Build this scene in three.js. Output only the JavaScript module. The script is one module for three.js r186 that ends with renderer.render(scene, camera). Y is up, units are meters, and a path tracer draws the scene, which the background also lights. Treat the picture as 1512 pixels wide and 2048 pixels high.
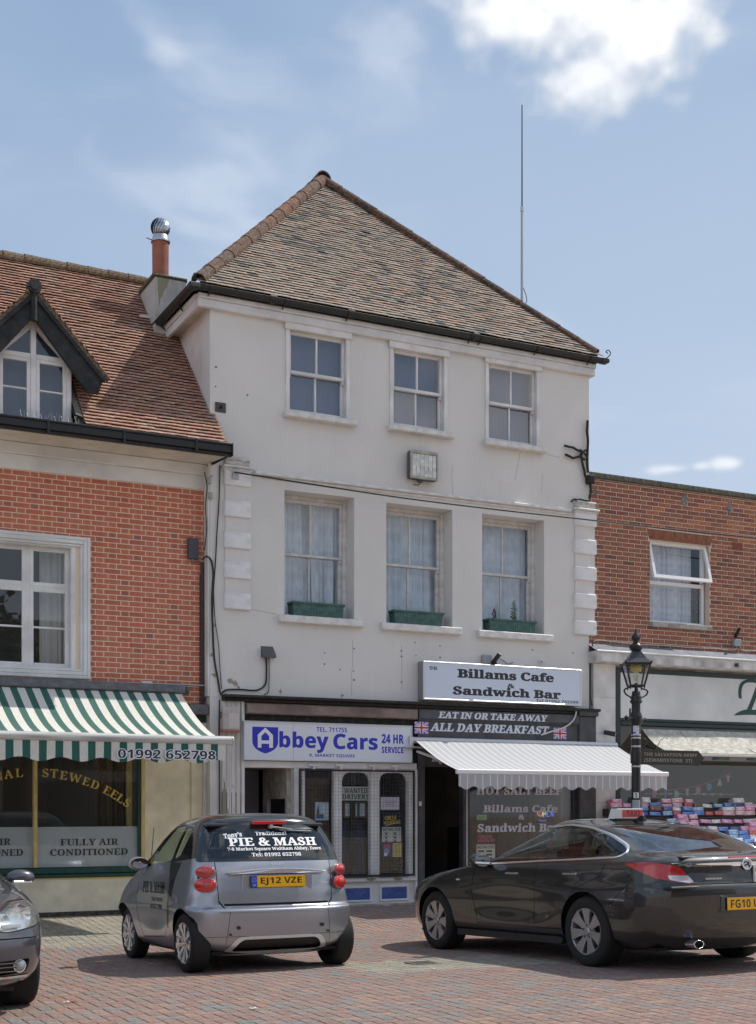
import * as THREE from 'three';
import { mergeGeometries } from 'three/addons/utils/BufferGeometryUtils.js';
import { RoundedBoxGeometry } from 'three/addons/geometries/RoundedBoxGeometry.js';

// ---------------------------------------------------------------- camera
// World: x runs along the row of shop fronts, y is up, z points out of the fronts into the square. Metres.
const W0 = 1512, H0 = 2048, F = 2650, CX = 756, HY = 1615;
const AL = Math.atan(F / 5290), SA = Math.sin(AL), CA = Math.cos(AL);
const EYE = new THREE.Vector3(-5.92, 1.39, 16.83);
const scene = new THREE.Scene();
const camera = new THREE.PerspectiveCamera(2 * Math.atan(HY / F) * 180 / Math.PI, W0 / (2 * HY), 0.1, 400);
camera.position.copy(EYE);
camera.lookAt(EYE.x + SA, EYE.y, EYE.z - CA);
camera.setViewOffset(W0, 2 * HY, 0, 0, W0, H0);      // a level camera with a risen lens
camera.updateProjectionMatrix();

// ---------------------------------------------------------------- sun, exposure
const SUN = new THREE.Vector3(0.56, 0.82, 0.012).normalize();
const sun = new THREE.DirectionalLight(new THREE.Color(1, 0.955, 0.87), 3.3);
sun.position.copy(SUN).multiplyScalar(60); sun.castShadow = true; sun.shadow.radius = 1;
sun.shadow.mapSize.set(2048, 2048);
Object.assign(sun.shadow.camera, { left: -25, right: 25, top: 25, bottom: -25, near: 1, far: 140 });
scene.add(sun); scene.add(sun.target);
const renderer = new THREE.WebGLRenderer({ antialias: true });
renderer.shadowMap.enabled = true;
renderer.toneMapping = THREE.LinearToneMapping;
renderer.toneMappingExposure = 1.15;

// ---------------------------------------------------------------- random and noise
let seed = 1234567;
const rnd = () => { seed = (Math.imul(seed, 1664525) + 1013904223) >>> 0; return seed / 4294967296; };
const rr = (a, b) => a + (b - a) * rnd();
const hsh = (x, y, s) => { let h = Math.imul(x | 0, 374761393) ^ Math.imul(y | 0, 668265263) ^ Math.imul(s | 0, 2246822519); h = Math.imul(h ^ (h >>> 13), 1274126177); return ((h ^ (h >>> 16)) >>> 0) / 4294967296; };
const sm = (t) => t * t * (3 - 2 * t);
function vnoise(x, y, s, px = 0, py = 0) {
  const xi = Math.floor(x), yi = Math.floor(y), fx = sm(x - xi), fy = sm(y - yi);
  const w = (a, p) => p ? ((a % p) + p) % p : a;
  const a = hsh(w(xi, px), w(yi, py), s), b = hsh(w(xi + 1, px), w(yi, py), s), c = hsh(w(xi, px), w(yi + 1, py), s), d = hsh(w(xi + 1, px), w(yi + 1, py), s);
  return a + (b - a) * fx + (c - a) * fy + (a - b - c + d) * fx * fy;
}
function fbm(x, y, s, oct = 5, px = 0, py = 0) {
  let v = 0, a = 0.5, n = 0;
  for (let o = 0; o < oct; o++) { v += a * vnoise(x, y, s + o * 17, px, py); n += a; a *= 0.5; x *= 2; y *= 2; px *= 2; py *= 2; }
  return v / n;
}
const clamp = (v, a = 0, b = 1) => Math.min(b, Math.max(a, v));
const sstep = (a, b, v) => sm(clamp((v - a) / (b - a)));
const lerp = (a, b, t) => a + (b - a) * t;
const lin = (c) => { c /= 255; return c <= 0.04045 ? c / 12.92 : ((c + 0.055) / 1.055) ** 2.4; };

// ---------------------------------------------------------------- sky: blue summer air, thin high streaks and a few fair-weather clouds
{
  const W = 3072, H = 1536, d = new Float32Array(W * H * 4);
  const az0 = Math.atan2(-CA, SA);                       // azimuth of the view
  const D2 = 180 / Math.PI;
  const puffs = [[8.8, 30.9, 4.7, 2.7, 0.97], [11.6, 30.1, 2.7, 2.2, 0.93], [6.0, 31.1, 2.9, 1.8, 0.85], [9.3, 28.7, 2.6, 1.5, 0.8], [12.5, 14.0, 0.95, 0.2, 0.55], [13.7, 14.05, 0.5, 0.17, 0.5], [14.8, 14.1, 0.75, 0.26, 0.6], [0.4, 30.0, 2.2, 1.6, 0.2], [-9.0, 29.4, 1.2, 0.6, 0.16]];
  const dirs = [];
  for (let y = 0; y < H; y++) {
    const el = ((y + 0.5) / H - 0.5) * 180, up = Math.max(0, el);
    const k = Math.exp(-up / 13), k2 = Math.exp(-up / 42);
    for (let x = 0; x < W; x++) {
      const i = (y * W + x) * 4;
      let az = (((x + 0.5) / W - 0.5) * 2 * Math.PI - az0) * D2; az = ((az + 540) % 360) - 180;     // degrees to the right of the view
      let r = 0.145 + 0.16 * k2 + 0.27 * k, g = 0.245 + 0.18 * k2 + 0.215 * k, b = 0.435 + 0.175 * k2 + 0.14 * k;
      const toSun = sstep(-60, 75, az) * (1 - sstep(75, 210, az)) ;
      r *= 1 + 0.30 * toSun; g *= 1 + 0.25 * toSun; b *= 1 + 0.16 * toSun;
      if (el > -1) {
        const P = (el + 4) / 57, ca = az / D2 / Math.max(P, 0.12), wx = az / 6, wy = el / 2.2;
        // thin streaks
        const warp = fbm(az / 9, el / 6, 5, 3, 40, 0) - 0.5;
        const px1 = az / 7.2 + warp * 2.2, py1 = el / 2.6 + warp * 1.6 + az * 0.05;
        let a = 0.36 * sstep(0.48, 0.9, fbm(px1, py1, 11, 6)) * (0.4 + 0.9 * sstep(0.35, 0.7, fbm(az / 16, el / 9, 61, 3)));
        a += 0.13 * sstep(0.45, 0.8, fbm(az / 22, el / 8, 31, 4));
        // fair-weather clouds named above, with a ragged edge
        let c = 0, lum = 0;
        for (const [pa, pe, ra, re, st] of puffs) {
          const q = Math.hypot((az - pa) / ra, (el - pe) / re);
          if (q < 1.6) { const e = 1.08 - q + (fbm(az / 1.3, el / 0.95, 71, 7) - 0.5) * 1.35; const v = st * sstep(-0.2, 0.85, e); if (v > c) { c = v; lum = sstep(0.0, 1.1, e); } }
        }
        // the same kind of cloud scattered over the rest of the sky
        const far = sstep(19, 34, Math.abs(az)) + sstep(40, 50, el) * (1 - sstep(19, 34, Math.abs(az)));
        if (far > 0 && el > 3) {
          const n = fbm(az / 19 + 7, el / 9.5, 91, 6), v = far * 0.92 * sstep(0.53, 0.66, n) * sstep(3, 14, el);
          if (v > c) { c = v; lum = sstep(0.5, 0.75, n); }
        }
        r = lerp(r, 0.72, a); g = lerp(g, 0.78, a); b = lerp(b, 0.86, a);
        const l = 0.80 + 0.19 * lum; r = lerp(r, l, c); g = lerp(g, l * 1.003, c); b = lerp(b, l * 1.02, c);
      }
      d[i] = r; d[i + 1] = g; d[i + 2] = b; d[i + 3] = 1;
    }
  }
  const t = new THREE.DataTexture(d, W, H, THREE.RGBAFormat, THREE.FloatType);
  t.mapping = THREE.EquirectangularReflectionMapping; t.magFilter = t.minFilter = THREE.LinearFilter; t.needsUpdate = true;
  scene.background = t; scene.environment = t;
}

// ---------------------------------------------------------------- photo pixel -> point: a pixel gives a direction, the plane z gives the distance
const kx = (px) => { const t = (px - CX) / F; return (SA + t * CA) / (CA - t * SA); };
const U = (px, z = 0) => EYE.x + (EYE.z - z) * kx(px);
const Y = (px, py, z = 0) => EYE.y + (HY - py) / F * (EYE.z - z) / (CA - (px - CX) / F * SA);
const ZU = (px, u) => EYE.z - (u - EYE.x) / kx(px);        // the z at which a thing at x = u shows in column px
const toPx = (x, y, z) => { const dx = x - EYE.x, dz = EYE.z - z, d = dx * SA + dz * CA; return [CX + F * (dx * CA - dz * SA) / d, HY - F * (y - EYE.y) / d, d]; };
const Uy = (px, y0) => 0;

// ---------------------------------------------------------------- textures and materials
function tex(w, h, fn, srgb = true) {
  const d = new Uint8Array(w * h * 4);
  for (let y = 0; y < h; y++) for (let x = 0; x < w; x++) { const c = fn(x, y), i = (y * w + x) * 4; d[i] = c[0]; d[i + 1] = c[1]; d[i + 2] = c[2]; d[i + 3] = c[3] ?? 255; }
  const t = new THREE.DataTexture(d, w, h); t.wrapS = t.wrapT = THREE.RepeatWrapping; t.magFilter = THREE.LinearFilter; t.minFilter = THREE.LinearMipmapLinearFilter; t.generateMipmaps = true;
  if (srgb) t.colorSpace = THREE.SRGBColorSpace; t.needsUpdate = true; return t;
}
const rep = (t, sx, sy = sx) => { const c = t.clone(); c.repeat.set(1 / sx, 1 / sy); c.needsUpdate = true; return c; };
const grey = (v) => { v = clamp(v * 255, 0, 255); return [v, v, v]; };
const N1 = tex(512, 512, (x, y) => grey(fbm(x / 16, y / 16, 3, 5, 32, 32)), false);
const N2 = tex(512, 512, (x, y) => grey(0.55 * fbm(x / 64, y / 64, 9, 6, 8, 8) + 0.45 * hsh(x, y, 4)), false);
const mottle = (lo, hi, s = 8) => tex(512, 512, (x, y) => { const v = lerp(lo, hi, clamp(0.5 + 1.5 * (fbm(x / (512 / s), y / (512 / s), 21, 6, s, s) - 0.5) + 0.18 * (hsh(x, y, 8) - 0.5))) * 255; return [v, v, v]; });
const MOT = mottle(0.72, 1.0), MOTs = mottle(0.86, 1.0, 6), MOTd = mottle(0.45, 1.0, 10);
const mat = (c, rough = 0.8, o = {}) => new THREE.MeshStandardMaterial({ color: Array.isArray(c) ? new THREE.Color().setRGB(...c) : new THREE.Color(c), roughness: rough, ...o });
const phys = (c, rough, o = {}) => new THREE.MeshPhysicalMaterial({ color: Array.isArray(c) ? new THREE.Color().setRGB(...c) : new THREE.Color(c), roughness: rough, ...o });
const bump = (t, s, b) => ({ bumpMap: rep(t, s), bumpScale: b });
const DS = { side: THREE.DoubleSide };
const paint = (c, rough = 0.5, m = MOTs, ms = 1.3) => mat(c, rough, { map: rep(m, ms), ...bump(N1, 0.35, 0.0012) });
const M = {
  white: paint([0.78, 0.78, 0.78]), whiteDirty: paint([0.80, 0.79, 0.77], 0.6, MOTs, 2.2), cream: paint([0.86, 0.77, 0.53], 0.6), soffit: paint([0.74, 0.68, 0.57], 0.6),
  sash: paint([0.82, 0.81, 0.80], 0.45), sashOld: paint([0.76, 0.745, 0.72], 0.6, MOTs, 0.4), upvc: mat([0.82, 0.82, 0.82], 0.25),
  quoin: mat([0.84, 0.84, 0.85], 0.6, { map: rep(MOTs, 3) }), band: paint([0.79, 0.77, 0.745], 0.6, MOTs, 0.5),
  black: mat([0.012, 0.012, 0.013], 0.5), blackMatt: mat([0.02, 0.02, 0.02], 0.8), gutter: mat([0.016, 0.018, 0.018], 0.5, bump(N1, 0.4, 0.002)), bargeBlack: mat([0.035, 0.037, 0.042], 0.7, { map: rep(MOTd, 0.9), ...bump(N2, 0.5, 0.004) }),
  dark: mat([0.06, 0.055, 0.05], 0.9), room: mat([0.16, 0.155, 0.15], 0.9), roomWall: mat([0.24, 0.22, 0.19], 0.9, { map: rep(MOT, 2) }),
  green: paint([0.012, 0.075, 0.06], 0.4, MOT, 0.7), greenDark: mat([0.018, 0.035, 0.035], 0.5),
  charcoal: paint([0.075, 0.078, 0.088], 0.55, MOT, 0.9), charcoalLt: paint([0.10, 0.105, 0.115], 0.55, MOT, 0.9),
  lead: mat([0.17, 0.175, 0.19], 0.55, { map: rep(MOT, 0.5), ...bump(N1, 0.5, 0.006) }), leadBlue: mat([0.22, 0.25, 0.31], 0.5, { map: rep(MOT, 0.6), ...bump(N1, 0.4, 0.004) }),
  brownBoard: paint([0.30, 0.225, 0.20], 0.7, MOT, 1.1), brownDark: mat([0.045, 0.038, 0.033], 0.8, { map: rep(MOTd, 0.5), ...bump(N2, 0.4, 0.006) }),
  alu: mat([0.62, 0.63, 0.64], 0.32, { metalness: 0.85 }), chrome: mat([0.85, 0.86, 0.88], 0.08, { metalness: 1 }), steel: mat([0.5, 0.5, 0.52], 0.35, { metalness: 0.8 }), galv: mat([0.45, 0.46, 0.47], 0.5, { metalness: 0.6 }),
  greyPlastic: mat([0.20, 0.20, 0.22], 0.5), greyBox: mat([0.32, 0.34, 0.36], 0.5), cable: mat([0.02, 0.02, 0.02], 0.6), cableWhite: mat([0.6, 0.58, 0.54], 0.6),
  concrete: mat([0.50, 0.48, 0.45], 0.85, { map: rep(MOT, 0.8), ...bump(N2, 0.6, 0.003) }), coping: mat([0.21, 0.20, 0.16], 0.95, { map: rep(MOTd, 0.35), ...bump(N2, 0.3, 0.008) }),
  terracotta: mat([0.38, 0.135, 0.08], 0.75, { map: rep(MOTs, 0.5) }), moss: mat([0.23, 0.21, 0.12], 1, { map: rep(MOTd, 0.25), ...bump(N2, 0.2, 0.01) }),
  glass: phys([1, 1, 1], 0.0, { transmission: 1, thickness: 0, ior: 1.8, ...DS }), shopGlass: phys([0.93, 0.96, 0.95], 0.0, { transmission: 1, thickness: 0, ior: 1.6, ...DS }),
  net: mat([0.52, 0.58, 0.66], 0.95, DS), blue: paint([0.055, 0.125, 0.42], 0.5, MOT, 0.4), rubber: mat([0.014, 0.014, 0.014], 0.82, bump(N1, 0.12, 0.001)),
};
M.frost = phys([0.60, 0.63, 0.66], 0.75, { transmission: 0.28, thickness: 0, ...DS });

// ---------------------------------------------------------------- geometry
class GB {                                                     // collects faces, with uv in metres
  constructor() { this.p = []; this.n = []; this.t = []; this.c = null; this.col = null; }
  color(c) { this.c ??= []; this.col = c; return this; }
  v(p, n, uv) { this.p.push(...p); this.n.push(...n); this.t.push(...uv); if (this.c) this.c.push(...this.col); }
  quad(a, b, c, d) {
    const e = [b[0] - a[0], b[1] - a[1], b[2] - a[2]], f = [d[0] - a[0], d[1] - a[1], d[2] - a[2]];
    let n = [e[1] * f[2] - e[2] * f[1], e[2] * f[0] - e[0] * f[2], e[0] * f[1] - e[1] * f[0]]; const l = Math.hypot(...n) || 1; n = n.map((q) => q / l);
    const ax = Math.abs(n[0]) > 0.6 ? 0 : Math.abs(n[1]) > 0.6 ? 1 : 2;
    const uv = (q) => ax === 0 ? [q[2], q[1]] : ax === 1 ? [q[0], q[2]] : [q[0], q[1]];
    for (const q of [a, b, c, a, c, d]) this.v(q, n, uv(q)); return this;
  }
  tri(a, b, c) { const e = [b[0] - a[0], b[1] - a[1], b[2] - a[2]], f = [c[0] - a[0], c[1] - a[1], c[2] - a[2]]; let n = [e[1] * f[2] - e[2] * f[1], e[2] * f[0] - e[0] * f[2], e[0] * f[1] - e[1] * f[0]]; const l = Math.hypot(...n) || 1; n = n.map((q) => q / l); for (const q of [a, b, c]) this.v(q, n, [q[0] + q[2], q[1]]); return this; }
  box(x0, x1, y0, y1, z0, z1, skip = '') {
    const q = (s, a, b, c, d) => { if (!skip.includes(s)) this.quad(a, b, c, d); };
    q('f', [x0, y0, z1], [x1, y0, z1], [x1, y1, z1], [x0, y1, z1]); q('b', [x1, y0, z0], [x0, y0, z0], [x0, y1, z0], [x1, y1, z0]);
    q('l', [x0, y0, z0], [x0, y0, z1], [x0, y1, z1], [x0, y1, z0]); q('r', [x1, y0, z1], [x1, y0, z0], [x1, y1, z0], [x1, y1, z1]);
    q('t', [x0, y1, z1], [x1, y1, z1], [x1, y1, z0], [x0, y1, z0]); q('d', [x0, y0, z0], [x1, y0, z0], [x1, y0, z1], [x0, y0, z1]);
    return this;
  }
  cbox(x0, x1, y0, y1, z0, z1, b = 0.006) {                    // box with chamfered edges on its front
    b = Math.min(b, (x1 - x0) * 0.4, (y1 - y0) * 0.4, (z1 - z0) * 0.9);
    const zf = z1 - b, A = [x0, y0], B = [x1, y0], C = [x1, y1], D = [x0, y1], a = [x0 + b, y0 + b], bb = [x1 - b, y0 + b], c = [x1 - b, y1 - b], d = [x0 + b, y1 - b];
    this.box(x0, x1, y0, y1, z0, zf, 'f'); this.quad([...a, z1], [...bb, z1], [...c, z1], [...d, z1]);
    for (const [P, Q, p, q] of [[A, B, a, bb], [B, C, bb, c], [C, D, c, d], [D, A, d, a]]) this.quad([...P, zf], [...Q, zf], [...q, z1], [...p, z1]);
    return this;
  }
  add(g) { g = g.index ? g.toNonIndexed() : g; const P = g.attributes.position, Nn = g.attributes.normal, T = g.attributes.uv; for (let i = 0; i < P.count; i++) this.v([P.getX(i), P.getY(i), P.getZ(i)], [Nn.getX(i), Nn.getY(i), Nn.getZ(i)], T ? [T.getX(i), T.getY(i)] : [0, 0]); return this; }
  geo() { const g = new THREE.BufferGeometry(); g.setAttribute('position', new THREE.Float32BufferAttribute(this.p, 3)); g.setAttribute('normal', new THREE.Float32BufferAttribute(this.n, 3)); g.setAttribute('uv', new THREE.Float32BufferAttribute(this.t, 2)); if (this.c) g.setAttribute('color', new THREE.Float32BufferAttribute(this.c, 3)); return g; }
}
const V = (x, y, z) => new THREE.Vector3(x, y, z);
const box = (...a) => new GB().box(...a).geo();
const cbox = (...a) => new GB().cbox(...a).geo();
const boxes = (list, ch = 0) => { const g = new GB(); for (const b of list) ch ? g.cbox(...b, ch) : g.box(...b); return g.geo(); };
const rbox = (x0, x1, y0, y1, z0, z1, r = 0.02, s = 3) => new RoundedBoxGeometry(x1 - x0, y1 - y0, z1 - z0, s, r).translate((x0 + x1) / 2, (y0 + y1) / 2, (z0 + z1) / 2);
const tube = (pts, r, seg = 6, closed = false, smooth = true) => {
  const P = pts.map((p) => Array.isArray(p) ? V(...p) : p);
  if (smooth && P.length > 2) return new THREE.TubeGeometry(new THREE.CatmullRomCurve3(P, closed, 'centripetal'), P.length * 5, r, seg, closed);
  const gs = []; for (let i = 0; i + 1 < P.length; i++) gs.push(rod(P[i], P[i + 1], r, r, seg)); return join(gs);
};
function rod(a, b, r0, r1 = r0, seg = 8) { a = Array.isArray(a) ? V(...a) : a; b = Array.isArray(b) ? V(...b) : b; const d = b.clone().sub(a), g = new THREE.CylinderGeometry(r1, r0, d.length(), seg); g.applyQuaternion(new THREE.Quaternion().setFromUnitVectors(V(0, 1, 0), d.clone().normalize())); const m = a.clone().add(b).multiplyScalar(0.5); return g.translate(m.x, m.y, m.z); }
const join = (gs) => mergeGeometries(gs.map((g) => { g = g.index ? g.toNonIndexed() : g; for (const k of Object.keys(g.attributes)) if (!['position', 'normal', 'uv'].includes(k)) g.deleteAttribute(k); return g; }));
const lathe = (pts, seg = 24) => new THREE.LatheGeometry(pts.map(([r, y]) => new THREE.Vector2(r, y)), seg);
function plate(x0, x1, y0, y1, z) { return new GB().quad([x0, y0, z], [x1, y0, z], [x1, y1, z], [x0, y1, z]).geo(); }
function card(x0, x1, y0, y1, z) { const g = plate(x0, x1, y0, y1, z), t = g.attributes.uv; for (let i = 0; i < t.count; i++) t.setXY(i, (t.getX(i) - x0) / (x1 - x0), (t.getY(i) - y0) / (y1 - y0)); return g; }
function extrude(pts, depth, bev = 0) { const s = new THREE.Shape(pts.map(([x, y]) => new THREE.Vector2(x, y))); return new THREE.ExtrudeGeometry(s, { depth, bevelEnabled: bev > 0, bevelSize: bev, bevelThickness: bev, bevelSegments: 2, curveSegments: 10 }); }
// canvas print
function print(w, h, draw, o = {}) {
  const c = document.createElement('canvas'); c.width = w; c.height = h; const x = c.getContext('2d'); draw(x, w, h);
  const t = new THREE.CanvasTexture(c); t.colorSpace = THREE.SRGBColorSpace; t.anisotropy = 8; return t;
}
function fitText(x, s, cx, cy, w, h, font, o = {}) {            // a line of text drawn to fill a box of w by h
  x.save(); x.font = font.replace('$', '100'); x.textAlign = 'center'; x.textBaseline = 'alphabetic';
  const m = x.measureText(s), a = m.actualBoundingBoxAscent, d = m.actualBoundingBoxDescent, tw = m.actualBoundingBoxLeft + m.actualBoundingBoxRight || m.width;
  x.translate(cx, cy); if (o.rot) x.rotate(o.rot); x.transform(1, 0, o.skew || 0, 1, 0, 0); x.scale(w / tw, h / (o.cap ? a : a + d)); x.translate((m.actualBoundingBoxLeft - m.actualBoundingBoxRight) / 2, o.cap ? a / 2 : (a - d) / 2);
  if (o.stroke) { x.lineWidth = o.sw || 6; x.lineJoin = 'round'; x.strokeStyle = o.stroke; x.strokeText(s, 0, 0); }
  if (o.fill) { x.fillStyle = o.fill; x.fillText(s, 0, 0); } x.restore();
}

// ---------------------------------------------------------------- things and parts
const used = {};
const numbered = (n) => { used[n] = (used[n] ?? -1) + 1; return used[n] ? `${n}_${String(used[n]).padStart(3, '0')}` : n; };
const todo = [];
function shade(o) { o.castShadow = o.receiveShadow = true; return o; }
function part(name, g, m, parent, label) { const o = shade(new THREE.Mesh(g, m)); o.name = name; if (label) o.userData.label = label; parent.add(o); return o; }
function thing(name, label, category, group) { const o = new THREE.Group(); o.name = numbered(name); o.userData = { label, category }; if (group) o.userData.group = group; scene.add(o); todo.push(o); return o; }
function solo(name, g, m, label, category, group) { const o = shade(new THREE.Mesh(g, m)); o.name = numbered(name); o.userData = { label, category }; if (group) o.userData.group = group; scene.add(o); todo.push(o); return o; }
function struct(name, g, m) { const o = shade(new THREE.Mesh(g, m)); o.name = numbered(name); o.userData = { kind: 'structure', label: name.replace(/_/g, ' ') }; scene.add(o); return o; }
function holder(name, parent, label) { const o = new THREE.Group(); o.name = name; if (label) o.userData.label = label; parent.add(o); return o; }
function settle() {                                            // each thing's own origin at its base
  scene.updateMatrixWorld(true);
  for (const o of todo) {
    if (o.position.lengthSq() || o.userData.fixed) { delete o.userData.fixed; continue; }
    const b = new THREE.Box3().setFromObject(o); if (b.isEmpty()) continue;
    const c = V((b.min.x + b.max.x) / 2, b.min.y, (b.min.z + b.max.z) / 2);
    if (o.isMesh) { o.geometry = o.geometry.clone(); o.geometry.translate(-c.x, -c.y, -c.z); } else for (const k of o.children) k.position.sub(c);
    o.position.copy(c);
  }
}
// many alike pieces: the 300 that show largest as meshes of their own, the rest joined
function pieces(name, list, mats, colors, parent, restMat, most = 300) {
  // list: { g: geometry maker key, geo, pos:[x,y,z], rot?, c: colour index }
  const inFrame = (p) => { const [x, y, d] = toPx(...p); return d > 0.5 && x > -15 && x < 1527 && y > -15 && y < 2063; };
  for (const it of list) { const q = it.at || it.pos; it.w = (inFrame(q) && !it.hid ? 1 : 0.001) * it.size / toPx(...q)[2] ** 2; }
  const order = [...list].sort((a, b) => b.w - a.w), rest = new GB();
  order.forEach((it, i) => {
    if (i < most && it.w > 0) { const o = shade(new THREE.Mesh(it.geo, mats[it.c])); o.name = i ? `${name}_${String(i).padStart(3, '0')}` : name; o.position.set(...it.pos); if (it.rot) o.rotation.set(...it.rot); parent.add(o); }
    else { const g = it.geo.clone(); if (it.rot) g.applyMatrix4(new THREE.Matrix4().makeRotationFromEuler(new THREE.Euler(...it.rot))); g.translate(...it.pos); rest.color(colors[it.c]); rest.add(g); }
  });
  if (order.length > most) { const o = part(name.replace(/s?$/, '') + '_mass', rest.geo(), restMat, parent); o.userData.kind = 'stuff'; }
}

// ================================================================ ground
const GP = [[-40, 0.0], [-0.5, 0.0], [0.0, 0.0], [1.3, -0.068], [2.5, -0.135], [3.2, -0.146], [4.4, -0.128], [5.5, -0.078], [7.1, -0.022], [9, 0.0], [12, 0.0], [150, 0.0]];
function G(z) { let i = 0; while (i < GP.length - 2 && GP[i + 1][0] < z) i++; const [a, ya] = GP[i], [b, yb] = GP[i + 1]; return lerp(ya, yb, sm(clamp((z - a) / (b - a))) * 0.5 + clamp((z - a) / (b - a)) * 0.5); }
const slope = (z) => (G(z + 0.1) - G(z - 0.1)) / 0.2;
{
  const g = new GB(), zs = [-60, -20, -8]; for (let z = -4; z < 12; z += 0.2) zs.push(z); zs.push(20, 40, 80, 150);
  for (let i = 0; i + 1 < zs.length; i++) for (const [a, b] of [[-150, -30], [-30, -9], [-9, 9], [9, 30], [30, 150]]) g.quad([a, G(zs[i]) - 0.006, zs[i]], [a, G(zs[i + 1]) - 0.006, zs[i + 1]], [b, G(zs[i + 1]) - 0.006, zs[i + 1]], [b, G(zs[i]) - 0.006, zs[i]]);
  const sand = tex(512, 512, (x, y) => { const n = fbm(x / 40, y / 40, 77, 5, 0, 0), h = hsh(x, y, 5); const k = 0.75 + 0.5 * n + 0.3 * (h - 0.5); return [176 * k, 156 * k, 138 * k]; });
  const gr = struct('ground', g.geo(), mat([1, 1, 1], 0.95, { map: rep(sand, 1.4), ...bump(N2, 0.5, 0.004) }));
  gr.userData.label = 'block paved market square';
  // blocks: herringbone, red brown and grey; a buff footway before the left shop and a buff panel between the bays
  const cols = [[0.395, 0.255, 0.21], [0.355, 0.25, 0.21], [0.43, 0.265, 0.21], [0.325, 0.265, 0.24], [0.31, 0.285, 0.265], [0.36, 0.23, 0.19], [0.285, 0.275, 0.27], [0.38, 0.28, 0.24], [0.44, 0.29, 0.225],
    [0.43, 0.385, 0.305], [0.40, 0.355, 0.28], [0.455, 0.41, 0.33], [0.37, 0.335, 0.28]];
  const bm = { ...bump(N2, 0.18, 0.0022), map: rep(MOT, 0.23) };
  const mats = cols.map((c) => mat(c, 0.86, bm));
  const mk = (w, l) => { const a = w / 2 - 0.0025, b = l / 2 - 0.0025, c = 0.005; const q = new GB(); q.quad([-a + c, 0, b - c], [a - c, 0, b - c], [a - c, 0, -b + c], [-a + c, 0, -b + c]);
    const o = [[-a, b], [a, b], [a, -b], [-a, -b]], n = [[-a + c, b - c], [a - c, b - c], [a - c, -b + c], [-a + c, -b + c]];
    for (let i = 0; i < 4; i++) { const j = (i + 1) % 4; q.quad([o[i][0], -0.007, o[i][1]], [o[j][0], -0.007, o[j][1]], [n[j][0], 0, n[j][1]], [n[i][0], 0, n[i][1]]); } return q.geo(); };
  const gh = mk(0.2, 0.1), gv = mk(0.1, 0.2), list = [], isBuff = (x, z) => (x < -0.75 && z < 2.45) || (z > 5.55 && z < 6.75 && x > -0.85 && x < 1.5 && (z - 5.55) * 0.6 + (x + 0.85) * 0.3 > 0.1);
  for (let i = -190; i < 190; i++) for (let j = -60; j < 60; j++) for (const o of [0, 1]) {
    const cx = (i + 2 * j) * 0.1, cz = (i - 2 * j) * 0.1, x = o ? cx + 0.05 : cx + 0.1, z = o ? cz + 0.2 : cz + 0.05;
    if (z < 0.02 || z > 10.8 || x < -7 || x > 8.5) continue;
    const [px, py] = toPx(x, G(z), z); if (px < -70 || px > 1580 || py > 2110) continue;
    const n = fbm(x * 0.8 + 30, z * 0.8, 44, 3), r = rnd(); let c;
    if (isBuff(x, z)) c = 9 + (r * 4 | 0); else { const k = r * 0.75 + n * 0.55 - 0.15; c = [2, 0, 5, 7, 1, 8, 0, 3, 1, 5, 4, 3, 6, 4][clamp(k * 14, 0, 13) | 0]; }
    list.push({ geo: o ? gv : gh, pos: [x, G(z) + rr(-0.0012, 0.0012), z], rot: [-Math.atan(slope(z)) * -1 * -1 + rr(-0.004, 0.004), rr(-0.006, 0.006), rr(-0.006, 0.006)], c, size: 1 });
  }
  pieces('paver', list, mats, cols, gr, mat([1, 1, 1], 0.86, { ...bm, vertexColors: true }));
}
// drain gratings
for (const [px, py, l] of [[846, 1927, 'square iron drain grating set in the buff paving']]) {
  let z = 6; for (let k = 0; k < 8; k++) z = EYE.z - F * (EYE.y - G(z)) / (py - HY) * (CA - (px - CX) / F * SA);
  const x = U(px, z), t = thing('drain_grating', l, 'drain', 'drain gratings'), y = G(z) + 0.004, a = 0.13;
  part('frame', boxes([[x - a, x + a, y - 0.02, y + 0.004, z - a, z - a + 0.025], [x - a, x + a, y - 0.02, y + 0.004, z + a - 0.025, z + a], [x - a, x - a + 0.025, y - 0.02, y + 0.003, z - a, z + a], [x + a - 0.025, x + a, y - 0.02, y + 0.003, z - a, z + a]]), mat([0.14, 0.12, 0.10], 0.8), t);
  for (let k = 0; k < 5; k++) part('bar', box(x - a + 0.03 + k * 0.044, x - a + 0.052 + k * 0.044, y - 0.02, y + 0.002, z - a + 0.02, z + a - 0.02), mat([0.13, 0.11, 0.09], 0.8), t);
}
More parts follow.
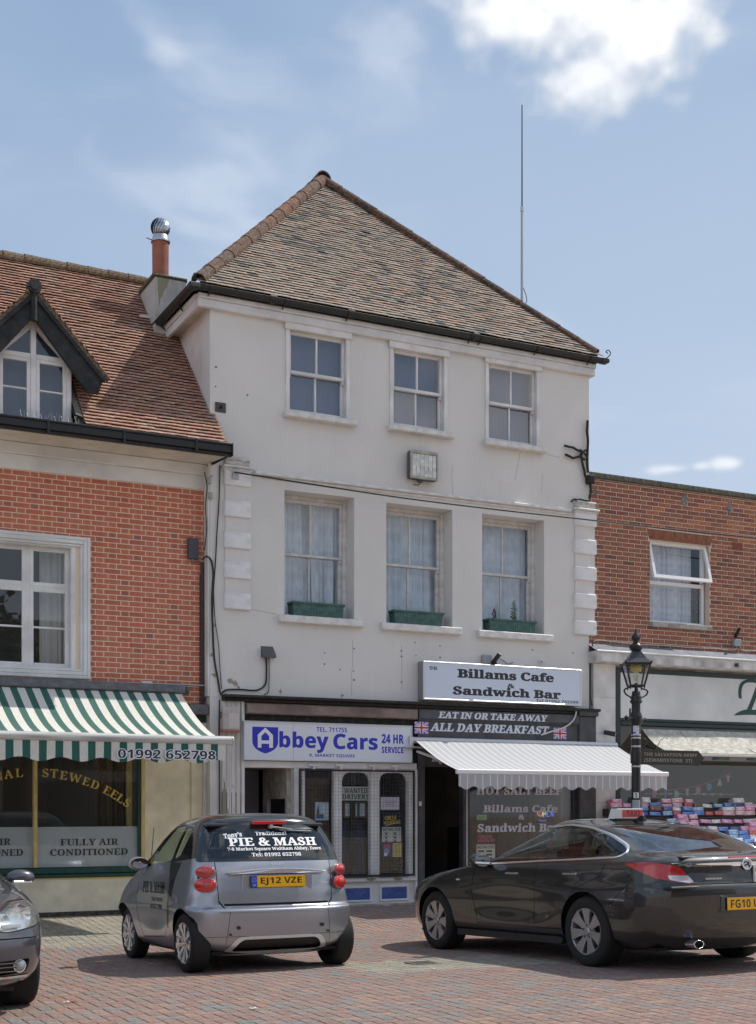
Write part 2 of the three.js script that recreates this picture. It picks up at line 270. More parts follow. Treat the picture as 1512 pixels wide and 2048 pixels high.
// bits of litter
{
  const at = (px, py) => { let z = 6; for (let k = 0; k < 8; k++) z = EYE.z - F * (EYE.y - G(z)) / (py - HY) * (CA - (px - CX) / F * SA); return [U(px, z), G(z), z]; };
  const scrap = (name, px, py, w, d, m, label) => { const [x, y, z] = at(px, py), g = new GB(), n = 5; for (let i = 0; i < n; i++) { const a = -w / 2 + w * i / n, b = a + w / n, h = (q) => y + 0.006 + 0.008 * Math.abs(Math.sin(q * 90 + px)); g.quad([x + a, h(a), z + d / 2], [x + b, h(b), z + d / 2], [x + b, h(b + 1), z - d / 2], [x + a, h(a + 1), z - d / 2]); } return solo(name, g.geo(), m, label, 'litter', 'litter on the paving'); };
  const red = mat([0.6, 0.05, 0.03], 0.6, DS), wh = mat([0.75, 0.74, 0.7], 0.7, DS);
  scrap('red_wrapper', 147, 2004, 0.05, 0.03, red, 'crumpled red wrapper lying on the red paving'); scrap('paper_scrap', 134, 2006, 0.05, 0.025, wh, 'white paper scrap lying beside the red wrapper');
  scrap('paper_scrap', 507, 2019, 0.045, 0.03, wh, 'white paper scrap alone on the open red paving'); scrap('paper_scrap', 302, 1929, 0.04, 0.03, wh, 'white paper scrap in the shadow of the small silver car');
  scrap('paper_scrap', 868, 1939, 0.03, 0.03, wh, 'white paper scrap near the drain grating on buff paving');
}

// ================================================================ shared builders for fronts
const ZL = -0.17, ZR = -0.10;
function bricks(parent, o) {                                    // real bricks standing a little proud of the mortar
  const { u0, u1, y0, y1, z, course, stretch, head, bond, cols, mats, holes = [], joint = 0.010, rest, seedAt = 0, hidden = () => false } = o, cache = {}, list = [];
  const get = (w, h) => { w = Math.round(w * 250) / 250; h = Math.round(h * 250) / 250; const k = w + '_' + h; return cache[k] ??= new GB().cbox(-w / 2, w / 2, -h / 2, h / 2, -0.01, 0.0045, 0.0025).geo(); };
  const nc = Math.ceil((y1 - y0) / course);
  for (let r = 0; r < nc; r++) {
    const ya = y0 + r * course, yb = Math.min(ya + course, y1); if (yb - ya < course * 0.4) continue;
    let x = u0 - 2 * stretch + (bond === 'flemish' ? (r % 2 ? 0 : (stretch + head) / 2) : (r % 2 ? 0 : stretch / 2)), k = 0;
    while (x < u1) {
      const w = bond === 'flemish' ? (k % 2 ? head : stretch) : stretch; let spans = [[Math.max(x, u0), Math.min(x + w, u1)]];
      for (const [ha, hb, hc, hd] of holes) if ((ya + yb) / 2 > hc && (ya + yb) / 2 < hd) spans = spans.flatMap(([a, b]) => b <= ha || a >= hb ? [[a, b]] : [[a, Math.min(b, ha)], [Math.max(a, hb), b]].filter(([p, q]) => q - p > 0.02));
      for (const [a, b] of spans) if (b - a > 0.03) {
        const n = fbm(a * 1.1 + 9, ya * 1.1, 12 + seedAt, 3), q = clamp(rnd() * 0.8 + n * 0.5 - 0.15, 0, 0.999), pos = [(a + b) / 2, (ya + yb) / 2, z + rr(-0.0015, 0.001)];
        list.push({ geo: get(b - a - joint, yb - ya - joint), pos, c: o.pick ? o.pick(pos[0], pos[1], k % 2 && bond === 'flemish') : q * cols.length | 0, size: (b - a) * (yb - ya), rot: [0, 0, rr(-0.004, 0.004)], hid: hidden(pos[0], pos[1]) });
      }
      x += w; k++;
    }
  }
  pieces('brick', list, mats, cols, parent, rest);
}
// roof of small clay tiles. P0 eaves start, du along eaves (unit), ds up the slope (unit), n normal
function tiles(parent, o) {
  const { P0, du, ds, n, rows, gauge, width, range, cols, mats, rest, pick, tilt = 0.2, hidden = () => false } = o, list = [];
  const basis = new THREE.Matrix4().makeBasis(du, ds, n), q0 = new THREE.Quaternion().setFromRotationMatrix(basis), qt = new THREE.Quaternion().setFromAxisAngle(V(1, 0, 0), -tilt);
  const cache = {}, get = (w, v) => { w = Math.round(w * 100) / 100; return cache[w + v] ??= (() => { const h = o.thick || 0.01, L = gauge * 1.9, a = w / 2 - 0.0015, d = [0, 0.003, -0.002][v], g = new GB(); g.quad([-a, 0, h], [a, 0, h + d], [a, L, h], [-a, L, h]); g.quad([-a, 0, 0], [a, 0, 0], [a, 0, h + d], [-a, 0, h]); g.quad([-a, L, 0], [a, L, 0], [a, 0, 0], [-a, 0, 0]); g.quad([-a, 0, 0], [-a, 0, h], [-a, L, h], [-a, L, 0]); g.quad([a, 0, h + d], [a, 0, 0], [a, L, 0], [a, L, h]); return g.geo(); })(); };
  for (let r = 0; r < rows; r++) {
    for (const [a0, b0] of range(r * gauge)) {
      let x = a0 - (r % 2 ? width / 2 : 0) - rr(0, 0.004); 
      while (x < b0) {
        const a = Math.max(x, a0), b = Math.min(x + width, b0); x += width; if (b - a < 0.03) continue;
        const m = (a + b) / 2, p = P0.clone().addScaledVector(du, m).addScaledVector(ds, r * gauge).addScaledVector(n, (o.lift || 0.046) + rr(-0.003, 0.003));
        const e = new THREE.Euler().setFromQuaternion(q0.clone().multiply(qt).multiply(new THREE.Quaternion().setFromEuler(new THREE.Euler(rr(-0.02, 0.02), rr(-0.012, 0.012), rr(-0.015, 0.015)))));
        list.push({ geo: get(b - a, rnd() * 3 | 0), pos: [p.x, p.y, p.z], rot: [e.x, e.y, e.z], c: pick(m, r), size: (b - a), hid: hidden(m, r * gauge) });
      }
    }
  }
  pieces('tile', list, mats, cols, parent, rest);
}
function halfRound(a, b, up, r, n, mats, parent, name, over = 0.03) {          // a line of ridge or hip tiles from a to b
  const d = b.clone().sub(a), L = d.length(); d.normalize(); const side = V().crossVectors(d, up).normalize(), u2 = V().crossVectors(side, d).normalize(), step = L / n;
  for (let k = 0; k < n; k++) {
    const g = new GB(), s0 = k * step, s1 = s0 + step + over, S = 10, rr0 = r * rr(0.97, 1.03), r1 = rr0 * 1.06, P = (s, t, q) => { const w = Math.cos(t) * q, h = Math.sin(t) * q; return [a.x + d.x * s + side.x * w + u2.x * h, a.y + d.y * s + side.y * w + u2.y * h, a.z + d.z * s + side.z * w + u2.z * h]; };
    for (let i = 0; i < S; i++) { const t0 = -0.25 + (Math.PI + 0.5) * i / S, t1 = -0.25 + (Math.PI + 0.5) * (i + 1) / S; g.quad(P(s0, t0, r1), P(s1, t0, rr0 * 0.97), P(s1, t1, rr0 * 0.97), P(s0, t1, r1)); g.quad(P(s0, t0, r1), P(s0, t1, r1), P(s0, t1, r1 * 0.84), P(s0, t0, r1 * 0.84)); }
    part(name, g.geo(), mats[rnd() * mats.length | 0], parent);
  }
}
// a vertical sliding sash: box frame, two sashes of two panes
function sashWindow(parent, { u0, u1, y0, y1, z, jamb = 0.09, head = 0.07, rail = 0.05, mid = 0.5, m = M.sash, name = 'window', meet = 0.045, bar = 0.028, glass = M.glass, depth = 0.05, warp = 0.0018 }) {
  const w = holder(name, parent), a = u0 + jamb, b = u1 - jamb, c = y0 + 0.03, d = y1 - head, ym = lerp(c, d, 1 - mid);
  part('frame', boxes([[u0, a, y0, y1, z - depth - 0.1, z], [b, u1, y0, y1, z - depth - 0.1, z], [a, b, d, y1, z - depth - 0.1, z - 0.003], [a, b, y0, c, z - depth - 0.1, z - 0.003]], 0.006), m, w);
  const sash = (s0, s1, zz, horn) => {
    const g = new GB(), st = 0.042, cx = (a + b) / 2; g.cbox(a, a + st, s0, s1, zz - 0.04, zz, 0.006); g.cbox(b - st, b, s0, s1, zz - 0.04, zz, 0.006); g.cbox(a + st, b - st, s0, s0 + (horn ? meet : rail * 1.3), zz - 0.04, zz + 0.001, 0.006); g.cbox(a + st, b - st, s1 - (horn ? rail : meet), s1, zz - 0.04, zz + 0.001, 0.006);
    g.cbox(cx - bar / 2, cx + bar / 2, s0 + 0.02, s1 - 0.02, zz - 0.035, zz - 0.002, 0.004);
    if (horn) { g.cbox(a, a + st, s0 - 0.05, s0, zz - 0.035, zz - 0.004, 0.012); g.cbox(b - st, b, s0 - 0.05, s0, zz - 0.035, zz - 0.004, 0.012); }
    part('sash', g.geo(), m, w);
    for (const [p, q] of [[a + st, cx - bar / 2], [cx + bar / 2, b - st]]) { const o = new GB(), t = rr(-warp, warp), t2 = rr(-warp, warp), zc = zz - 0.02; o.quad([p - 0.004, s0 + 0.03, zc + t], [q + 0.004, s0 + 0.03, zc + t2], [q + 0.004, s1 - 0.02, zc - t], [p - 0.004, s1 - 0.02, zc - t2]); part('pane', o.geo(), glass, w); }
  };
  sash(ym - meet / 2, d, z - depth, true); sash(c, ym + meet / 2 + 0.005, z - depth - 0.045, false);
  return w;
}
function curtain(parent, u0, u1, y0, y1, z, m, { amp = 0.03, folds = 14, ph = 0, gather = 0, name = 'curtain' } = {}) {
  const g = new GB(), n = folds * 10, P = (i, t) => { const s = i / n, f = Math.sin(s * folds * 6.283 + ph + 1.3 * Math.sin(s * 9 + ph)) * amp * (0.7 + 0.5 * Math.sin(s * 17 + ph)); return [lerp(u0, u1, s) + (1 - t) * gather * (s - 0.5), lerp(y0, y1, t), z + f * (0.75 + 0.35 * (1 - t)) + 0.006 * Math.sin(s * 61)]; };
  for (let i = 0; i < n; i++) g.quad(P(i, 0), P(i + 1, 0), P(i + 1, 1), P(i, 1));
  const q = g.geo(), T = q.attributes.position, no = q.attributes.normal;
  for (let k = 0; k < T.count; k++) { const s = Math.round((T.getX(k) - u0) / (u1 - u0) * n), A = P(s - 1, 0.5), B = P(s + 1, 0.5), l = Math.hypot(B[2] - A[2], B[0] - A[0]); no.setXYZ(k, -(B[2] - A[2]) / l, 0, (B[0] - A[0]) / l); }
  return part(name, q, m, parent);
}
function wallWithHoles(u0, u1, y0, y1, z0, z1, holes) {
  const s = new THREE.Shape([[u0, y0], [u1, y0], [u1, y1], [u0, y1]].map(([x, y]) => new THREE.Vector2(x, y)));
  for (const [a, b, c, d] of holes) s.holes.push(new THREE.Path([[a, c], [a, d], [b, d], [b, c]].map(([x, y]) => new THREE.Vector2(x, y))));
  return new THREE.ExtrudeGeometry(s, { depth: z1 - z0, bevelEnabled: false }).translate(0, 0, z0);
}
// awning cloth from wall to front bar, with a hanging valance cut in scallops
function awning(t, { u0, u1, zb, yb, zf, yf, sag, valance, scallop, m, mv, n = 40, wave = 0.01, ph = 0 }) {
  const g = new GB(), K = 14, P = (i, k) => { const s = i / n, q = k / K, e = 0.5 - Math.cos(q * Math.PI) / 2; const sg = sag * Math.sin(q * Math.PI) * (1 + 0.25 * Math.sin(s * 5 + ph)); return [lerp(u0, u1, s), lerp(yb, yf, q) - sg + wave * Math.sin(q * 3.14) * Math.sin(s * 11 + q * 3 + ph), lerp(zb, zf, q)]; };
  const L = Math.hypot(zf - zb, yf - yb);
  const nrm = (i, k) => { const a = P(i + 0.5, k), b = P(i - 0.5, k), c = P(i, k + 0.5), d = P(i, k - 0.5); const e = V(a[0] - b[0], a[1] - b[1], a[2] - b[2]), f = V(c[0] - d[0], c[1] - d[1], c[2] - d[2]); const r = f.cross(e).normalize(); return [r.x, r.y, r.z]; };
  for (let i = 0; i < n; i++) for (let k = 0; k < K; k++) for (const [a, b] of [[i, k], [i, k + 1], [i + 1, k + 1], [i, k], [i + 1, k + 1], [i + 1, k]]) { const p = P(a, b); g.v(p, nrm(a, b), [p[0], b / K * L]); }
  part('cloth', g.geo(), m, t);
  const h = new GB(), nv = Math.round((u1 - u0) / scallop) * 10, Q = (i, q) => { const x = lerp(u0, u1, i / nv), dep = valance * (1 - 0.12 * Math.cos((x - u0) / scallop * 6.283)), z = zf + 0.03 + 0.012 * Math.sin(x * 9 + ph) * q; return [x, yf - 0.05 - dep * q, z]; };
  for (let i = 0; i < nv; i++) h.quad(Q(i, 1), Q(i + 1, 1), Q(i + 1, 0), Q(i, 0));
  part('valance', h.geo(), mv, t);
  return { valanceZ: zf + 0.03, top: yf - 0.05 };
}

// ================================================================ the tall white rendered house
const UR = U(1178), white = thing('white_rendered_house', 'tall white rendered three-storey house with hipped tile roof over two shops', 'house');
const yEav = Y(420, 616);
const shopTop = Y(480, 1394), uDoor0 = U(487), uCafe1 = U(1186);
const w2 = [[571, 699, 646, 826], [779, 894, 684, 853], [970, 1078.6, 714, 883]].map(([a, b, c, d]) => ({ u0: U(a), u1: U(b), y1: Y(a, c), y0: Y(a, d) }));
const w1 = [[569, 708.5, 979.3, 1231], [772.7, 904.8, 1004.8, 1247], [964.5, 1088.3, 1026.8, 1262]].map(([a, b, c, d]) => ({ u0: U(a), u1: U(b), y1: Y(a, c), y0: Y(a, d) }));
{
  const wallTex = print(1024, 1400, (x, w, h) => {
    const id = x.createImageData(w, h);
    for (let j = 0; j < h; j++) for (let i = 0; i < w; i++) {
      const n = fbm(i / 90, j / 110, 3, 5), f = hsh(i, j, 2), st = fbm(i / 7, j / 160, 15, 4); let k = 0.965 + 0.06 * (n - 0.5) + 0.02 * (f - 0.5) + 0.012 * (st - 0.5);
      const o = (j * w + i) * 4, pk = 0.012 * (fbm(i / 150, j / 150, 33, 3) - 0.5) * 6; id.data[o] = 236 * k; id.data[o + 1] = (234 - 4 * pk) * k; id.data[o + 2] = (230 - 14 * pk) * k; id.data[o + 3] = 255;
    }
    x.putImageData(id, 0, 0);
    const X = (px) => U(px) / UR * w, Yv = (px, py) => h - Y(px, py) / yEav * h;
    x.strokeStyle = 'rgba(95,85,78,0.55)'; x.lineWidth = 0.9;                                  // hairline cracks
    for (const c of [[[905, 930], [903, 955], [906, 980], [902, 1003]], [[1040, 905], [1033, 940], [1030, 960]], [[1090, 908], [1120, 915]], [[1085, 950], [1083, 985]], [[500, 1218], [540, 1226], [552, 1228]], [[684, 1385], [683, 1398]], [[562, 1375], [561, 1390]], [[705, 1280], [704, 1340], [703, 1392]], [[803, 1290], [804, 1380]]]) { x.beginPath(); c.forEach(([a, b], i) => { for (let s = 0; s < (i ? 6 : 1); s++) { const p = i ? c[i - 1] : c[i], q = (s + 1) / 6, xx = X(lerp(p[0], a, q)) + rr(-1, 1), yy = Yv(lerp(p[0], a, q), lerp(p[1], b, q)); i || s ? x.lineTo(xx, yy) : x.moveTo(xx, yy); } }); x.stroke(); }
    const dots = [[649, 1306], [649, 1328], [708, 1297], [680, 1339], [707, 1342], [708, 1360], [803, 1302], [803, 1313], [803, 1364], [832, 1311], [830, 1285], [880, 1292], [880, 1315], [1146, 1306], [1065, 1300], [495, 790], [431, 773], [432, 734]];
    for (const [a, b] of dots) { x.fillStyle = 'rgba(60,50,46,0.8)'; x.beginPath(); x.arc(X(a), Yv(a, b), rr(1.3, 2.4), 0, 7); x.fill(); }
    for (let k = 0; k < 80; k++) { x.fillStyle = `rgba(110,98,88,${rr(0.04, 0.14)})`; x.beginPath(); x.arc(rr(0, w), rr(0, h), rr(0.6, 2), 0, 7); x.fill(); }
    // flaked paint near the foot of the wall at the left
    for (const [a, b, s] of [[462, 1362, 7], [470, 1368, 8], [478, 1375, 6], [428, 1250, 5], [424, 1310, 6], [428, 1350, 7], [561, 1383, 5], [684, 1391, 4]]) { x.fillStyle = 'rgba(150,135,115,0.75)'; x.beginPath(); for (let q = 0; q < 9; q++) x.lineTo(X(a) + Math.cos(q * 0.7) * s * rr(0.4, 1.5), Yv(a, b) + Math.sin(q * 0.7) * s * rr(0.4, 1.2)); x.fill(); }
  });
  wallTex.wrapS = wallTex.wrapT = THREE.RepeatWrapping; wallTex.repeat.set(1 / UR, 1 / yEav);
  const render = mat([0.86, 0.86, 0.86], 0.9, { map: wallTex, ...bump(N1, 0.5, 0.0018) }), renderSide = mat([0.78, 0.70, 0.66], 0.9, { map: rep(MOTs, 2.2), ...bump(N1, 0.9, 0.006) });
  M.render = render;
  const holes = [...w2.map((w) => [w.u0 + 0.015, w.u1 - 0.015, w.y0 + 0.015, w.y1 - 0.015]), ...w1.map((w) => [w.u0, w.u1, w.y0, w.y1])];
  part('front_wall', wallWithHoles(0, UR, shopTop, yEav + 0.2, -0.32, 0, holes), render, white);
  part('pier', box(0, U(443), -0.02, shopTop, -0.32, 0), M.whiteDirty, white, 'plain white painted strip beside the flaking pilaster');
  part('side_wall', box(0.001, 0.3, 0, yEav + 0.2, -9, -0.321), renderSide, white); part('side_wall', box(UR - 0.3, UR - 0.001, 0, yEav + 0.2, -9, -0.321), renderSide, white);
  part('back_wall', box(0.301, UR - 0.301, 0, yEav + 0.2, -9, -8.7), renderSide, white);
  part('floor', boxes([[0.301, UR - 0.301, 2.55, 2.75, -8.69, -0.325], [0.301, UR - 0.301, Y(700, 925) - 0.1, Y(700, 925) + 0.1, -8.69, -0.325]]), M.room, white);
  part('ceiling', box(0.301, UR - 0.301, yEav + 0.02, yEav + 0.15, -8.69, -0.325), M.room, white);
  // attic windows
  const slate = mat([0.06, 0.085, 0.16], 0.55);  // sky mirrored in the panes is put into the blue of this sheet
  for (const w of w2) {
    const h = sashWindow(white, { ...w, z: 0.02, jamb: 0.058, head: 0.075, mid: 0.5, depth: 0.06, warp: 0.005, glass: M.glassUp ??= phys([1, 1, 1], 0.0, { transmission: 1, thickness: 0, ior: 2.1, ...DS }) });
    part('head_board', cbox(w.u0 - 0.02, w.u1 + 0.025, w.y1 - 0.085, w.y1 + 0.01, 0.022, 0.05), M.sash, h); part('sill', cbox(w.u0 - 0.035, w.u1 + 0.07, w.y0 - 0.07, w.y0 + 0.012, 0.002, 0.12, 0.012), M.sashOld, h);
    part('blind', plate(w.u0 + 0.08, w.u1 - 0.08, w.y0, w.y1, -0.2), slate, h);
  }
  // first-floor windows in deep openings
  w1.forEach((w, i) => {
    const h = sashWindow(white, { u0: w.u0 - 0.04, u1: w.u1 + 0.0, y0: w.y0, y1: w.y1 + 0.0, z: -0.25, jamb: 0.055, head: 0.05, mid: 0.47, depth: 0.03, meet: 0.038, bar: 0.024, m: M.sashOld });
    const cz = -0.46, net = mat([0.60, 0.70, 0.80], 0.95, { map: rep(MOTs, 0.7), ...DS });
    if (i === 0) { curtain(h, w.u0 - 0.1, w.u0 + 0.44, w.y0, w.y1, cz, net, { folds: 6, ph: 1, gather: 0.1 }); curtain(h, w.u1 - 0.5, w.u1 + 0.1, w.y0, w.y1, cz, net, { folds: 6, ph: 2.4, gather: -0.12 }); curtain(h, w.u0 + 0.3, w.u1 - 0.3, w.y0, w.y1, cz - 0.1, net, { folds: 4, ph: 3 }); }
    else { curtain(h, w.u0 - 0.1, w.u1 + 0.1, w.y0, w.y1, cz, net, { folds: 11, ph: i * 2.1 }); }
    part('stone_sill', cbox(w.u0 - 0.10, w.u1 + 0.12, w.y0 - 0.1, w.y0 + 0.004, -0.02, 0.085, 0.012), M.band, white);
  });
  // string course, corner blocks
  const bu0 = U(508), bu1 = U(1140), by = Y(509, 947);
  part('string_course', boxes([[bu0, bu1, by - 0.02, by + 0.03, -0.01, 0.06], [bu0, bu1, by - 0.055, by - 0.0205, -0.01, 0.03]], 0.012), M.band, white);
  const block = (a, b, y0, y1) => part('corner_block', rbox(a, b, y0, y1, -0.02, 0.055, 0.022, 3), M.quoin, white);
  const qa = U(447), qb = U(500), qc = U(1147), qd = U(1190);
  part('corner_pier', box(qa + 0.02, qb - 0.01, Y(447, 1184), Y(447, 935), -0.01, 0.022), render, white); part('corner_pier', box(qc + 0.02, qd - 0.02, Y(1147, 1240), Y(1147, 1020), -0.01, 0.022), render, white);
  for (const [a, b] of [[937, 970], [999, 1033], [1062, 1096], [1122, 1156], [1184, 1218]]) block(qa, qb, Y(447, b), Y(447, a));
  for (const [a, b] of [[1022, 1051], [1077, 1107], [1132, 1160], [1186, 1216], [1240, 1269]]) block(qc, qd, Y(1147, b), Y(1147, a));
  for (const [a, b, px, yy] of [[qa, qb, 447, 936], [qc, qd, 1147, 1021]]) {
    const y = Y(px, yy), flaky = mat([0.74, 0.72, 0.68], 0.8, { map: rep(MOT, 2) });
    part('corner_cap', boxes([[a - 0.03, b + 0.03, y + 0.002, y + 0.035, -0.01, 0.10], [a - 0.015, b + 0.015, y - 0.03, y + 0.0015, -0.01, 0.075]], 0.012), M.band, white);
    part('corner_scroll', join([rbox(a + 0.0, b - 0.02, y + 0.036, y + 0.15, -0.03, 0.06, 0.03, 3), rod([a + 0.02, y + 0.13, 0.05], [b - 0.03, y + 0.12, 0.05], 0.028, 0.028, 10)]), flaky, white, 'weathered scroll top of the corner pier with flaking paint');
  }
  // eaves: front board, side board and soffit, gutter
  const e0 = U(398, 0.1), e1 = U(1193, 0.1), yf0 = Y(420, 616, 0.05), yf1 = yf0 + 0.175;
  part('fascia', boxes([[e0, e1, yf0, yf1 - 0.065, 0.002, 0.075], [e0, e1, yf1 - 0.064, yf1, 0.002, 0.1]], 0.01), M.white, white);
  part('side_fascia', boxes([[e0 - 0.001, e0 + 0.04, yf0, yf1 - 0.065, -9, 0.0], [e0 - 0.025, e0 + 0.04, yf1 - 0.064, yf1, -9, 0.0]], 0), M.whiteDirty, white);
  part('soffit', box(e0 + 0.041, 0, yf0 + 0.05, yf0 + 0.07, -9, 0.0), M.soffit, white);
  part('side_fascia', box(UR, e1, yf0, yf1, -9, 0.0), M.whiteDirty, white);
  const gy = yf1 + 0.055, gz = 0.17, ga = e0 - 0.10, gb = e1 + 0.08, gut = (a, b) => { const g = new GB(), d = b.clone().sub(a), L = d.length(); d.normalize(); const s = V().crossVectors(d, V(0, 1, 0)).normalize(); const Q = (q, t, r) => { const c = Math.cos(t) * r, h = Math.sin(t) * r; return [a.x + d.x * q + s.x * c, a.y + h + d.y * q, a.z + d.z * q + s.z * c]; }; for (let i = 0; i < 10; i++) { const t0 = Math.PI + Math.PI * i / 10, t1 = Math.PI + Math.PI * (i + 1) / 10; g.quad(Q(0, t0, 0.06), Q(0, t1, 0.06), Q(L, t1, 0.06), Q(L, t0, 0.06)); g.quad(Q(0, t1, 0.054), Q(0, t0, 0.054), Q(L, t0, 0.054), Q(L, t1, 0.054)); } for (const sg of [-1, 1]) g.add(rod([a.x + s.x * 0.058 * sg, a.y, a.z + s.z * 0.058 * sg], [b.x + s.x * 0.058 * sg, b.y, b.z + s.z * 0.058 * sg], 0.007, 0.007, 6)); return g.geo(); };
  const gu = holder('gutter', white); part('trough', gut(V(ga, gy, gz), V(gb, gy, gz)), M.gutter, gu); part('trough', gut(V(ga + 0.0, gy, gz), V(ga + 0.0, gy, -7)), M.gutter, gu);
  part('corner_piece', join([rbox(ga - 0.075, ga + 0.075, gy - 0.065, gy + 0.012, gz - 0.075, gz + 0.075, 0.02), rbox(gb - 0.06, gb + 0.075, gy - 0.055, gy + 0.012, gz - 0.07, gz + 0.07, 0.02)]), M.gutter, gu);
  for (const px of [419, 568, 695, 940, 960, 1072, 1178]) { const x = U(px, gz); part('bracket', join([rod([x, gy - 0.06, gz], [x, gy - 0.1, gz - 0.06], 0.014, 0.008, 6), new THREE.TorusGeometry(0.066, 0.008, 6, 12, Math.PI).rotateZ(Math.PI).rotateY(Math.PI / 2).translate(x, gy, gz)]), M.gutter, gu); }
  for (const px of [545, 700, 950]) { const x = U(px, gz); part('union', rod([x - 0.05, gy - 0.003, gz], [x + 0.05, gy - 0.003, gz], 0.068, 0.068, 12), M.gutter, gu); }
  for (const z of [-0.5, -1.3, -2.1]) part('bracket', rod([ga, gy - 0.05, z], [ga + 0.08, gy - 0.12, z], 0.016, 0.01, 6), M.gutter, gu);
  // roof
  const ez = 0.2, ua = ga + 0.02, ub = gb - 0.02, yr = gy + 0.01, A = V(ua, yr, ez), B = V(ub, yr, ez), uc = (ua + ub) / 2, za = -3.05, ap = V(uc, Y(655, 370, za), za);
  const roof = holder('roof', white), rise = ap.y - yr, run = ez - za, SL = Math.hypot(rise, run);
  const base = new GB(), q = (a, b, c) => base.tri([a.x, a.y - 0.03, a.z], [b.x, b.y - 0.03, b.z], [c.x, c.y - 0.03, c.z]); const Lb = V(ua, yr, -9), Rb = V(ub, yr, -9), apb = V(uc, ap.y, -9); q(A, B, ap); q(B, Rb, ap); q(Rb, apb, ap); q(Lb, A, ap); q(Lb, ap, apb); q(Rb, Lb, apb);
  part('roof_deck', base.geo(), M.dark, roof);
  const cols = [[0.53, 0.44, 0.36], [0.47, 0.385, 0.31], [0.58, 0.405, 0.315], [0.42, 0.365, 0.31], [0.22, 0.205, 0.195], [0.30, 0.265, 0.24], [0.62, 0.455, 0.36], [0.52, 0.44, 0.35], [0.44, 0.31, 0.24]], tm = cols.map((c) => mat(c, 0.92, { map: rep(MOT, 0.33), ...bump(N2, 0.2, 0.003) }));
  tiles(roof, { P0: A, du: V(1, 0, 0), ds: V(0, rise / SL, -run / SL), n: V(0, run / SL, rise / SL), rows: Math.floor(SL / 0.0805) - 1, gauge: 0.0805, width: 0.165, range: (s) => { const t = s / SL; return [[(uc - ua) * t + 0.02, (ub - ua) - (ub - uc) * t - 0.02]]; }, cols, mats: tm, tilt: 0.2, thick: 0.007, lift: 0.034, rest: mat([1, 1, 1], 0.92, { vertexColors: true, map: rep(MOT, 0.33), ...bump(N2, 0.2, 0.003) }),
    pick: (u, r) => { const n = fbm(u * 1.3, r * 0.13, 55, 3) * 0.9 + rnd() * 0.75 - 0.35; return [4, 5, 8, 3, 1, 7, 0, 2, 1, 6, 3, 5, 4][clamp(n * 13, 0, 12) | 0]; } });
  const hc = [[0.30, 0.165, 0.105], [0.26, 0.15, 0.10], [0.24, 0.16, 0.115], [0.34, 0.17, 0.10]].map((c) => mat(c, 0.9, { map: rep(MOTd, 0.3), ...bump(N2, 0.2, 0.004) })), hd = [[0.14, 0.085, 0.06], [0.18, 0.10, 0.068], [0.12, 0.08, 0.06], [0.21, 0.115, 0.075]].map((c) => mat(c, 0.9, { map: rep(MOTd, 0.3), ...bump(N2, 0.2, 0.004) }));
  const off = V(0, 0.02, 0);
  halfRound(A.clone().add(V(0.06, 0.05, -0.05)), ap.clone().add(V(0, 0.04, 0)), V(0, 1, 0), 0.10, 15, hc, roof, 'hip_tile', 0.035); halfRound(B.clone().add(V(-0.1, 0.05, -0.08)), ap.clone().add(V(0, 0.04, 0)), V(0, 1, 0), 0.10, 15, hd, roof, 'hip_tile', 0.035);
  halfRound(ap.clone().add(V(0, 0.05, 0.08)), apb.clone().add(V(0, 0.05, 0)), V(0, 1, 0), 0.13, 14, hc, roof, 'ridge_tile');
  const iron = (x, z, s) => part('hip_iron', tube([[x, yr - 0.03, z], [x + s * 0.06, yr + 0.02, z + 0.03], [x + s * 0.10, yr + 0.08, z + 0.04], [x + s * 0.07, yr + 0.13, z + 0.03], [x + s * 0.03, yr + 0.10, z + 0.02], [x + s * 0.06, yr + 0.075, z + 0.03]], 0.008, 6), M.gutter, roof);
  iron(gb - 0.02, 0.2, 1); iron(ga + 0.05, 0.16, -0.6);
  // shop-front woodwork common to both shops
  const cx0 = U(443), cy = Y(480, 1402), c1 = U(1190);
  part('shop_cornice', boxes([[cx0, c1, cy + 0.035, cy + 0.075, -0.02, 0.16], [cx0, c1, cy - 0.01, cy + 0.0345, -0.02, 0.10]], 0.008), M.brownDark, white);
}
// mast on the roof slope beyond the right hip
{
  const t = thing('radio_mast', 'thin grey radio mast with black whip rising beside the roof hip', 'mast'), z = -3.6, x = U(1044, z);
  part('pole', rod([x, Y(1044, 640, z), z], [x, Y(1044, 418, z), z], 0.026, 0.024, 10), M.galv, t); part('whip', rod([x, Y(1044, 419, z), z], [x, Y(1044, 210, z), z], 0.013, 0.010, 8), M.black, t);
  part('cable', tube([[x + 0.03, Y(1044, 575, z), z], [x + 0.09, Y(1044, 590, z), z], [x + 0.1, Y(1044, 600, z), z], [x + 0.04, Y(1044, 613, z), z]], 0.007, 5), M.cable, t); part('clamp', rod([x, Y(1044, 423, z), z], [x, Y(1044, 414, z), z], 0.032, 0.03, 8), M.steel, t);
}
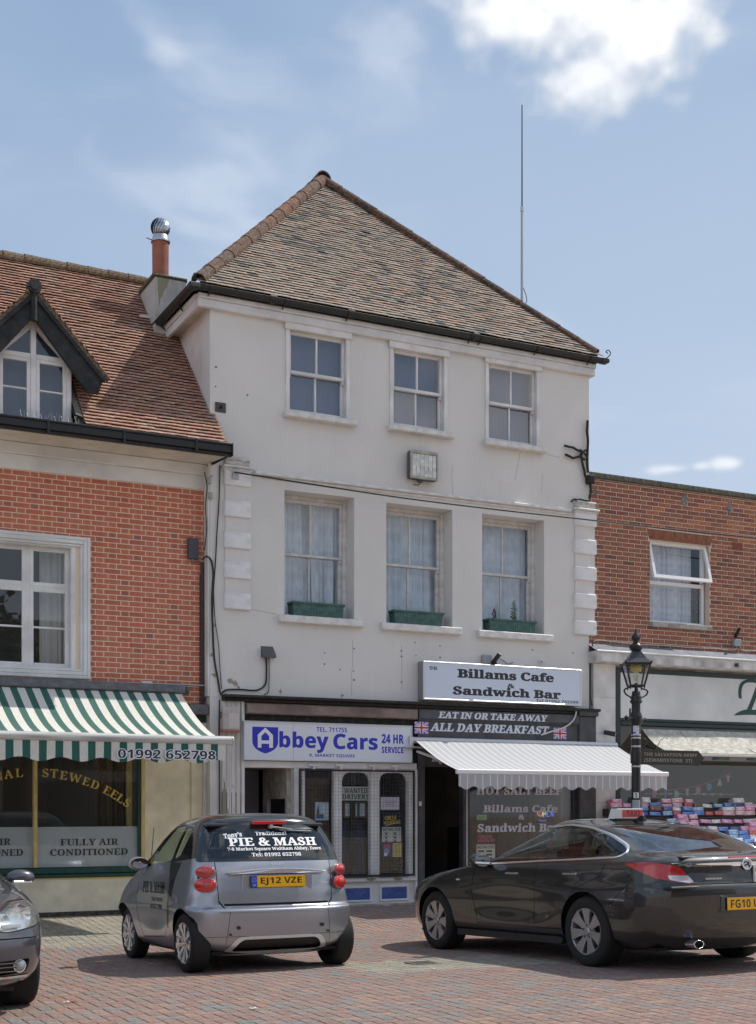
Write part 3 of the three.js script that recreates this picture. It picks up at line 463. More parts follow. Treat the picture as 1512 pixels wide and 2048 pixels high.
// floodlight
{
  const t = thing('floodlight', 'boxy wall floodlight with grimy ribbed glass above the middle window', 'light'), x0 = U(822, 0.16), x1 = U(877, 0.16), y1 = Y(822, 898, 0.16), y0 = Y(822, 955, 0.16);
  part('housing', rbox(x0, x1, y0, y1, 0.03, 0.135, 0.02), mat([0.09, 0.085, 0.08], 0.6), t); part('bezel', boxes([[x0, x0 + 0.025, y0, y1, 0.136, 0.16], [x1 - 0.025, x1, y0, y1, 0.136, 0.16], [x0 + 0.025, x1 - 0.025, y1 - 0.045, y1, 0.136, 0.16], [x0 + 0.025, x1 - 0.025, y0, y0 + 0.03, 0.136, 0.16]], 0.006), mat([0.55, 0.53, 0.46], 0.5, { metalness: 0.3, map: rep(MOT, 0.3) }), t);
  part('lens', boxes([0, 1, 2, 3, 4, 5].map((k) => { const w = (x1 - x0 - 0.05) / 6; return [x0 + 0.025 + k * w, x0 + 0.023 + (k + 1) * w, y0 + 0.03, y1 - 0.045, 0.137, 0.15]; }), 0.008), phys([0.78, 0.80, 0.76], 0.35, { clearcoat: 0.6, map: rep(MOT, 0.4) }), t);
  part('wall_bracket', box((x0 + x1) / 2 - 0.04, (x0 + x1) / 2 + 0.04, y0 - 0.02, y0 + 0.05, 0.001, 0.035), M.greyPlastic, t); part('cable', tube([[(x0 + x1) / 2, y0, 0.05], [(x0 + x1) / 2 - 0.02, y0 - 0.05, 0.02], [(x0 + x1) / 2 - 0.1, y0 - 0.055, 0.01]], 0.005, 5), M.cable, t);
}
// planters and what grows in them
const planterY = [];
[[580, 683, 1200, 1235, 'first-floor window with split curtains'], [783, 881, 1216, 1250, 'middle first-floor window'], [972, 1066, 1233, 1264, 'first-floor window with the young green plant']].forEach(([a, b, c, d, l], i) => {
  const z0 = -0.19, z1 = -0.01, x0 = U(a, -0.1), x1 = U(b, -0.1), y0 = w1[i].y0 + 0.004, y1 = y0 + (Y(a, c, -0.02) - Y(a, d, -0.02)) * 0.86, t = thing('window_box', 'green ribbed plastic trough on the sill of the ' + l, 'planter', 'window boxes');
  const g = new GB(), n = 40, tp = 0.02, ring = (s, y, rib) => { const P = []; for (let k = 0; k <= n; k++) { const q = k / n, x = lerp(x0 + s, x1 - s, q); P.push([x, y, z1 - s * 0.7 + (rib && k % 2 ? 0.004 : 0)]); } return P; }, lo = ring(tp, y0, 1), hi = ring(0.006, y1 - 0.03, 1);
  for (let k = 0; k < n; k++) g.quad(lo[k], lo[k + 1], hi[k + 1], hi[k]); g.quad([x0 + tp, y0, z0], lo[0], hi[0], [x0, y1 - 0.03, z0]); g.quad(lo[n], [x1 - tp, y0, z0], [x1, y1 - 0.03, z0], hi[n]); g.quad([x1 - tp, y0, z0], [x0 + tp, y0, z0], [x0, y1, z0], [x1, y1, z0]);
  const gm = mat([0.075, 0.175, 0.155], 0.6, { map: rep(MOT, 0.4) });
  part('trough', g.geo(), gm, t); part('rim', boxes([[x0 - 0.012, x1 + 0.012, y1 - 0.03, y1, z1 - 0.02, z1 + 0.012], [x0 - 0.012, x1 + 0.012, y1 - 0.03, y1, z0, z0 + 0.02], [x0 - 0.012, x0 + 0.01, y1 - 0.03, y1 - 0.001, z0 + 0.02, z1 - 0.02], [x1 - 0.01, x1 + 0.012, y1 - 0.03, y1 - 0.001, z0 + 0.02, z1 - 0.02]], 0.005), gm, t);
  part('soil', box(x0, x1, y1 - 0.05, y1 - 0.02, z0 + 0.02, z1 - 0.02), mat([0.05, 0.04, 0.03], 1), t); planterY.push({ x0, x1, y: y1 - 0.02, z: (z0 + z1) / 2 });
});
{
  const p = planterY[0], g = new GB(); for (let k = 0; k < 500; k++) { const x = rr(p.x0, p.x1), z = p.z + rr(-0.07, 0.08), h = rr(0.02, 0.06), a = rr(0, 6.28), dx = Math.cos(a) * rr(0.02, 0.06), dz = Math.sin(a) * rr(0.01, 0.04), y = p.y; g.tri([x - 0.002, y, z], [x + 0.002, y, z], [x + dx, y + h, z + dz]); }
  const s = solo('dried_grass', g.geo(), mat([0.32, 0.25, 0.13], 0.9, DS), 'dry straw-coloured grass lying in the window trough', 'dried grass'); s.userData.kind = 'stuff';
  const q = planterY[2], t = thing('seedling', 'young green leafy plant growing upright in a window trough', 'plant'), x = U(1028, -0.1), H = 0.30, gm = phys([0.10, 0.22, 0.045], 0.6, { transmission: 0.25, thickness: 0, ...DS });
  part('stem', tube([[x, q.y - 0.02, q.z], [x + 0.008, q.y + H * 0.5, q.z + 0.01], [x - 0.005, q.y + H, q.z + 0.01]], 0.005, 5), mat([0.10, 0.15, 0.05], 0.7), t);
  const lf = new GB(); for (let k = 0; k < 46; k++) { const h = 0.02 + H * (k / 46), a = k * 2.4, L = rr(0.05, 0.085) * (1.1 - 0.6 * k / 46), c = Math.cos(a), s2 = Math.sin(a), w = 0.012, y = q.y + h, b = [x, y, q.z], m = [x + c * L * 0.55, y + L * 0.42, q.z + s2 * L * 0.5], e = [x + c * L, y + L * 0.35, q.z + s2 * L]; lf.quad(b, [m[0] + s2 * w, m[1], m[2] - c * w], e, [m[0] - s2 * w, m[1], m[2] + c * w]); } part('leaves', lf.geo(), gm, t);
  const t2 = thing('withered_plant', 'withered brown plant beside the green seedling in the trough', 'plant'), x2 = U(990, -0.1), g2 = new GB(); for (let k = 0; k < 26; k++) { const y = q.y + 0.19 * k / 26, a = k * 2.1, L = rr(0.02, 0.05); g2.quad([x2, y, q.z - 0.03], [x2 + Math.cos(a) * L * 0.6, y + 0.012, q.z - 0.03 + Math.sin(a) * L * 0.6 + 0.006], [x2 + Math.cos(a) * L, y - 0.01, q.z - 0.03 + Math.sin(a) * L], [x2 + Math.cos(a) * L * 0.5, y - 0.012, q.z - 0.03 + Math.sin(a) * L * 0.5]); }
  part('stem', tube([[x2, q.y - 0.02, q.z - 0.03], [x2 + 0.01, q.y + 0.1, q.z - 0.03], [x2, q.y + 0.2, q.z - 0.03]], 0.004, 5), mat([0.06, 0.05, 0.04], 0.9), t2); part('leaves', g2.geo(), mat([0.05, 0.04, 0.035], 0.95, DS), t2);
}
// small fittings on the render
{
  const t = thing('vent_hood', 'dark grey vent hood on the render with two drooping cables', 'vent'), x0 = U(525, 0.06), x1 = U(549, 0.06), y1 = Y(525, 1291, 0.06), y0 = Y(525, 1315, 0.06);
  part('hood', new GB().quad([x0, y0, 0.12], [x1, y0, 0.12], [x1, y0 + 0.03, 0.12], [x0, y0 + 0.03, 0.12]).quad([x0, y0 + 0.03, 0.12], [x1, y0 + 0.03, 0.12], [x1, y1, 0.002], [x0, y1, 0.002]).quad([x0, y0, 0.002], [x0, y0, 0.12], [x0, y0 + 0.03, 0.12], [x0, y1, 0.002]).quad([x1, y0, 0.12], [x1, y0, 0.002], [x1, y1, 0.002], [x1, y0 + 0.03, 0.12]).geo(), mat([0.09, 0.088, 0.10], 0.6), t);
  const P = (px, py, z = 0.02) => [U(px, z), Y(px, py, z), z];
  part('cable', tube([P(532, 1312), P(533, 1345), P(530, 1370), P(515, 1380), P(480, 1379), P(450, 1381), P(441, 1390)], 0.012, 6), M.cable, t); part('cable', tube([P(538, 1312), P(538, 1365), P(536, 1385), P(528, 1389)], 0.006, 5), M.cable, t);
  const s = thing('sensor_plate', 'small dark square plate on the render near the left roof edge', 'fitting'), a = U(430), b = U(451); part('plate', cbox(a, b, Y(430, 823), Y(430, 804), 0.001, 0.02), mat([0.07, 0.06, 0.055], 0.6), s); part('knob', rod([(a + b) / 2, Y(430, 815), 0.02], [(a + b) / 2, Y(430, 812), 0.06], 0.02, 0.015, 8), M.blackMatt, s);
  const c = thing('security_camera', 'black security camera with grey junction box above the cafe sign', 'camera'), cz = 0.08; part('junction_box', rbox(U(967, cz), U(984, cz), Y(967, 1326, cz), Y(967, 1309, cz), 0.002, cz, 0.01), M.greyBox, c); part('camera_body', rod(P(985, 1327, 0.08), P(1000, 1307, 0.22), 0.035, 0.035, 10), M.black, c); part('bracket', rod(P(991, 1330, 0.02), P(991, 1320, 0.1), 0.02, 0.02, 8), M.blackMatt, c); part('wire', tube([P(1000, 1318, 0.05), P(1008, 1322, 0.02), P(1016, 1328, 0.02), P(1026, 1325, 0.02)], 0.005, 5), M.cable, c);
  const e = thing('loose_wire_end', 'coiled wire ends sticking out of the render above the cafe sign', 'wire'); part('wire', tube([P(1074, 1324, 0.01), P(1084, 1320, 0.06), P(1090, 1326, 0.04), P(1082, 1330, 0.03), P(1078, 1324, 0.05)], 0.005, 5), M.cableWhite, e); part('plug', rod(P(1082, 1325, 0.04), P(1086, 1322, 0.07), 0.013, 0.013, 8), M.greyBox, e);
  // made-up black rods in place of a blacked-out object at the right corner
  const k = thing('made_up_rods', 'made-up twisted black rods in place of a blacked-out object on the white corner', 'bracket'), Z = 0.05, w = (l, r) => { const pts = []; l.forEach(([x, y], i) => { pts.push(P(x, y, Z)); if (i + 1 < l.length) pts.push(P((x + l[i + 1][0]) / 2 + rr(-1.4, 1.4), (y + l[i + 1][1]) / 2 + rr(-1.2, 1.2), Z + rr(-0.015, 0.015))); }); return tube(pts, r, 7); };
  part('upright', w([[1175, 841], [1174, 862], [1175, 900], [1176, 945]], 0.021), M.blackMatt, k); part('arm', w([[1129, 891], [1146, 895], [1160, 902]], 0.019), M.blackMatt, k); part('arm', w([[1131, 909], [1146, 916], [1160, 913], [1170, 919]], 0.019), M.blackMatt, k); part('brace', w([[1163, 914], [1166, 932], [1170, 950], [1178, 962]], 0.019), M.blackMatt, k);
  part('brace', w([[1160, 900], [1164, 906], [1162, 915]], 0.022), M.blackMatt, k); part('brace', w([[1162, 912], [1168, 902], [1175, 898]], 0.016), M.blackMatt, k); part('brace', w([[1165, 902], [1172, 912], [1174, 919]], 0.014), M.blackMatt, k); part('lower_rod', w([[1176, 950], [1180, 965], [1182, 985], [1179, 998]], 0.02), M.blackMatt, k); part('knot', rbox(U(1173, Z), U(1186, Z), Y(1173, 968, Z), Y(1173, 950, Z), 0.0, 0.12, 0.03), M.blackMatt, k);
  part('scroll', w([[1142, 1004], [1147, 999], [1160, 999], [1180, 1002]], 0.014), M.blackMatt, k);
  // long black cable along the fronts
  const l = thing('overhead_cable', 'long black cable slung across the first-floor fronts', 'cable'); part('cable', tube([P(466, 944, 0.12), P(640, 971, 0.18), P(800, 995, 0.2), P(1000, 1020, 0.2), P(1145, 1036, 0.16), P(1340, 1058, 0.2), P(1512, 1076, 0.25), P(1640, 1092, 0.25)], 0.011, 6), M.cable, l); part('anchor_plate', cbox(U(464, 0.06), U(477, 0.06), Y(464, 958, 0.06), Y(464, 936, 0.06), 0.056, 0.075), M.galv, l); part('hook', rod(P(466, 944, 0.075), P(466, 944, 0.13), 0.012, 0.012, 8), M.steel, l);
  const sv = thing('service_cables', 'bundle of old cables running down the strip beside the brick front', 'cables'), r = (L, q) => part('cable', tube(L.map(([x, y, z]) => P(x, y, z ?? 0.02)), q, 5), M.cable, sv);
  r([[440, 930], [438, 1000], [434, 1060], [431, 1120], [427, 1180], [425, 1250], [428, 1310], [434, 1350], [441, 1390]], 0.009); r([[404, 1120, -0.05], [412, 1112, -0.02], [421, 1118, 0.01], [426, 1140], [424, 1200], [426, 1270], [429, 1320], [436, 1360], [440, 1385]], 0.014); r([[427, 1180], [430, 1240], [437, 1290], [440, 1340], [443, 1378]], 0.006); r([[409, 945, 0.01], [414, 975], [411, 1010], [413, 1060], [409, 1100]], 0.008); r([[439, 1400], [438, 1470], [439, 1560], [439, 1700], [439, 1800]], 0.009);
  part('insulator', join([rod(P(418, 955, 0.03), P(418, 967, 0.03), 0.03, 0.03, 8), rod(P(421, 985, 0.04), P(421, 998, 0.04), 0.028, 0.028, 8), rod(P(414, 960, 0.02), P(426, 950, 0.02), 0.008, 0.008, 6)]), M.greyBox, sv);
}

// ================================================================ taxi office (left shop of the white house)
const SANSB = 'bold $px sans-serif', SERB = 'bold $px serif';
const printMat = (t, rough = 0.6, o = {}) => mat([1, 1, 1], rough, { map: t, ...o });
const decal = (t, rough = 0.5) => mat([1, 1, 1], rough, { map: t, transparent: true, ...DS });
const uP0 = U(443), uP1 = U(487), uPart = U(831);
{
  // flaking pilaster of narrow boards
  const pt = print(256, 1024, (x, w, h) => {
    const id = x.createImageData(w, h); for (let j = 0; j < h; j++) for (let i = 0; i < w; i++) { const k = 0.9 + 0.16 * (fbm(i / 30, j / 120, 6, 5) - 0.5) + 0.05 * (hsh(i, j, 3) - 0.5), o = (j * w + i) * 4; id.data[o] = 236 * k; id.data[o + 1] = 234 * k; id.data[o + 2] = 231 * k; id.data[o + 3] = 255; } x.putImageData(id, 0, 0);
    const blob = (cx, cy, rx, ry, c, n = 26) => { x.fillStyle = c; x.beginPath(); for (let q = 0; q < n; q++) { const a = q / n * 6.283; x.lineTo(cx + Math.cos(a) * rx * rr(0.55, 1.3), cy + Math.sin(a) * ry * rr(0.75, 1.15)); } x.fill(); };
    blob(26, 560, 30, 185, '#8f8d80'); blob(66, 700, 14, 120, '#7e4a30'); blob(70, 640, 8, 120, '#6e6252'); blob(120, 690, 22, 50, '#7c5a40'); blob(122, 690, 16, 40, '#94826a'); blob(165, 680, 20, 75, '#a79780'); blob(160, 690, 9, 50, '#6f4a32'); blob(40, 770, 30, 40, '#5e3a28'); blob(130, 790, 16, 36, '#714a34');
    for (let k = 0; k < 34; k++) blob(rr(60, 240), rr(420, 1000), rr(1, 3), rr(4, 16), 'rgba(96,72,52,0.8)', 9);
    x.strokeStyle = 'rgba(90,80,72,0.6)'; for (const c of [80, 150, 205]) { x.lineWidth = 1.5; x.beginPath(); for (let y = 0; y < h; y += 20) x.lineTo(c + rr(-1, 1), y); x.stroke(); }
  });
  const pm = mat([1, 1, 1], 0.75, { map: pt, ...bump(N2, 0.3, 0.004) }), n = 4, pil = holder('pilaster', white, 'flaking white boarded pilaster with bare wood showing');
  for (let k = 0; k < n; k++) { const a = lerp(uP0, uP1 - 0.05, k / n), b = lerp(uP0, uP1 - 0.05, (k + 1) / n) - 0.004, g = new GB().cbox(a, b, -0.02, shopTop - 0.02, -0.1, 0.03 + (k % 2) * 0.004, 0.004).geo(), t = g.attributes.uv; for (let i = 0; i < t.count; i++) t.setXY(i, clamp((t.getX(i) - uP0) / (uP1 - uP0)), clamp(t.getY(i) / shopTop)); part('board', g, pm, pil); }
  part('edge_post', cbox(uP1 - 0.047, uP1, -0.02, shopTop - 0.02, -0.1, 0.05), M.white, pil);
  // roller box of the old blind and dark recess under the cornice
  const y2 = Y(490, 1406), y3 = Y(490, 1428), y4 = Y(490, 1441), c0 = uP1 + 0.01;
  part('blind_box', cbox(c0, uPart, y3, y2, -0.05, 0.09, 0.015), M.brownBoard, white, 'weathered brown blind box over the taxi sign'); part('blind_recess', box(c0, uPart, y4 - 0.02, y3 - 0.001, -0.1, 0.02), M.brownDark, white); part('blind_lip', cbox(c0, uPart, y2 + 0.001, Y(490, 1402), -0.05, 0.06), M.brownDark, white);
  // sign
  const s0 = U(487, 0.1), s1 = U(824, 0.1), sy1 = Y(487, 1441, 0.1), sy0 = Y(487, 1520, 0.1), t = thing('taxi_office_sign', 'long white sign reading Abbey Cars in blue with a shield', 'sign');
  const BL = '#2b33b4', st = print(1664, 400, (x, w, h) => {
    x.fillStyle = '#d9dde6'; x.fillRect(0, 0, w, h); const X = (q) => q * w, Yy = (q) => q * h;
    for (let k = 0; k < 500; k++) { x.fillStyle = `rgba(150,150,150,${rr(0.02, 0.1)})`; x.fillRect(rr(0, w), rr(0, h), rr(1, 3), rr(1, 6)); }
    x.fillStyle = BL; x.beginPath(); x.moveTo(X(0.045), Yy(0.13)); x.lineTo(X(0.193), Yy(0.13)); x.lineTo(X(0.193), Yy(0.52)); x.bezierCurveTo(X(0.19), Yy(0.72), X(0.15), Yy(0.80), X(0.119), Yy(0.84)); x.bezierCurveTo(X(0.088), Yy(0.80), X(0.048), Yy(0.72), X(0.045), Yy(0.52)); x.fill();
    x.fillStyle = '#e6e9ee'; x.beginPath(); for (const [a, b] of [[0.119, 0.145], [0.163, 0.34], [0.163, 0.685], [0.141, 0.685], [0.141, 0.58], [0.097, 0.58], [0.097, 0.685], [0.076, 0.685], [0.076, 0.34]]) x.lineTo(X(a), Yy(b)); x.fill();
    x.fillStyle = BL; x.beginPath(); for (const [a, b] of [[0.119, 0.27], [0.141, 0.375], [0.141, 0.49], [0.097, 0.49], [0.097, 0.375]]) x.lineTo(X(a), Yy(b)); x.fill();
    fitText(x, 'bbey', X(0.3435), Yy(0.515), X(0.287), Yy(0.55), SANSB, { fill: BL, stroke: BL, sw: 3 }); fitText(x, 'Cars', X(0.653), Yy(0.47), X(0.27), Yy(0.42), SANSB, { fill: BL, stroke: BL, sw: 3 });
    fitText(x, 'TEL. 711755', X(0.509), Yy(0.155), X(0.183), Yy(0.13), SANSB, { fill: BL }); fitText(x, '9, MARKET SQUARE', X(0.511), Yy(0.87), X(0.274), Yy(0.105), SANSB, { fill: BL }); fitText(x, '24 HR', X(0.8825), Yy(0.36), X(0.137), Yy(0.25), SANSB, { fill: BL, stroke: BL, sw: 4 }); fitText(x, 'SERVICE', X(0.8825), Yy(0.672), X(0.137), Yy(0.17), SANSB, { fill: BL, stroke: BL, sw: 4 });
    x.strokeStyle = 'rgba(90,95,110,0.8)'; x.lineWidth = 2.5; x.beginPath(); x.moveTo(X(0.28), 0); x.lineTo(X(0.28), h); x.stroke();
  });
  part('panel', card(s0 + 0.012, s1 - 0.012, sy0 + 0.012, sy1 - 0.012, 0.1), printMat(st, 0.35), t); part('tray', box(s0, s1, sy0, sy1, 0.03, 0.097), M.alu, t); part('frame', boxes([[s0, s1, sy0, sy0 + 0.014, 0.098, 0.112], [s0, s1, sy1 - 0.014, sy1, 0.098, 0.112], [s0, s0 + 0.014, sy0 + 0.014, sy1 - 0.014, 0.098, 0.112], [s1 - 0.014, s1, sy0 + 0.014, sy1 - 0.014, 0.098, 0.112]]), mat([0.6, 0.61, 0.63], 0.4), t);
  // transom, door recess
  const ty = sy0 - 0.005, ty0 = Y(487, 1535), dw = U(589), fl = -0.02;
  part('transom', boxes([[c0 - 0.01, uPart, ty0, ty, -0.1, 0.045]], 0.006), M.white, white); part('lintel', box(c0 - 0.01, uPart, ty, y4 - 0.02, -0.12, 0.018), M.brownDark, white);
  part('door_post', cbox(dw - 0.02, dw + 0.055, fl, ty0, -0.1, 0.045), M.white, white);
  const dr = -1.0, door = holder('door', white, 'cream framed glazed door set back in the taxi office entrance'), cr = paint([0.62, 0.58, 0.50], 0.6, MOT, 0.6);
  // the right-hand cheek of the lobby is the glazed door
  const cheek = (z0, z1, y0, y1, m, nm, p) => part(nm, box(dw - 0.075, dw - 0.022, y0, y1, z0, z1), m, p);
  cheek(-0.99, -0.82, fl, ty0 - 0.3, cr, 'stile', door); cheek(-0.16, -0.101, fl, ty0 - 0.3, cr, 'stile', door); cheek(-0.82, -0.16, ty0 - 0.42, ty0 - 0.3, cr, 'rail', door); cheek(-0.82, -0.16, fl, 0.75, cr, 'rail', door); cheek(-0.99, -0.101, ty0 - 0.298, ty0, cr, 'fanlight_board', white);
  part('pane', new GB().quad([dw - 0.05, 0.75, -0.82], [dw - 0.05, 0.75, -0.16], [dw - 0.05, ty0 - 0.42, -0.16], [dw - 0.05, ty0 - 0.42, -0.82]).geo(), M.shopGlass, door); part('handle', rod([dw - 0.1, 1.0, -0.77], [dw - 0.08, 1.0, -0.77], 0.03, 0.03, 8), M.steel, door);
  part('lobby_wall', boxes([[uP1 - 0.2, uP1, 0, ty0, -1.6, -0.101], [uP1, dw + 0.1, 0, ty0, -1.65, -1.601]]), mat([0.34, 0.34, 0.38], 0.8), white); part('lobby_ceiling', box(uP1, dw, ty0 + 0.002, ty0 + 0.05, -1.6, -0.121), M.room, white); part('lobby_floor', box(uP1 - 0.1, dw, -0.05, 0.008, -1.6, 0), mat([0.08, 0.075, 0.07], 0.9), white);
  // window with white arched divisions
  const wx0 = dw + 0.056, wx1 = uPart, wy1 = ty0, wy0 = Y(700, 1757), zz = 0.0, uu = (px) => U(px, 0.0);
  const win = holder('shop_window', white, 'taxi office window with arched white divisions behind wire mesh'), mull = [[603, 609], [667, 683], [740, 758], [815, 829]].map(([a, b]) => [uu(a), uu(b)]);
  part('mullion', boxes(mull.map(([a, b]) => [a, b, wy0 + 0.001, wy1 - 0.001, -0.07, 0.02]), 0.006), M.white, win);
  part('sill', cbox(wx0, wx1, wy0 - 0.05, wy0, -0.1, 0.07, 0.01), M.white, win);
  for (const k of [1, 2]) { const a = mull[k][1] - 0.004, b = mull[k + 1][0] + 0.004, yt = wy1 - 0.001, r = 0.11, s = new THREE.Shape(); s.moveTo(a, yt); s.lineTo(a, yt - r - 0.06); s.lineTo(a + 0.02, yt - r - 0.05); s.quadraticCurveTo(a + 0.025, yt - 0.06, a + r + 0.02, yt - 0.045); s.lineTo(b - r - 0.02, yt - 0.045); s.quadraticCurveTo(b - 0.025, yt - 0.06, b - 0.02, yt - r - 0.05); s.lineTo(b, yt - r - 0.06); s.lineTo(b, yt); part('arched_head', new THREE.ExtrudeGeometry(s, { depth: 0.04, bevelEnabled: false, curveSegments: 8 }).translate(0, 0, -0.045), M.white, win); }
  for (let k = 0; k < 3; k++) part('pane', plate(mull[k][1] - 0.003, mull[k + 1][0] + 0.003, wy0, wy1, -0.05), M.shopGlass, win);
  // behind the panes
  part('back_board', box(mull[0][1] - 0.05, mull[1][0] + 0.02, wy0, wy1 - 0.13, -0.24, -0.2), mat([0.105, 0.067, 0.04], 0.7, { map: rep(MOT, 0.5) }), win, 'brown board behind the first pane'); part('blue_panel', box(mull[1][1], mull[2][0], wy0, Y(700, 1640), -0.25, -0.2), mat([0.028, 0.04, 0.075], 0.7), win); part('post', box((mull[1][1] + mull[2][0]) / 2 - 0.03, (mull[1][1] + mull[2][0]) / 2 + 0.045, wy0, wy1, -0.13, -0.1), M.brownDark, win);
  part('curtain', box(mull[2][1], mull[3][0], wy0, wy1, -0.6, -0.55), mat([0.02, 0.03, 0.045], 0.9), win);
  const note = (nm, px0, px1, py0, py1, w, h, d, label, z = -0.075) => solo(nm, card(U(px0, z), U(px1, z), Y(px0, py1, z), Y(px0, py0, z), z), printMat(print(w, h, d), 0.7, DS), label, 'notice', 'notices in the taxi office window');
  note('picture_notice', 630, 658, 1604, 1641, 128, 170, (x, w, h) => { x.fillStyle = '#bcd3e4'; x.fillRect(0, 0, w, h); x.fillStyle = '#e8eef2'; x.fillRect(60, 20, 60, 120); x.fillStyle = '#7a3a35'; x.beginPath(); x.moveTo(28, 24); x.lineTo(40, 110); x.lineTo(14, 110); x.fill(); x.fillStyle = '#4e6f9a'; x.fillRect(10, 112, 70, 40); }, 'pale picture notice taped to the brown board', -0.19);
  note('wanted_notice', 682, 741, 1573, 1601, 360, 170, (x, w, h) => { x.fillStyle = '#b9bdb6'; x.fillRect(0, 0, w, h); fitText(x, 'WANTED', w / 2, 50, 280, 62, SANSB, { fill: '#2b2c2a' }); fitText(x, 'DRIVERS', w / 2, 124, 320, 62, SANSB, { fill: '#2b2c2a' }); }, 'grey notice reading WANTED DRIVERS');
  for (const [a, b, l] of [[690, 714, 'white framed certificate on the left of the dark post'], [719, 730, 'narrow framed certificate on the right of the dark post']]) { const o = thing('framed_certificate', l, 'certificate', 'certificates in the taxi office window'), z = -0.14, x0 = U(a, z), x1 = U(b, z), y1 = Y(a, 1607, z), y0 = Y(a, 1632, z); part('frame', boxes([[x0 - 0.03, x1 + 0.03, y1, y1 + 0.03, z - 0.02, z + 0.01], [x0 - 0.03, x1 + 0.03, y0 - 0.03, y0, z - 0.02, z + 0.01], [x0 - 0.03, x0, y0, y1, z - 0.02, z + 0.01], [x1, x1 + 0.03, y0, y1, z - 0.02, z + 0.01]]), mat([0.13, 0.085, 0.055], 0.6), o); part('sheet', card(x0, x1, y0, y1, z), printMat(print(96, 128, (x, w, h) => { x.fillStyle = '#c3cdd8'; x.fillRect(0, 0, w, h); x.fillStyle = '#6d7a8a'; for (let k = 0; k < 8; k++) x.fillRect(12, 20 + k * 12, rr(40, 72), 3); })), o); }
  note('price_notice', 761, 799, 1594, 1620, 200, 140, (x, w, h) => { x.fillStyle = '#d5d2e2'; x.fillRect(0, 0, w, h); x.strokeStyle = '#9a8fb5'; x.strokeRect(3, 3, w - 6, h - 6); x.fillStyle = '#a8607a'; for (let k = 0; k < 4; k++) x.fillRect(40 + k * 4, 40 + k * 18, 120 - k * 10, 5); }, 'pale lilac notice above the circus poster');
  note('circus_poster', 765, 803, 1625, 1654, 220, 170, (x, w, h) => { x.fillStyle = '#1a1740'; x.fillRect(0, 0, w, h); fitText(x, 'CIRCUS', w * 0.42, 62, 130, 46, SERB, { fill: '#e8cf3a', rot: -0.03 }); fitText(x, 'WONDERLAND', w * 0.5, 112, 190, 36, SERB, { fill: '#e8cf3a', rot: -0.12 }); x.fillStyle = '#d9bb2a'; x.beginPath(); x.moveTo(30, 150); x.quadraticCurveTo(120, 120, 210, 118); x.lineTo(210, 126); x.quadraticCurveTo(120, 132, 34, 160); x.fill(); }, 'dark blue poster with yellow circus lettering');
  note('date_poster', 764, 802, 1654, 1684, 220, 170, (x, w, h) => { x.fillStyle = '#c9cbc6'; x.fillRect(0, 0, w, h); fitText(x, 'WALTHAM CROSS', w / 2, 26, 200, 34, SANSB, { fill: '#26262a' }); x.fillStyle = '#33343a'; for (const [a, b] of [[50, 62], [150, 62], [50, 105], [150, 105], [50, 146], [150, 146]]) { x.fillRect(a - 26, b, 50, 5); x.fillRect(a - 14, b + 9, 26, 18); } x.strokeStyle = '#555'; for (const y of [54, 96, 138]) { x.beginPath(); x.moveTo(4, y); x.lineTo(w - 4, y); x.stroke(); } }, 'white poster headed WALTHAM CROSS below the circus poster');
  note('leaflet', 765, 783, 1685, 1714, 110, 180, (x, w, h) => { x.fillStyle = '#24376e'; x.fillRect(0, 0, w, h); x.fillStyle = '#b83a52'; x.beginPath(); x.arc(55, 60, 40, 0, 7); x.fill(); x.fillStyle = '#6c9ad6'; x.beginPath(); x.arc(50, 110, 36, 0, 7); x.fill(); x.fillStyle = '#e6e2ea'; x.beginPath(); x.arc(40, 150, 22, 0, 7); x.fill(); }, 'blue and red leaflet low in the window');
  note('leaflet', 785, 803, 1686, 1714, 110, 180, (x, w, h) => { x.fillStyle = '#c9bf8e'; x.fillRect(0, 0, w, h); x.fillStyle = '#e3c93a'; x.fillRect(8, 40, 94, 40); x.fillRect(8, 110, 94, 40); x.fillStyle = '#666'; for (let k = 0; k < 9; k++) x.fillRect(10, 12 + k * 18, 84, 4); }, 'yellow and white leaflet low in the window');
  // wire guard
  const mz = 0.1, mx0 = U(598, mz), mx1 = U(829, mz), my1 = Y(598, 1538, mz), my0 = Y(700, 1755, mz), guard = thing('wire_guard', 'black framed wire mesh guard over the taxi office window', 'window guard');
  part('frame', boxes([[mx0, mx1, my1 - 0.025, my1, mz - 0.012, mz + 0.012], [mx0, mx1, my0, my0 + 0.03, mz - 0.012, mz + 0.012], [mx0, mx0 + 0.022, my0 + 0.03, my1 - 0.025, mz - 0.012, mz + 0.012], [mx1 - 0.022, mx1, my0 + 0.03, my1 - 0.025, mz - 0.012, mz + 0.012]]), M.blackMatt, guard);
  const wm = new GB(), wr = 0.0012; for (let x = mx0 + 0.05; x < mx1; x += 0.05) wm.box(x - wr, x + wr, my0, my1, mz - wr, mz + wr); for (let y = my0 + 0.05; y < my1; y += 0.05) wm.box(mx0, mx1, y - wr, y + wr, mz + wr, mz + 3 * wr); part('wires', wm.geo(), mat([0.10, 0.10, 0.105], 0.5), guard);
  for (const px of [629, 683, 748, 793]) { const x = U(px, mz); part('hanger', boxes([[x - 0.07, x + 0.07, my1 + 0.045, my1 + 0.075, 0.05, 0.07], [x - 0.012, x + 0.012, my1 - 0.02, my1 + 0.045, 0.055, mz]]), M.whiteDirty, guard); }
  for (const px of [744, 798]) { const x = U(px, mz); part('catch', boxes([[x - 0.06, x + 0.06, my0 - 0.045, my0 - 0.02, 0.071, 0.09], [x - 0.01, x + 0.01, my0 - 0.06, my0, 0.091, 0.1]]), mat([0.25, 0.2, 0.12], 0.7), guard); }
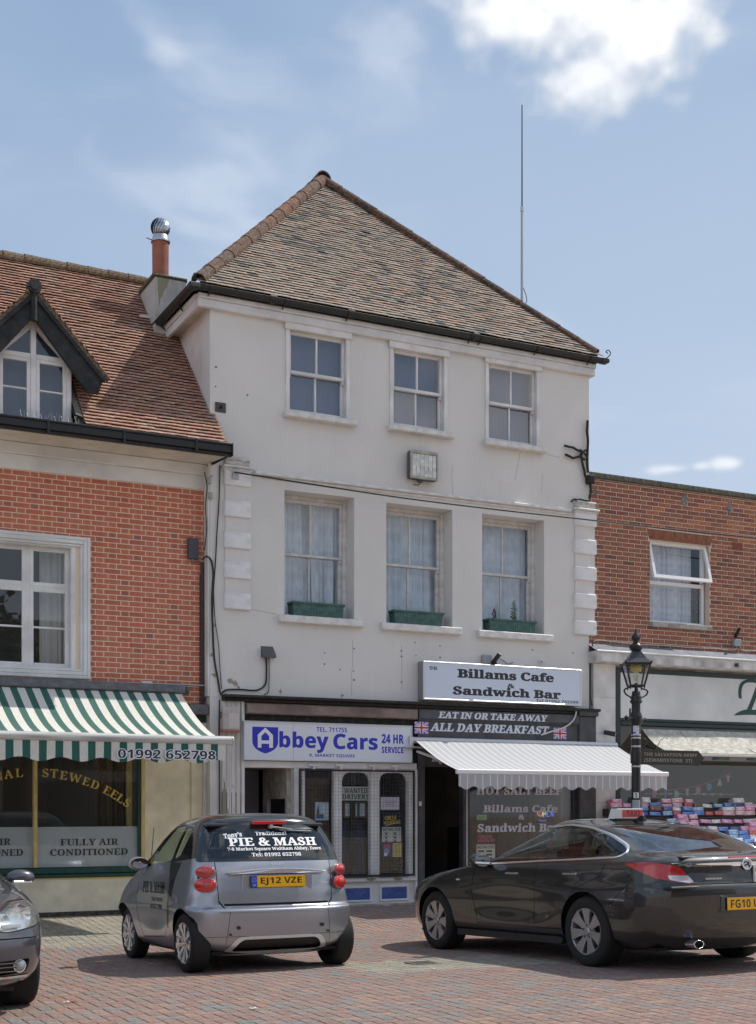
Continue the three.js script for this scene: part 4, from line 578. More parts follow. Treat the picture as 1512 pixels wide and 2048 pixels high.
  // stall riser
  const ry = wy0 - 0.05, rb = Y(714, 1807) - 0.01; part('stall_riser', box(wx0, wx1, rb - 0.1, ry - 0.001, -0.1, 0.0), M.white, white);
  for (const [a, b] of [[606, 674], [681, 744], [760, 818]]) { const x0 = U(a, 0.02), x1 = U(b, 0.02), y1 = ry - 0.06, y0 = rb + 0.03, p = holder('riser_panel', white); part('moulding', boxes([[x0, x1, y1 - 0.03, y1, -0.01, 0.022], [x0, x1, y0, y0 + 0.03, -0.01, 0.022], [x0, x0 + 0.03, y0 + 0.03, y1 - 0.03, -0.01, 0.022], [x1 - 0.03, x1, y0 + 0.03, y1 - 0.03, -0.01, 0.022]], 0.006), M.whiteDirty, p); part('blue_board', plate(x0 + 0.03, x1 - 0.03, y0 + 0.03, y1 - 0.03, 0.006), M.blue, p); }
  part('end_post', cbox(U(828), uPart + 0.01, -0.02, ty0, -0.1, 0.05), M.white, white); part('plinth', box(uP1, uPart, -0.05, rb - 0.002, -0.1, 0.004), M.concrete, white);
  // alarm box
  const a = thing('alarm_box', 'faded beige alarm box with louvres and red base on the pilaster', 'alarm'), x0 = U(443, 0.1), x1 = U(478, 0.1), ay1 = Y(443, 1414, 0.1), ay0 = Y(443, 1464, 0.1);
  part('case', rbox(x0, x1, ay0 + 0.03, ay1, 0.04, 0.15, 0.012), mat([0.56, 0.50, 0.47], 0.6, { map: rep(MOTs, 2) }), a); part('base', cbox(x0 - 0.004, x1 + 0.004, ay0, ay0 + 0.03, 0.035, 0.155), mat([0.38, 0.15, 0.11], 0.6), a); part('louvre', boxes([0, 1, 2, 3].map((k) => [x0 - 0.004, x0 + 0.001, ay0 + 0.19 + k * 0.022, ay0 + 0.202 + k * 0.022, 0.06, 0.12])), M.dark, a); part('plate', cbox(x0 + 0.08, x1 - 0.02, ay0 + 0.05, ay1 - 0.08, 0.15, 0.156), mat([0.56, 0.50, 0.48], 0.6), a);
}
// ================================================================ cafe (right shop of the white house)
{
  // hanging sign box
  const t = thing('cafe_sign', 'white box sign reading Billams Cafe and Sandwich Bar in dark lettering', 'sign'), z = 0.17, s0 = U(846.6, z), s1 = U(1163, z), y1 = Y(846.6, 1321.6, z), y0 = Y(846.6, 1399, z), INK = '#2c262c';
  const st = print(1664, 520, (x, w, h) => {
    x.fillStyle = '#ccd6e4'; x.fillRect(0, 0, w, h); for (let k = 0; k < 300; k++) { x.fillStyle = `rgba(140,140,150,${rr(0.02, 0.08)})`; x.fillRect(rr(0, w), rr(0, h), rr(1, 4), rr(1, 5)); }
    const o = { fill: INK, stroke: INK, sw: 7 }; fitText(x, 'Billams Cafe', w * 0.51, h * 0.245, w * 0.615, h * 0.25, SERB, o); fitText(x, '&', w * 0.54, h * 0.545, w * 0.046, h * 0.125, SERB, { fill: INK, stroke: INK, sw: 4 }); fitText(x, 'Sandwich Bar', w * 0.52, h * 0.735, w * 0.69, h * 0.24, SERB, o); fitText(x, 'Tel 01992 765586', w * 0.845, h * 0.93, w * 0.285, h * 0.085, SANSB, { fill: INK }); fitText(x, '9B', w * 0.053, h * 0.15, w * 0.047, h * 0.10, SANSB, { fill: INK });
  });
  part('case', cbox(s0, s1, y0, y1, 0.01, z - 0.006, 0.01), mat([0.30, 0.30, 0.32], 0.45, { metalness: 0.5 }), t); part('face', card(s0 + 0.02, s1 - 0.02, y0 + 0.02, y1 - 0.02, z), printMat(st, 0.3), t); part('frame', boxes([[s0, s1, y0, y0 + 0.022, z - 0.005, z + 0.008], [s0, s1, y1 - 0.022, y1, z - 0.005, z + 0.008], [s0, s0 + 0.022, y0 + 0.022, y1 - 0.022, z - 0.005, z + 0.008], [s1 - 0.022, s1, y0 + 0.022, y1 - 0.022, z - 0.005, z + 0.008]], 0.004), M.alu, t);
  // charcoal woodwork
  const c0 = uPart + 0.012, c1 = U(1152), pr = U(1186), ya = Y(831, 1417, 0.1), yb = Y(831, 1437, 0.1), yc = Y(831, 1474, 0.06);
  part('upper_fascia', cbox(c0, c1, yb, ya, -0.05, 0.1, 0.012), M.charcoalLt, white); part('lower_fascia', box(c0, c1, yc - 0.05, yb - 0.001, -0.05, 0.055), M.charcoal, white); part('fascia_edge', cbox(c0, c1, yb - 0.02, yb - 0.0015, 0.056, 0.085), M.charcoalLt, white);
  const pz = 0.09; part('cafe_pilaster', boxes([[c1 + 0.002, pr, -0.03, Y(1160, 1432, pz), -0.1, pz], [c1 - 0.02, pr + 0.02, Y(1160, 1432, pz) + 0.001, Y(1160, 1420, pz), -0.1, pz + 0.04]], 0.012), M.charcoal, white); part('cafe_pilaster', cbox(c0, U(846), -0.03, yc - 0.052, -0.1, 0.06), M.charcoal, white);
  const INKW = '#cfd4de', lett = (nm, s, px0, px1, pyc, ph, zz, label, skew = -0.12) => { const x0 = U(px0, zz), x1 = U(px1, zz), ym = Y((px0 + px1) / 2, pyc, zz), hh = Y(px0, 0, zz) - Y(px0, ph, zz), W = Math.round(1000), H = Math.round(1000 * hh / (x1 - x0)); return solo(nm, card(x0, x1, ym - hh / 2, ym + hh / 2, zz), decal(print(W, Math.max(24, H), (x, w, h) => { x.clearRect(0, 0, w, h); fitText(x, s, w / 2, h / 2, w * 0.965, h * 0.86, SERB, { fill: INKW, stroke: INKW, sw: 5, skew }); })), label, 'lettering', 'painted lettering on the cafe front'); };
  lett('fascia_lettering', 'EAT IN OR TAKE AWAY', 874, 1098, 1433, 15, 0.102, 'white lettering EAT IN OR TAKE AWAY on the upper charcoal board', -0.25); lett('fascia_lettering', 'ALL DAY BREAKFAST', 858, 1101, 1457, 19, 0.058, 'white lettering ALL DAY BREAKFAST on the lower charcoal board', -0.25);
  for (const [a, b, c, d, l] of [[829, 857, 1443, 1467, 'union flag painted at the start of the breakfast lettering'], [1107, 1133, 1455, 1478, 'union flag painted at the end of the breakfast lettering']]) solo('painted_flag', card(U(a, 0.058), U(b, 0.058), Y(a, d, 0.058), Y(a, c, 0.058), 0.058), printMat(print(180, 150, (x, w, h) => { x.fillStyle = '#4a6cc0'; x.fillRect(0, 0, w, h); const L = (wd, c, p) => { x.strokeStyle = c; x.lineWidth = wd; for (const [q, r, s, u] of p) { x.beginPath(); x.moveTo(q, r); x.lineTo(s, u); x.stroke(); } }, dg = [[0, 0, w, h], [0, h, w, 0]], cr = [[w / 2, 0, w / 2, h], [0, h / 2, w, h / 2]]; L(26, '#dfe3ea', dg); L(10, '#b8283a', dg); L(44, '#dfe3ea', cr); L(24, '#b8283a', cr); })), l, 'flag', 'painted flags');
  part('conduit', tube([[1148, 1412], [1152, 1420], [1150, 1434], [1140, 1447], [1128, 1455], [1112, 1460], [1082, 1470]].map(([x, y]) => [U(x, 0.12), Y(x, y, 0.12), 0.12]), 0.012, 6), M.cableWhite, white);
  // entrance and window
  const d0 = U(846), d1 = U(925), dy = Y(860, 1533, 0), topY = yc - 0.05, wx0 = U(938), wx1 = c1;
  part('door_transom', box(d0, d1, dy, topY - 0.002, -0.09, -0.05), M.charcoal, white); const bz = -0.04; lett('door_lettering', 'Baguettes', 863, 921, 1519, 20, bz, 'grey lettering Baguettes on the board over the cafe door', -0.1);
  part('door_mullion', boxes([[d1, wx0, -0.03, topY - 0.001, -0.1, 0.03]], 0.01), M.charcoal, white); part('mullion_strip', box(d1 + 0.05, d1 + 0.062, -0.02, topY - 0.1, 0.031, 0.035), M.alu, white);
  const sill = Y(1000, 1760, 0), win = holder('cafe_window', white, 'wide cafe window with white lettering under the grey awning'); part('sill', cbox(wx0, wx1, sill - 0.06, sill, -0.1, 0.06), M.charcoal, win); part('riser', box(wx0, wx1, -0.05, sill - 0.061, -0.1, 0.02), M.charcoal, win); part('pane', plate(wx0, wx1, sill, topY, -0.03), M.shopGlass, win); part('jamb', boxes([[wx1 - 0.06, wx1, sill, topY, -0.1, 0.0]], 0), M.charcoal, win);
  lett('window_lettering', 'Billams Cafe', 964, 1117, 1617, 17, -0.024, 'white lettering Billams Cafe on the window glass', -0.1); lett('window_lettering', '&', 1037, 1049, 1634, 11, -0.024, 'white ampersand on the window glass'); lett('window_lettering', 'Sandwich Bar', 952, 1122, 1655, 20, -0.024, 'white lettering Sandwich Bar on the window glass', -0.1); lett('window_lettering', 'HOT SALT BEEF', 950, 1126, 1582, 17, -0.024, 'white lettering HOT SALT BEEF high on the window glass', -0.1);
  const pst = (nm, a, b, c, d, w, h, f, l, z = -0.04) => solo(nm, card(U(a, z), U(b, z), Y(a, d, z), Y(a, c, z), z), printMat(print(w, h, f), 0.7, DS), l, 'poster', 'posters in the cafe window');
  pst('circus_poster', 953, 990, 1668, 1687, 220, 120, (x, w, h) => { x.fillStyle = '#3a1a2a'; x.fillRect(0, 0, w, h); fitText(x, 'CIRCUS', 100, 34, 170, 44, SERB, { fill: '#d9647c' }); fitText(x, 'WONDERLAND', 110, 84, 200, 42, SERB, { fill: '#d9647c', rot: -0.06 }); }, 'pink and dark circus poster low in the cafe window'); pst('date_poster', 953, 990, 1689, 1730, 220, 230, (x, w, h) => { x.fillStyle = '#c4c6c2'; x.fillRect(0, 0, w, h); fitText(x, 'WALTHAM CROSS', w / 2, 30, 206, 36, SANSB, { fill: '#26262a' }); x.fillStyle = '#33343a'; for (let k = 0; k < 8; k++) x.fillRect(20 + (k % 2) * 96, 66 + (k >> 1) * 40, 70, 22); }, 'white poster headed WALTHAM CROSS in the cafe window'); pst('green_sticker', 954, 974, 1630, 1640, 90, 50, (x, w, h) => { x.fillStyle = '#8fae72'; x.fillRect(0, 0, w, h); x.fillStyle = '#55704a'; x.fillRect(10, 14, 70, 6); x.fillRect(10, 28, 50, 6); }, 'small green sticker on the cafe window');
  // inside of the cafe: dark room, pale partition by the window
  part('shop_partition', box(uPart - 0.03, uPart + 0.01, 0, 2.54, -8.6, -0.101), M.roomWall, white); part('inner_wall', box(U(1062, -1.2), UR - 0.31, 0, 2.4, -1.25, -1.2), mat([0.55, 0.49, 0.40], 0.85, { map: rep(MOT, 1) }), white); part('shop_floor', box(0.31, UR - 0.31, -0.06, 0.006, -8.6, -0.101), mat([0.09, 0.08, 0.07], 0.7), white); part('counter', box(U(955, -2), U(1060, -2), 0.01, 1.05, -3, -2.2), mat([0.10, 0.075, 0.055], 0.6), white);
  part('wall_box', cbox(U(838, 0.07), U(843, 0.07), Y(838, 1612, 0.07), Y(838, 1603, 0.07), 0.061, 0.08), M.white, white);
  // small lit OPEN sign
  const n = thing('open_sign', 'small glowing red and green OPEN sign hanging in the cafe window', 'neon sign'), nz = -0.14, em = (c) => mat([0.02, 0.02, 0.02], 0.5, { emissive: new THREE.Color().setRGB(...c), emissiveIntensity: 0.8 }), P = (x, y) => [U(x, nz), Y(x, y, nz), nz];
  part('back_panel', box(U(1068, nz), U(1108, nz), Y(1068, 1645, nz), Y(1068, 1612, nz), nz - 0.03, nz - 0.015), M.black, n);
  const ring = (cx, cy, r, c, nm) => { const p = []; for (let k = 0; k < 12; k++) p.push(P(cx + Math.cos(k / 12 * 6.283) * r, cy + Math.sin(k / 12 * 6.283) * r * 1.15)); part(nm, tube(p, 0.005, 5, true), em(c), n); };
  ring(1080, 1627, 4.6, [1, 0.12, 0.08], 'letter_o'); part('letter_p', tube([P(1086, 1634), P(1086, 1622), P(1091, 1622), P(1091, 1628), P(1086, 1628)], 0.005, 5, false, false), em([0.1, 0.9, 0.2]), n); part('letter_e', tube([P(1099, 1622), P(1094, 1622), P(1094, 1633), P(1099, 1633)], 0.004, 5, false, false), em([0.12, 0.2, 1]), n); part('letter_n', tube([P(1102, 1633), P(1102, 1622), P(1106, 1633), P(1106, 1622)], 0.004, 5, false, false), em([0.12, 0.2, 1]), n);
  part('border_light', tube([P(1078, 1640), P(1086, 1642), P(1092, 1641)], 0.004, 5), em([0.1, 0.2, 1]), n);
  const pl = new THREE.PointLight(new THREE.Color(0.7, 0.5, 0.6), 0.05, 4); pl.position.set(...P(1090, 1628)); pl.position.z += 0.05; pl.castShadow = true; scene.add(pl);
  // awning
  const a = thing('grey_striped_awning', 'open grey and white pinstriped awning over the cafe', 'awning'), az = 0.13, u0 = U(830, az), u1 = U(1231, az), zf = ZU(915, u0), yB = Y(830, 1480, az), yF = Y(915, 1543, zf);
  const stripe = tex(256, 8, (x) => { const q = (x / 256) * 8 % 1; const v = q < 0.12 ? 254 : 206; return [v, v, v * 1.005]; }), am = phys([0.80, 0.80, 0.81], 0.85, { map: rep(stripe, 0.94, 1), transmission: 0.12, thickness: 0, ...DS });
  awning(a, { u0, u1, zb: az, yb: yB, zf, yf: yF + 0.02, sag: 0.035, valance: 0.19, scallop: 0.245, m: am, mv: am, n: 60, wave: 0.006, ph: 1 });
  part('front_bar', rbox(u0 - 0.03, u1 + 0.03, yF - 0.035, yF + 0.035, zf - 0.02, zf + 0.045, 0.02), mat([0.78, 0.78, 0.8], 0.35), a); part('roller', rod([u0 - 0.05, yB + 0.0, az - 0.05], [u1 + 0.05, yB, az - 0.05], 0.045, 0.045, 12), M.white, a); for (const x of [u0 + 0.05, u1 - 0.05]) part('arm', join([rod([x, yB - 0.16, az - 0.04], [x + (x < 5 ? 0.5 : -0.5), (yB + yF) / 2 - 0.2, (az + zf) / 2], 0.02, 0.02, 8), rod([x + (x < 5 ? 0.5 : -0.5), (yB + yF) / 2 - 0.2, (az + zf) / 2], [x, yF - 0.05, zf - 0.03], 0.018, 0.018, 8)]), M.white, a); part('end_bracket', boxes([[u0 - 0.09, u0 - 0.03, yB - 0.13, yB + 0.05, 0.06, az + 0.02], [u0 - 0.16, u0 + 0.12, yB - 0.12, yB - 0.09, 0.062, az + 0.03]], 0.006), M.alu, a);
}

// ================================================================ red brick shop house on the left
{
  const h = thing('red_brick_shop_house', 'red brick shop house with clay tiled roof, dormer and green striped awning below', 'house');
  const uR = -0.002, uRb = U(409, ZL), uL = -10, zf = ZL, yFr0 = Y(406, 980, zf + 0.02), yShop = Y(300, 1412, zf), wr = U(150, zf), wl0 = U(57, zf - 0.06), wl = 2 * wl0 - wr, wt = Y(181, 1092, zf), wb = Y(181, 1345, zf);
  const mortar = mat([0.80, 0.65, 0.50], 0.95, bump(N2, 0.3, 0.004)), sr = U(181, zf + 0.04), sl = 2 * wl0 - sr, st = Y(181, 1076, zf + 0.04), sb = Y(181, 1359, zf + 0.04);
  const wall = part('brick_wall', wallWithHoles(uL, uR, yShop, yFr0 + 0.3, zf - 0.3, zf, [[wl, wr, wb, wt]]), mortar, h);
  const cols = [[0.60, 0.19, 0.112], [0.56, 0.17, 0.10], [0.63, 0.215, 0.13], [0.53, 0.155, 0.096], [0.59, 0.205, 0.125], [0.45, 0.16, 0.11], [0.37, 0.155, 0.118]], bo = { map: rep(MOTs, 0.2), ...bump(N2, 0.12, 0.002) };
  bricks(wall, { u0: U(-40, zf), u1: uRb + 0.06, y0: yShop + 0.01, y1: yFr0 - 0.004, z: zf, course: 0.0677, stretch: 0.222, head: 0.113, bond: 'flemish', joint: 0.0115, cols, mats: cols.map((c) => mat(c, 0.88, bo)), rest: mat([1, 1, 1], 0.88, { ...bo, vertexColors: true }), holes: [[sl, sr, sb, st]], pick: (x, y, hd) => { const r = rnd(); return hd ? (r < 0.35 ? 2 : r < 0.7 ? 4 : r < 0.86 ? 0 : r < 0.95 ? 5 : 6) : (r < 0.4 ? 0 : r < 0.7 ? 1 : r < 0.9 ? 3 : 4); } });
  part('side_wall', box(uL, uL + 0.3, 0, yFr0 + 0.3, -6, zf - 0.31), mortar, h); part('back_wall', box(uL, uR, 0, yFr0 + 0.3, -6.3, -6.01), mortar, h); part('floor', box(uL + 0.3, uR, yShop - 0.2, yShop - 0.02, -6, zf - 0.31), M.room, h); part('ceiling', box(uL + 0.3, uR, yFr0 + 0.1, yFr0 + 0.25, -6, zf - 0.31), M.room, h);
  part('party_wall', box(uR - 0.12, uR - 0.001, 0, yFr0, -6, zf - 0.31), M.roomWall, h);
  part('return_strip', box(-0.03, -0.004, shopTop, Y(415, 945), zf + 0.012, -0.002), M.whiteDirty, white);
  // window in a white moulded surround
  const win = holder('window', h, 'white casement window in a moulded surround'), z = zf;
  for (const [a, b] of [[0, 0.045], [0.045, 0.05], [0.095, 0.032]].map(([a, w], i) => [a, a + w])) { const i = a / 0.05 | 0, o = [0.055, 0.04, 0.02][i] ?? 0.02, x0 = sl + a, x1 = sr - a, y0 = sb + a, y1 = st - a, w = b - a - 0.001; part('surround', boxes([[x0, x0 + w, y0, y1, z - 0.06, z + o], [x1 - w, x1, y0, y1, z - 0.06, z + o], [x0 + w, x1 - w, y1 - w, y1, z - 0.06, z + o], [x0 + w, x1 - w, y0, y0 + w, z - 0.06, z + o]], 0.008), M.white, win); }
  part('reveal', boxes([[wl - 0.01, wl + 0.05, wb, wt, z - 0.16, z + 0.004], [wr - 0.05, wr + 0.01, wb, wt, z - 0.16, z + 0.004], [wl + 0.05, wr - 0.05, wt - 0.05, wt, z - 0.16, z + 0.004], [wl + 0.05, wr - 0.05, wb, wb + 0.05, z - 0.16, z + 0.004]], 0.004), M.sash, win);
  const yt = Y(57, 1173, z - 0.12), fz = z - 0.1, cz = wl0;
  for (const [a, b] of [[wl + 0.05, cz - 0.018], [cz + 0.018, wr - 0.05]]) for (const [c, d, bar] of [[wb + 0.05, yt - 0.008, 1], [yt + 0.008, wt - 0.05, 0]]) {
    const f = 0.055; part('casement', boxes([[a, a + f, c, d, fz - 0.04, fz], [b - f, b, c, d, fz - 0.04, fz], [a + f, b - f, c, c + f, fz - 0.04, fz], [a + f, b - f, d - f, d, fz - 0.04, fz], ...(bar ? [[a + f, b - f, (c + d) / 2 - 0.013, (c + d) / 2 + 0.013, fz - 0.035, fz - 0.004]] : [])], 0.007), M.sash, win); part('pane', plate(a + f - 0.005, b - f + 0.005, c + f - 0.005, d - f + 0.005, fz - 0.022), M.glass, win); }
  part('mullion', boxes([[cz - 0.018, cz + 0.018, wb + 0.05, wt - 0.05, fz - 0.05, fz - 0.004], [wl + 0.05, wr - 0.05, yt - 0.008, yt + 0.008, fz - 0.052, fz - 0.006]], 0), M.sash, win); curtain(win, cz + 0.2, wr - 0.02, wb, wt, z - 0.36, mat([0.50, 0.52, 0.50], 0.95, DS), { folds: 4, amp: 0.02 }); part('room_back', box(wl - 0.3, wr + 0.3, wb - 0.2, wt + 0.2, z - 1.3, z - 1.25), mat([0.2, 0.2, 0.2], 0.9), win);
  // frieze, soffit, gutter
  const ov = 0.42, gy0 = Y(444.5, 912, ov), gT = Y(459, 889, ov + 0.06), sof = gy0 + 0.01, fy = sof;
  part('frieze', boxes([[uL, uRb + 0.02, yFr0, yFr0 + 0.19, zf - 0.01, zf + 0.03], [uL, uRb + 0.03, yFr0 + 0.1905, Math.max(yFr0 + 0.26, fy), zf - 0.01, zf + 0.05]], 0.008), M.whiteDirty, h);
  part('soffit', new GB().quad([uL, fy + 0.0, zf + 0.05], [uRb + 0.02, fy + 0.0, zf + 0.05], [uRb + 0.12, sof, ov - 0.02], [uL, sof, ov - 0.02]).quad([uL, fy + 0.03, zf + 0.05], [uL, sof + 0.03, ov - 0.02], [uRb + 0.12, sof + 0.03, ov - 0.02], [uRb + 0.02, fy + 0.03, zf + 0.05]).geo(), mat([0.72, 0.68, 0.58], 0.6, { map: rep(MOTs, 1), ...DS }), h);
  const gEnd = U(462, ov + 0.05), gut = holder('gutter', h, 'deep black eaves gutter'); part('trough', boxes([[uL, gEnd, gy0, gT, ov - 0.02, ov + 0.02], [uL, gEnd, gy0 - 0.0, gy0 + 0.035, ov + 0.021, ov + 0.05], [uL, gEnd, gy0 + 0.0355, gT - 0.02, ov + 0.021, ov + 0.085], [uL, gEnd, gT - 0.0195, gT + 0.008, ov + 0.021, ov + 0.1]], 0.006), M.black, gut); part('stop_end', cbox(gEnd + 0.001, gEnd + 0.015, gy0 - 0.004, gT + 0.012, ov - 0.02, ov + 0.105), M.black, gut); for (let x = gEnd - 0.5; x > -6; x -= 0.95) part('bracket', cbox(x, x + 0.03, gy0 - 0.006, gT + 0.012, ov + 0.05, ov + 0.106, 0.004), M.black, gut);
  part('bargeboard_end', rod([uRb + 0.03, fy - 0.02, zf + 0.06], [uRb + 0.13, sof + 0.01, ov - 0.01], 0.02, 0.02, 6), M.blackMatt, h);
  // roof
  const zr = -2.42, yR = Y(150, 545, zr), ye = gT - 0.01, ze = ov + 0.04, rise = yR - ye, run = ze - zr, SL = Math.hypot(rise, run), ry = (zz) => ye + rise * (ze - zz) / run;
  const roof = holder('roof', h), dk = (a, b, za, zb) => deck.quad([a, ry(za) - 0.03, za], [b, ry(za) - 0.03, za], [b, ry(zb) - 0.03, zb], [a, ry(zb) - 0.03, zb]), deck = new GB(), d0 = U(67, 0.16), dw2 = U(143, 0.16) - d0; dk(uL, d0 - dw2, ze, -1.05); dk(d0 + dw2, uR, ze, -1.05); dk(uL, uR, -1.05, zr); part('roof_deck', deck.quad([uR, yR - 0.03, zr], [uR, ye, -6.3], [uL, ye, -6.3], [uL, yR - 0.03, zr]).geo(), M.dark, roof);
  const tc = [[0.62, 0.35, 0.25], [0.57, 0.31, 0.22], [0.66, 0.385, 0.28], [0.50, 0.265, 0.195], [0.64, 0.42, 0.315], [0.45, 0.29, 0.23], [0.69, 0.46, 0.35]], tm = tc.map((c) => mat(c, 0.92, { map: rep(MOT, 0.4), ...bump(N2, 0.2, 0.003) }));
  // dormer frame
  const dz = 0.16, dc = U(67, dz), dHalf = U(143, dz) - dc, dSill = Y(67, 846, dz), bz = 0.30, bApex = Y(67, 585, bz), bFootX = U(206, bz) - U(67, bz), bFootY = Y(206, 757, bz), bm = (bApex - bFootY) / bFootX, dcx = U(67, bz);
  const inD = (x, zz) => Math.abs(x - dc) < dHalf + 0.12 && zz > -1.4 && zz < 0.35;
  const startZ = (s) => ze - run * s / SL;
  tiles(roof, { P0: V(U(-60, ze), ye, ze), du: V(1, 0, 0), ds: V(0, rise / SL, -run / SL), n: V(0, run / SL, rise / SL), rows: Math.floor(SL / 0.0785), gauge: 0.0785, width: 0.165, tilt: 0.31, cols: tc, mats: tm, rest: mat([1, 1, 1], 0.92, { vertexColors: true, map: rep(MOT, 0.4), ...bump(N2, 0.2, 0.003) }),
    range: (s) => { const x0 = U(-60, ze), zz = startZ(s), end = (zz > -0.02 ? Math.min(gEnd - 0.01, 0.06 + 0) : -0.012) - x0, a = dc - dHalf - 0.1 - x0, b = dc + dHalf + 0.1 - x0; return zz > -1.05 && zz < 0.6 ? [[0, a], [b, end]].filter(([p, q]) => q > p) : [[0, end]]; },
    pick: (u, r) => { const q = rnd() * 0.8 + fbm(u * 1.2, r * 0.12, 66, 3) * 0.5 - 0.15; return [3, 1, 5, 0, 1, 0, 4, 2, 0, 6, 2][clamp(q * 11, 0, 10) | 0]; } });
  const rm = [[0.30, 0.20, 0.12], [0.26, 0.17, 0.11], [0.34, 0.24, 0.14]].map((c) => mat(c, 0.92, { map: rep(MOTd, 0.25), ...bump(N2, 0.2, 0.005) })); halfRound(V(-6.2, yR + 0.0, zr), V(U(294, zr), yR, zr), V(0, 1, 0), 0.12, 20, rm, roof, 'ridge_tile');
  part('flashing', new GB().quad([-0.004, ry(zr) + 0.13, zr], [-0.004, ye + 0.14, ze - 0.15], [-0.004, ye + 0.0, ze - 0.15], [-0.004, ry(zr), zr]).quad([-0.005, ry(zr) + 0.045, zr], [-0.11, ry(zr) + 0.045, zr], [-0.11, ye + 0.16, ze - 0.15], [-0.005, ye + 0.16, ze - 0.15]).geo(), mat([0.20, 0.205, 0.225], 0.6, { map: rep(MOT, 0.4), ...DS }), roof);
  part('white_scrap', new GB().quad([-0.5, ry(-1.6) + 0.07, -1.6], [-0.3, ry(-1.6) + 0.07, -1.6], [-0.32, ry(-1.68) + 0.07, -1.68], [-0.46, ry(-1.68) + 0.07, -1.68]).geo(), mat([0.7, 0.68, 0.64], 0.8, DS), roof, 'pale mortar patch by the flashing');
  // dormer
  const dm = holder('dormer', h, 'gabled dormer with black barge boards and white window'), bw = 0.2, sl2 = Math.hypot(1, bm), nx = bm / sl2, ny = 1 / sl2;
  for (const s of [-1, 1]) { const A = [dcx, bApex], Bp = [dcx + s * bFootX, bFootY], inn = (p, k) => [p[0] - s * nx * k * 0, p[1] - k / ny * 1]; const pts = [A, Bp, [Bp[0] - s * 0.06, Bp[1] - 0.2], [Bp[0] - s * 0.2, Bp[1] - 0.19], [A[0], A[1] - bw / ny]]; part('barge_board', extrude(s > 0 ? pts : [...pts].reverse(), 0.05, 0.004).translate(0, 0, bz - 0.05), M.bargeBlack, dm); const q2 = [[A[0], A[1] + 0.005], [Bp[0] + s * 0.02, Bp[1] - 0.01], [Bp[0] + s * 0.012, Bp[1] - 0.06], [A[0], A[1] - 0.06]]; part('barge_moulding', extrude(s > 0 ? q2 : [...q2].reverse(), 0.03, 0.003).translate(0, 0, bz + 0.004), M.bargeBlack, dm);
    const roofT = 0.05, za = bz + 0.03, zb = -1.6, P = (x, y, zz) => [x, y, zz], g = new GB(); const a0 = P(dcx, bApex + 0.012, za), a1 = P(dcx + s * (bFootX + 0.03), bFootY - 0.015, za), b1 = P(dcx + s * (bFootX + 0.03), bFootY - 0.015, zb), b0 = P(dcx, bApex + 0.012, zb), up = (p) => [p[0] + s * nx * roofT * 0.7, p[1] + ny * roofT, p[2]]; g.quad(up(a0), up(a1), up(b1), up(b0)).quad(a0, b0, b1, a1).quad(a0, a1, up(a1), up(a0)).quad(a1, b1, up(b1), up(a1)); part('dormer_roof', g.geo(), mat([0.30, 0.24, 0.15], 0.95, { map: rep(MOTd, 0.2), ...bump(N2, 0.15, 0.01), ...DS }), dm);
    for (let k = 0; k < 13; k++) { const q = k / 13, x = lerp(a0[0], a1[0], q), y = lerp(a0[1], a1[1], q) + 0.05, e = 0.075; part('verge_tile', extrude([[0, 0], [e * nx * 0 + s * 0.1, -0.1 * bm], [s * 0.1, -0.1 * bm + 0.028], [0, 0.02]].sort(() => 0), 0.16, 0).translate(x + s * 0.02, y - 0.01, za - 0.15), tm[k % 7], dm); }
    part('cheek', box(dc + s * dHalf - (s > 0 ? 0.05 : 0), dc + s * dHalf + (s > 0 ? 0 : 0.05), dSill - 0.02, bFootY + 0.05, -1.4, dz - 0.06), M.bargeBlack, dm); part('apron', new GB().quad([dc + s * (dHalf + 0.005), dSill + 0.12, 0.36], [dc + s * (dHalf + 0.09), dSill + 0.10, 0.36], [dc + s * (dHalf + 0.09), ry(-0.5) + 0.04, -0.5], [dc + s * (dHalf + 0.005), ry(-0.5) + 0.05, -0.5]).geo(), mat([0.14, 0.13, 0.11], 0.9, DS), dm); }
  part('finial', join([rod([dcx, bApex - 0.36, bz + 0.03], [dcx, bApex + 0.02, bz + 0.03], 0.045, 0.045, 4).rotateY(0), new THREE.CylinderGeometry(0.085, 0.085, 0.12, 20).rotateX(Math.PI / 2).translate(dcx, bApex + 0.06, bz + 0.02), new THREE.CylinderGeometry(0.05, 0.05, 0.14, 16).rotateX(Math.PI / 2).translate(dcx, bApex + 0.06, bz + 0.025)]), M.bargeBlack, dm);
  part('gable_infill', extrude([[dc - dHalf, bFootY - 0.1], [dc + dHalf, bFootY - 0.1], [dc + dHalf, bFootY], [dc, bApex - 0.15], [dc - dHalf, bFootY]], 0.02).translate(0, 0, -0.25), mat([0.3, 0.26, 0.22], 0.9), dm);
  const ap = Y(67, 632, dz), tr = Y(67, 712, dz), f = 0.07, edge = U(143, dz), ty2 = Y(143, 725, dz), g = [[dc - 0.035, dc + 0.035, dSill, ap - 0.02, dz - 0.06, dz], [dc - dHalf, dc - dHalf + 0.06, dSill, tr, dz - 0.06, dz], [dc + dHalf - 0.06, dc + dHalf, dSill, tr, dz - 0.06, dz], [dc - dHalf + 0.06, dc - 0.035, tr - 0.03, tr + 0.03, dz - 0.06, dz - 0.002], [dc + 0.035, dc + dHalf - 0.06, tr - 0.03, tr + 0.03, dz - 0.06, dz - 0.002]];
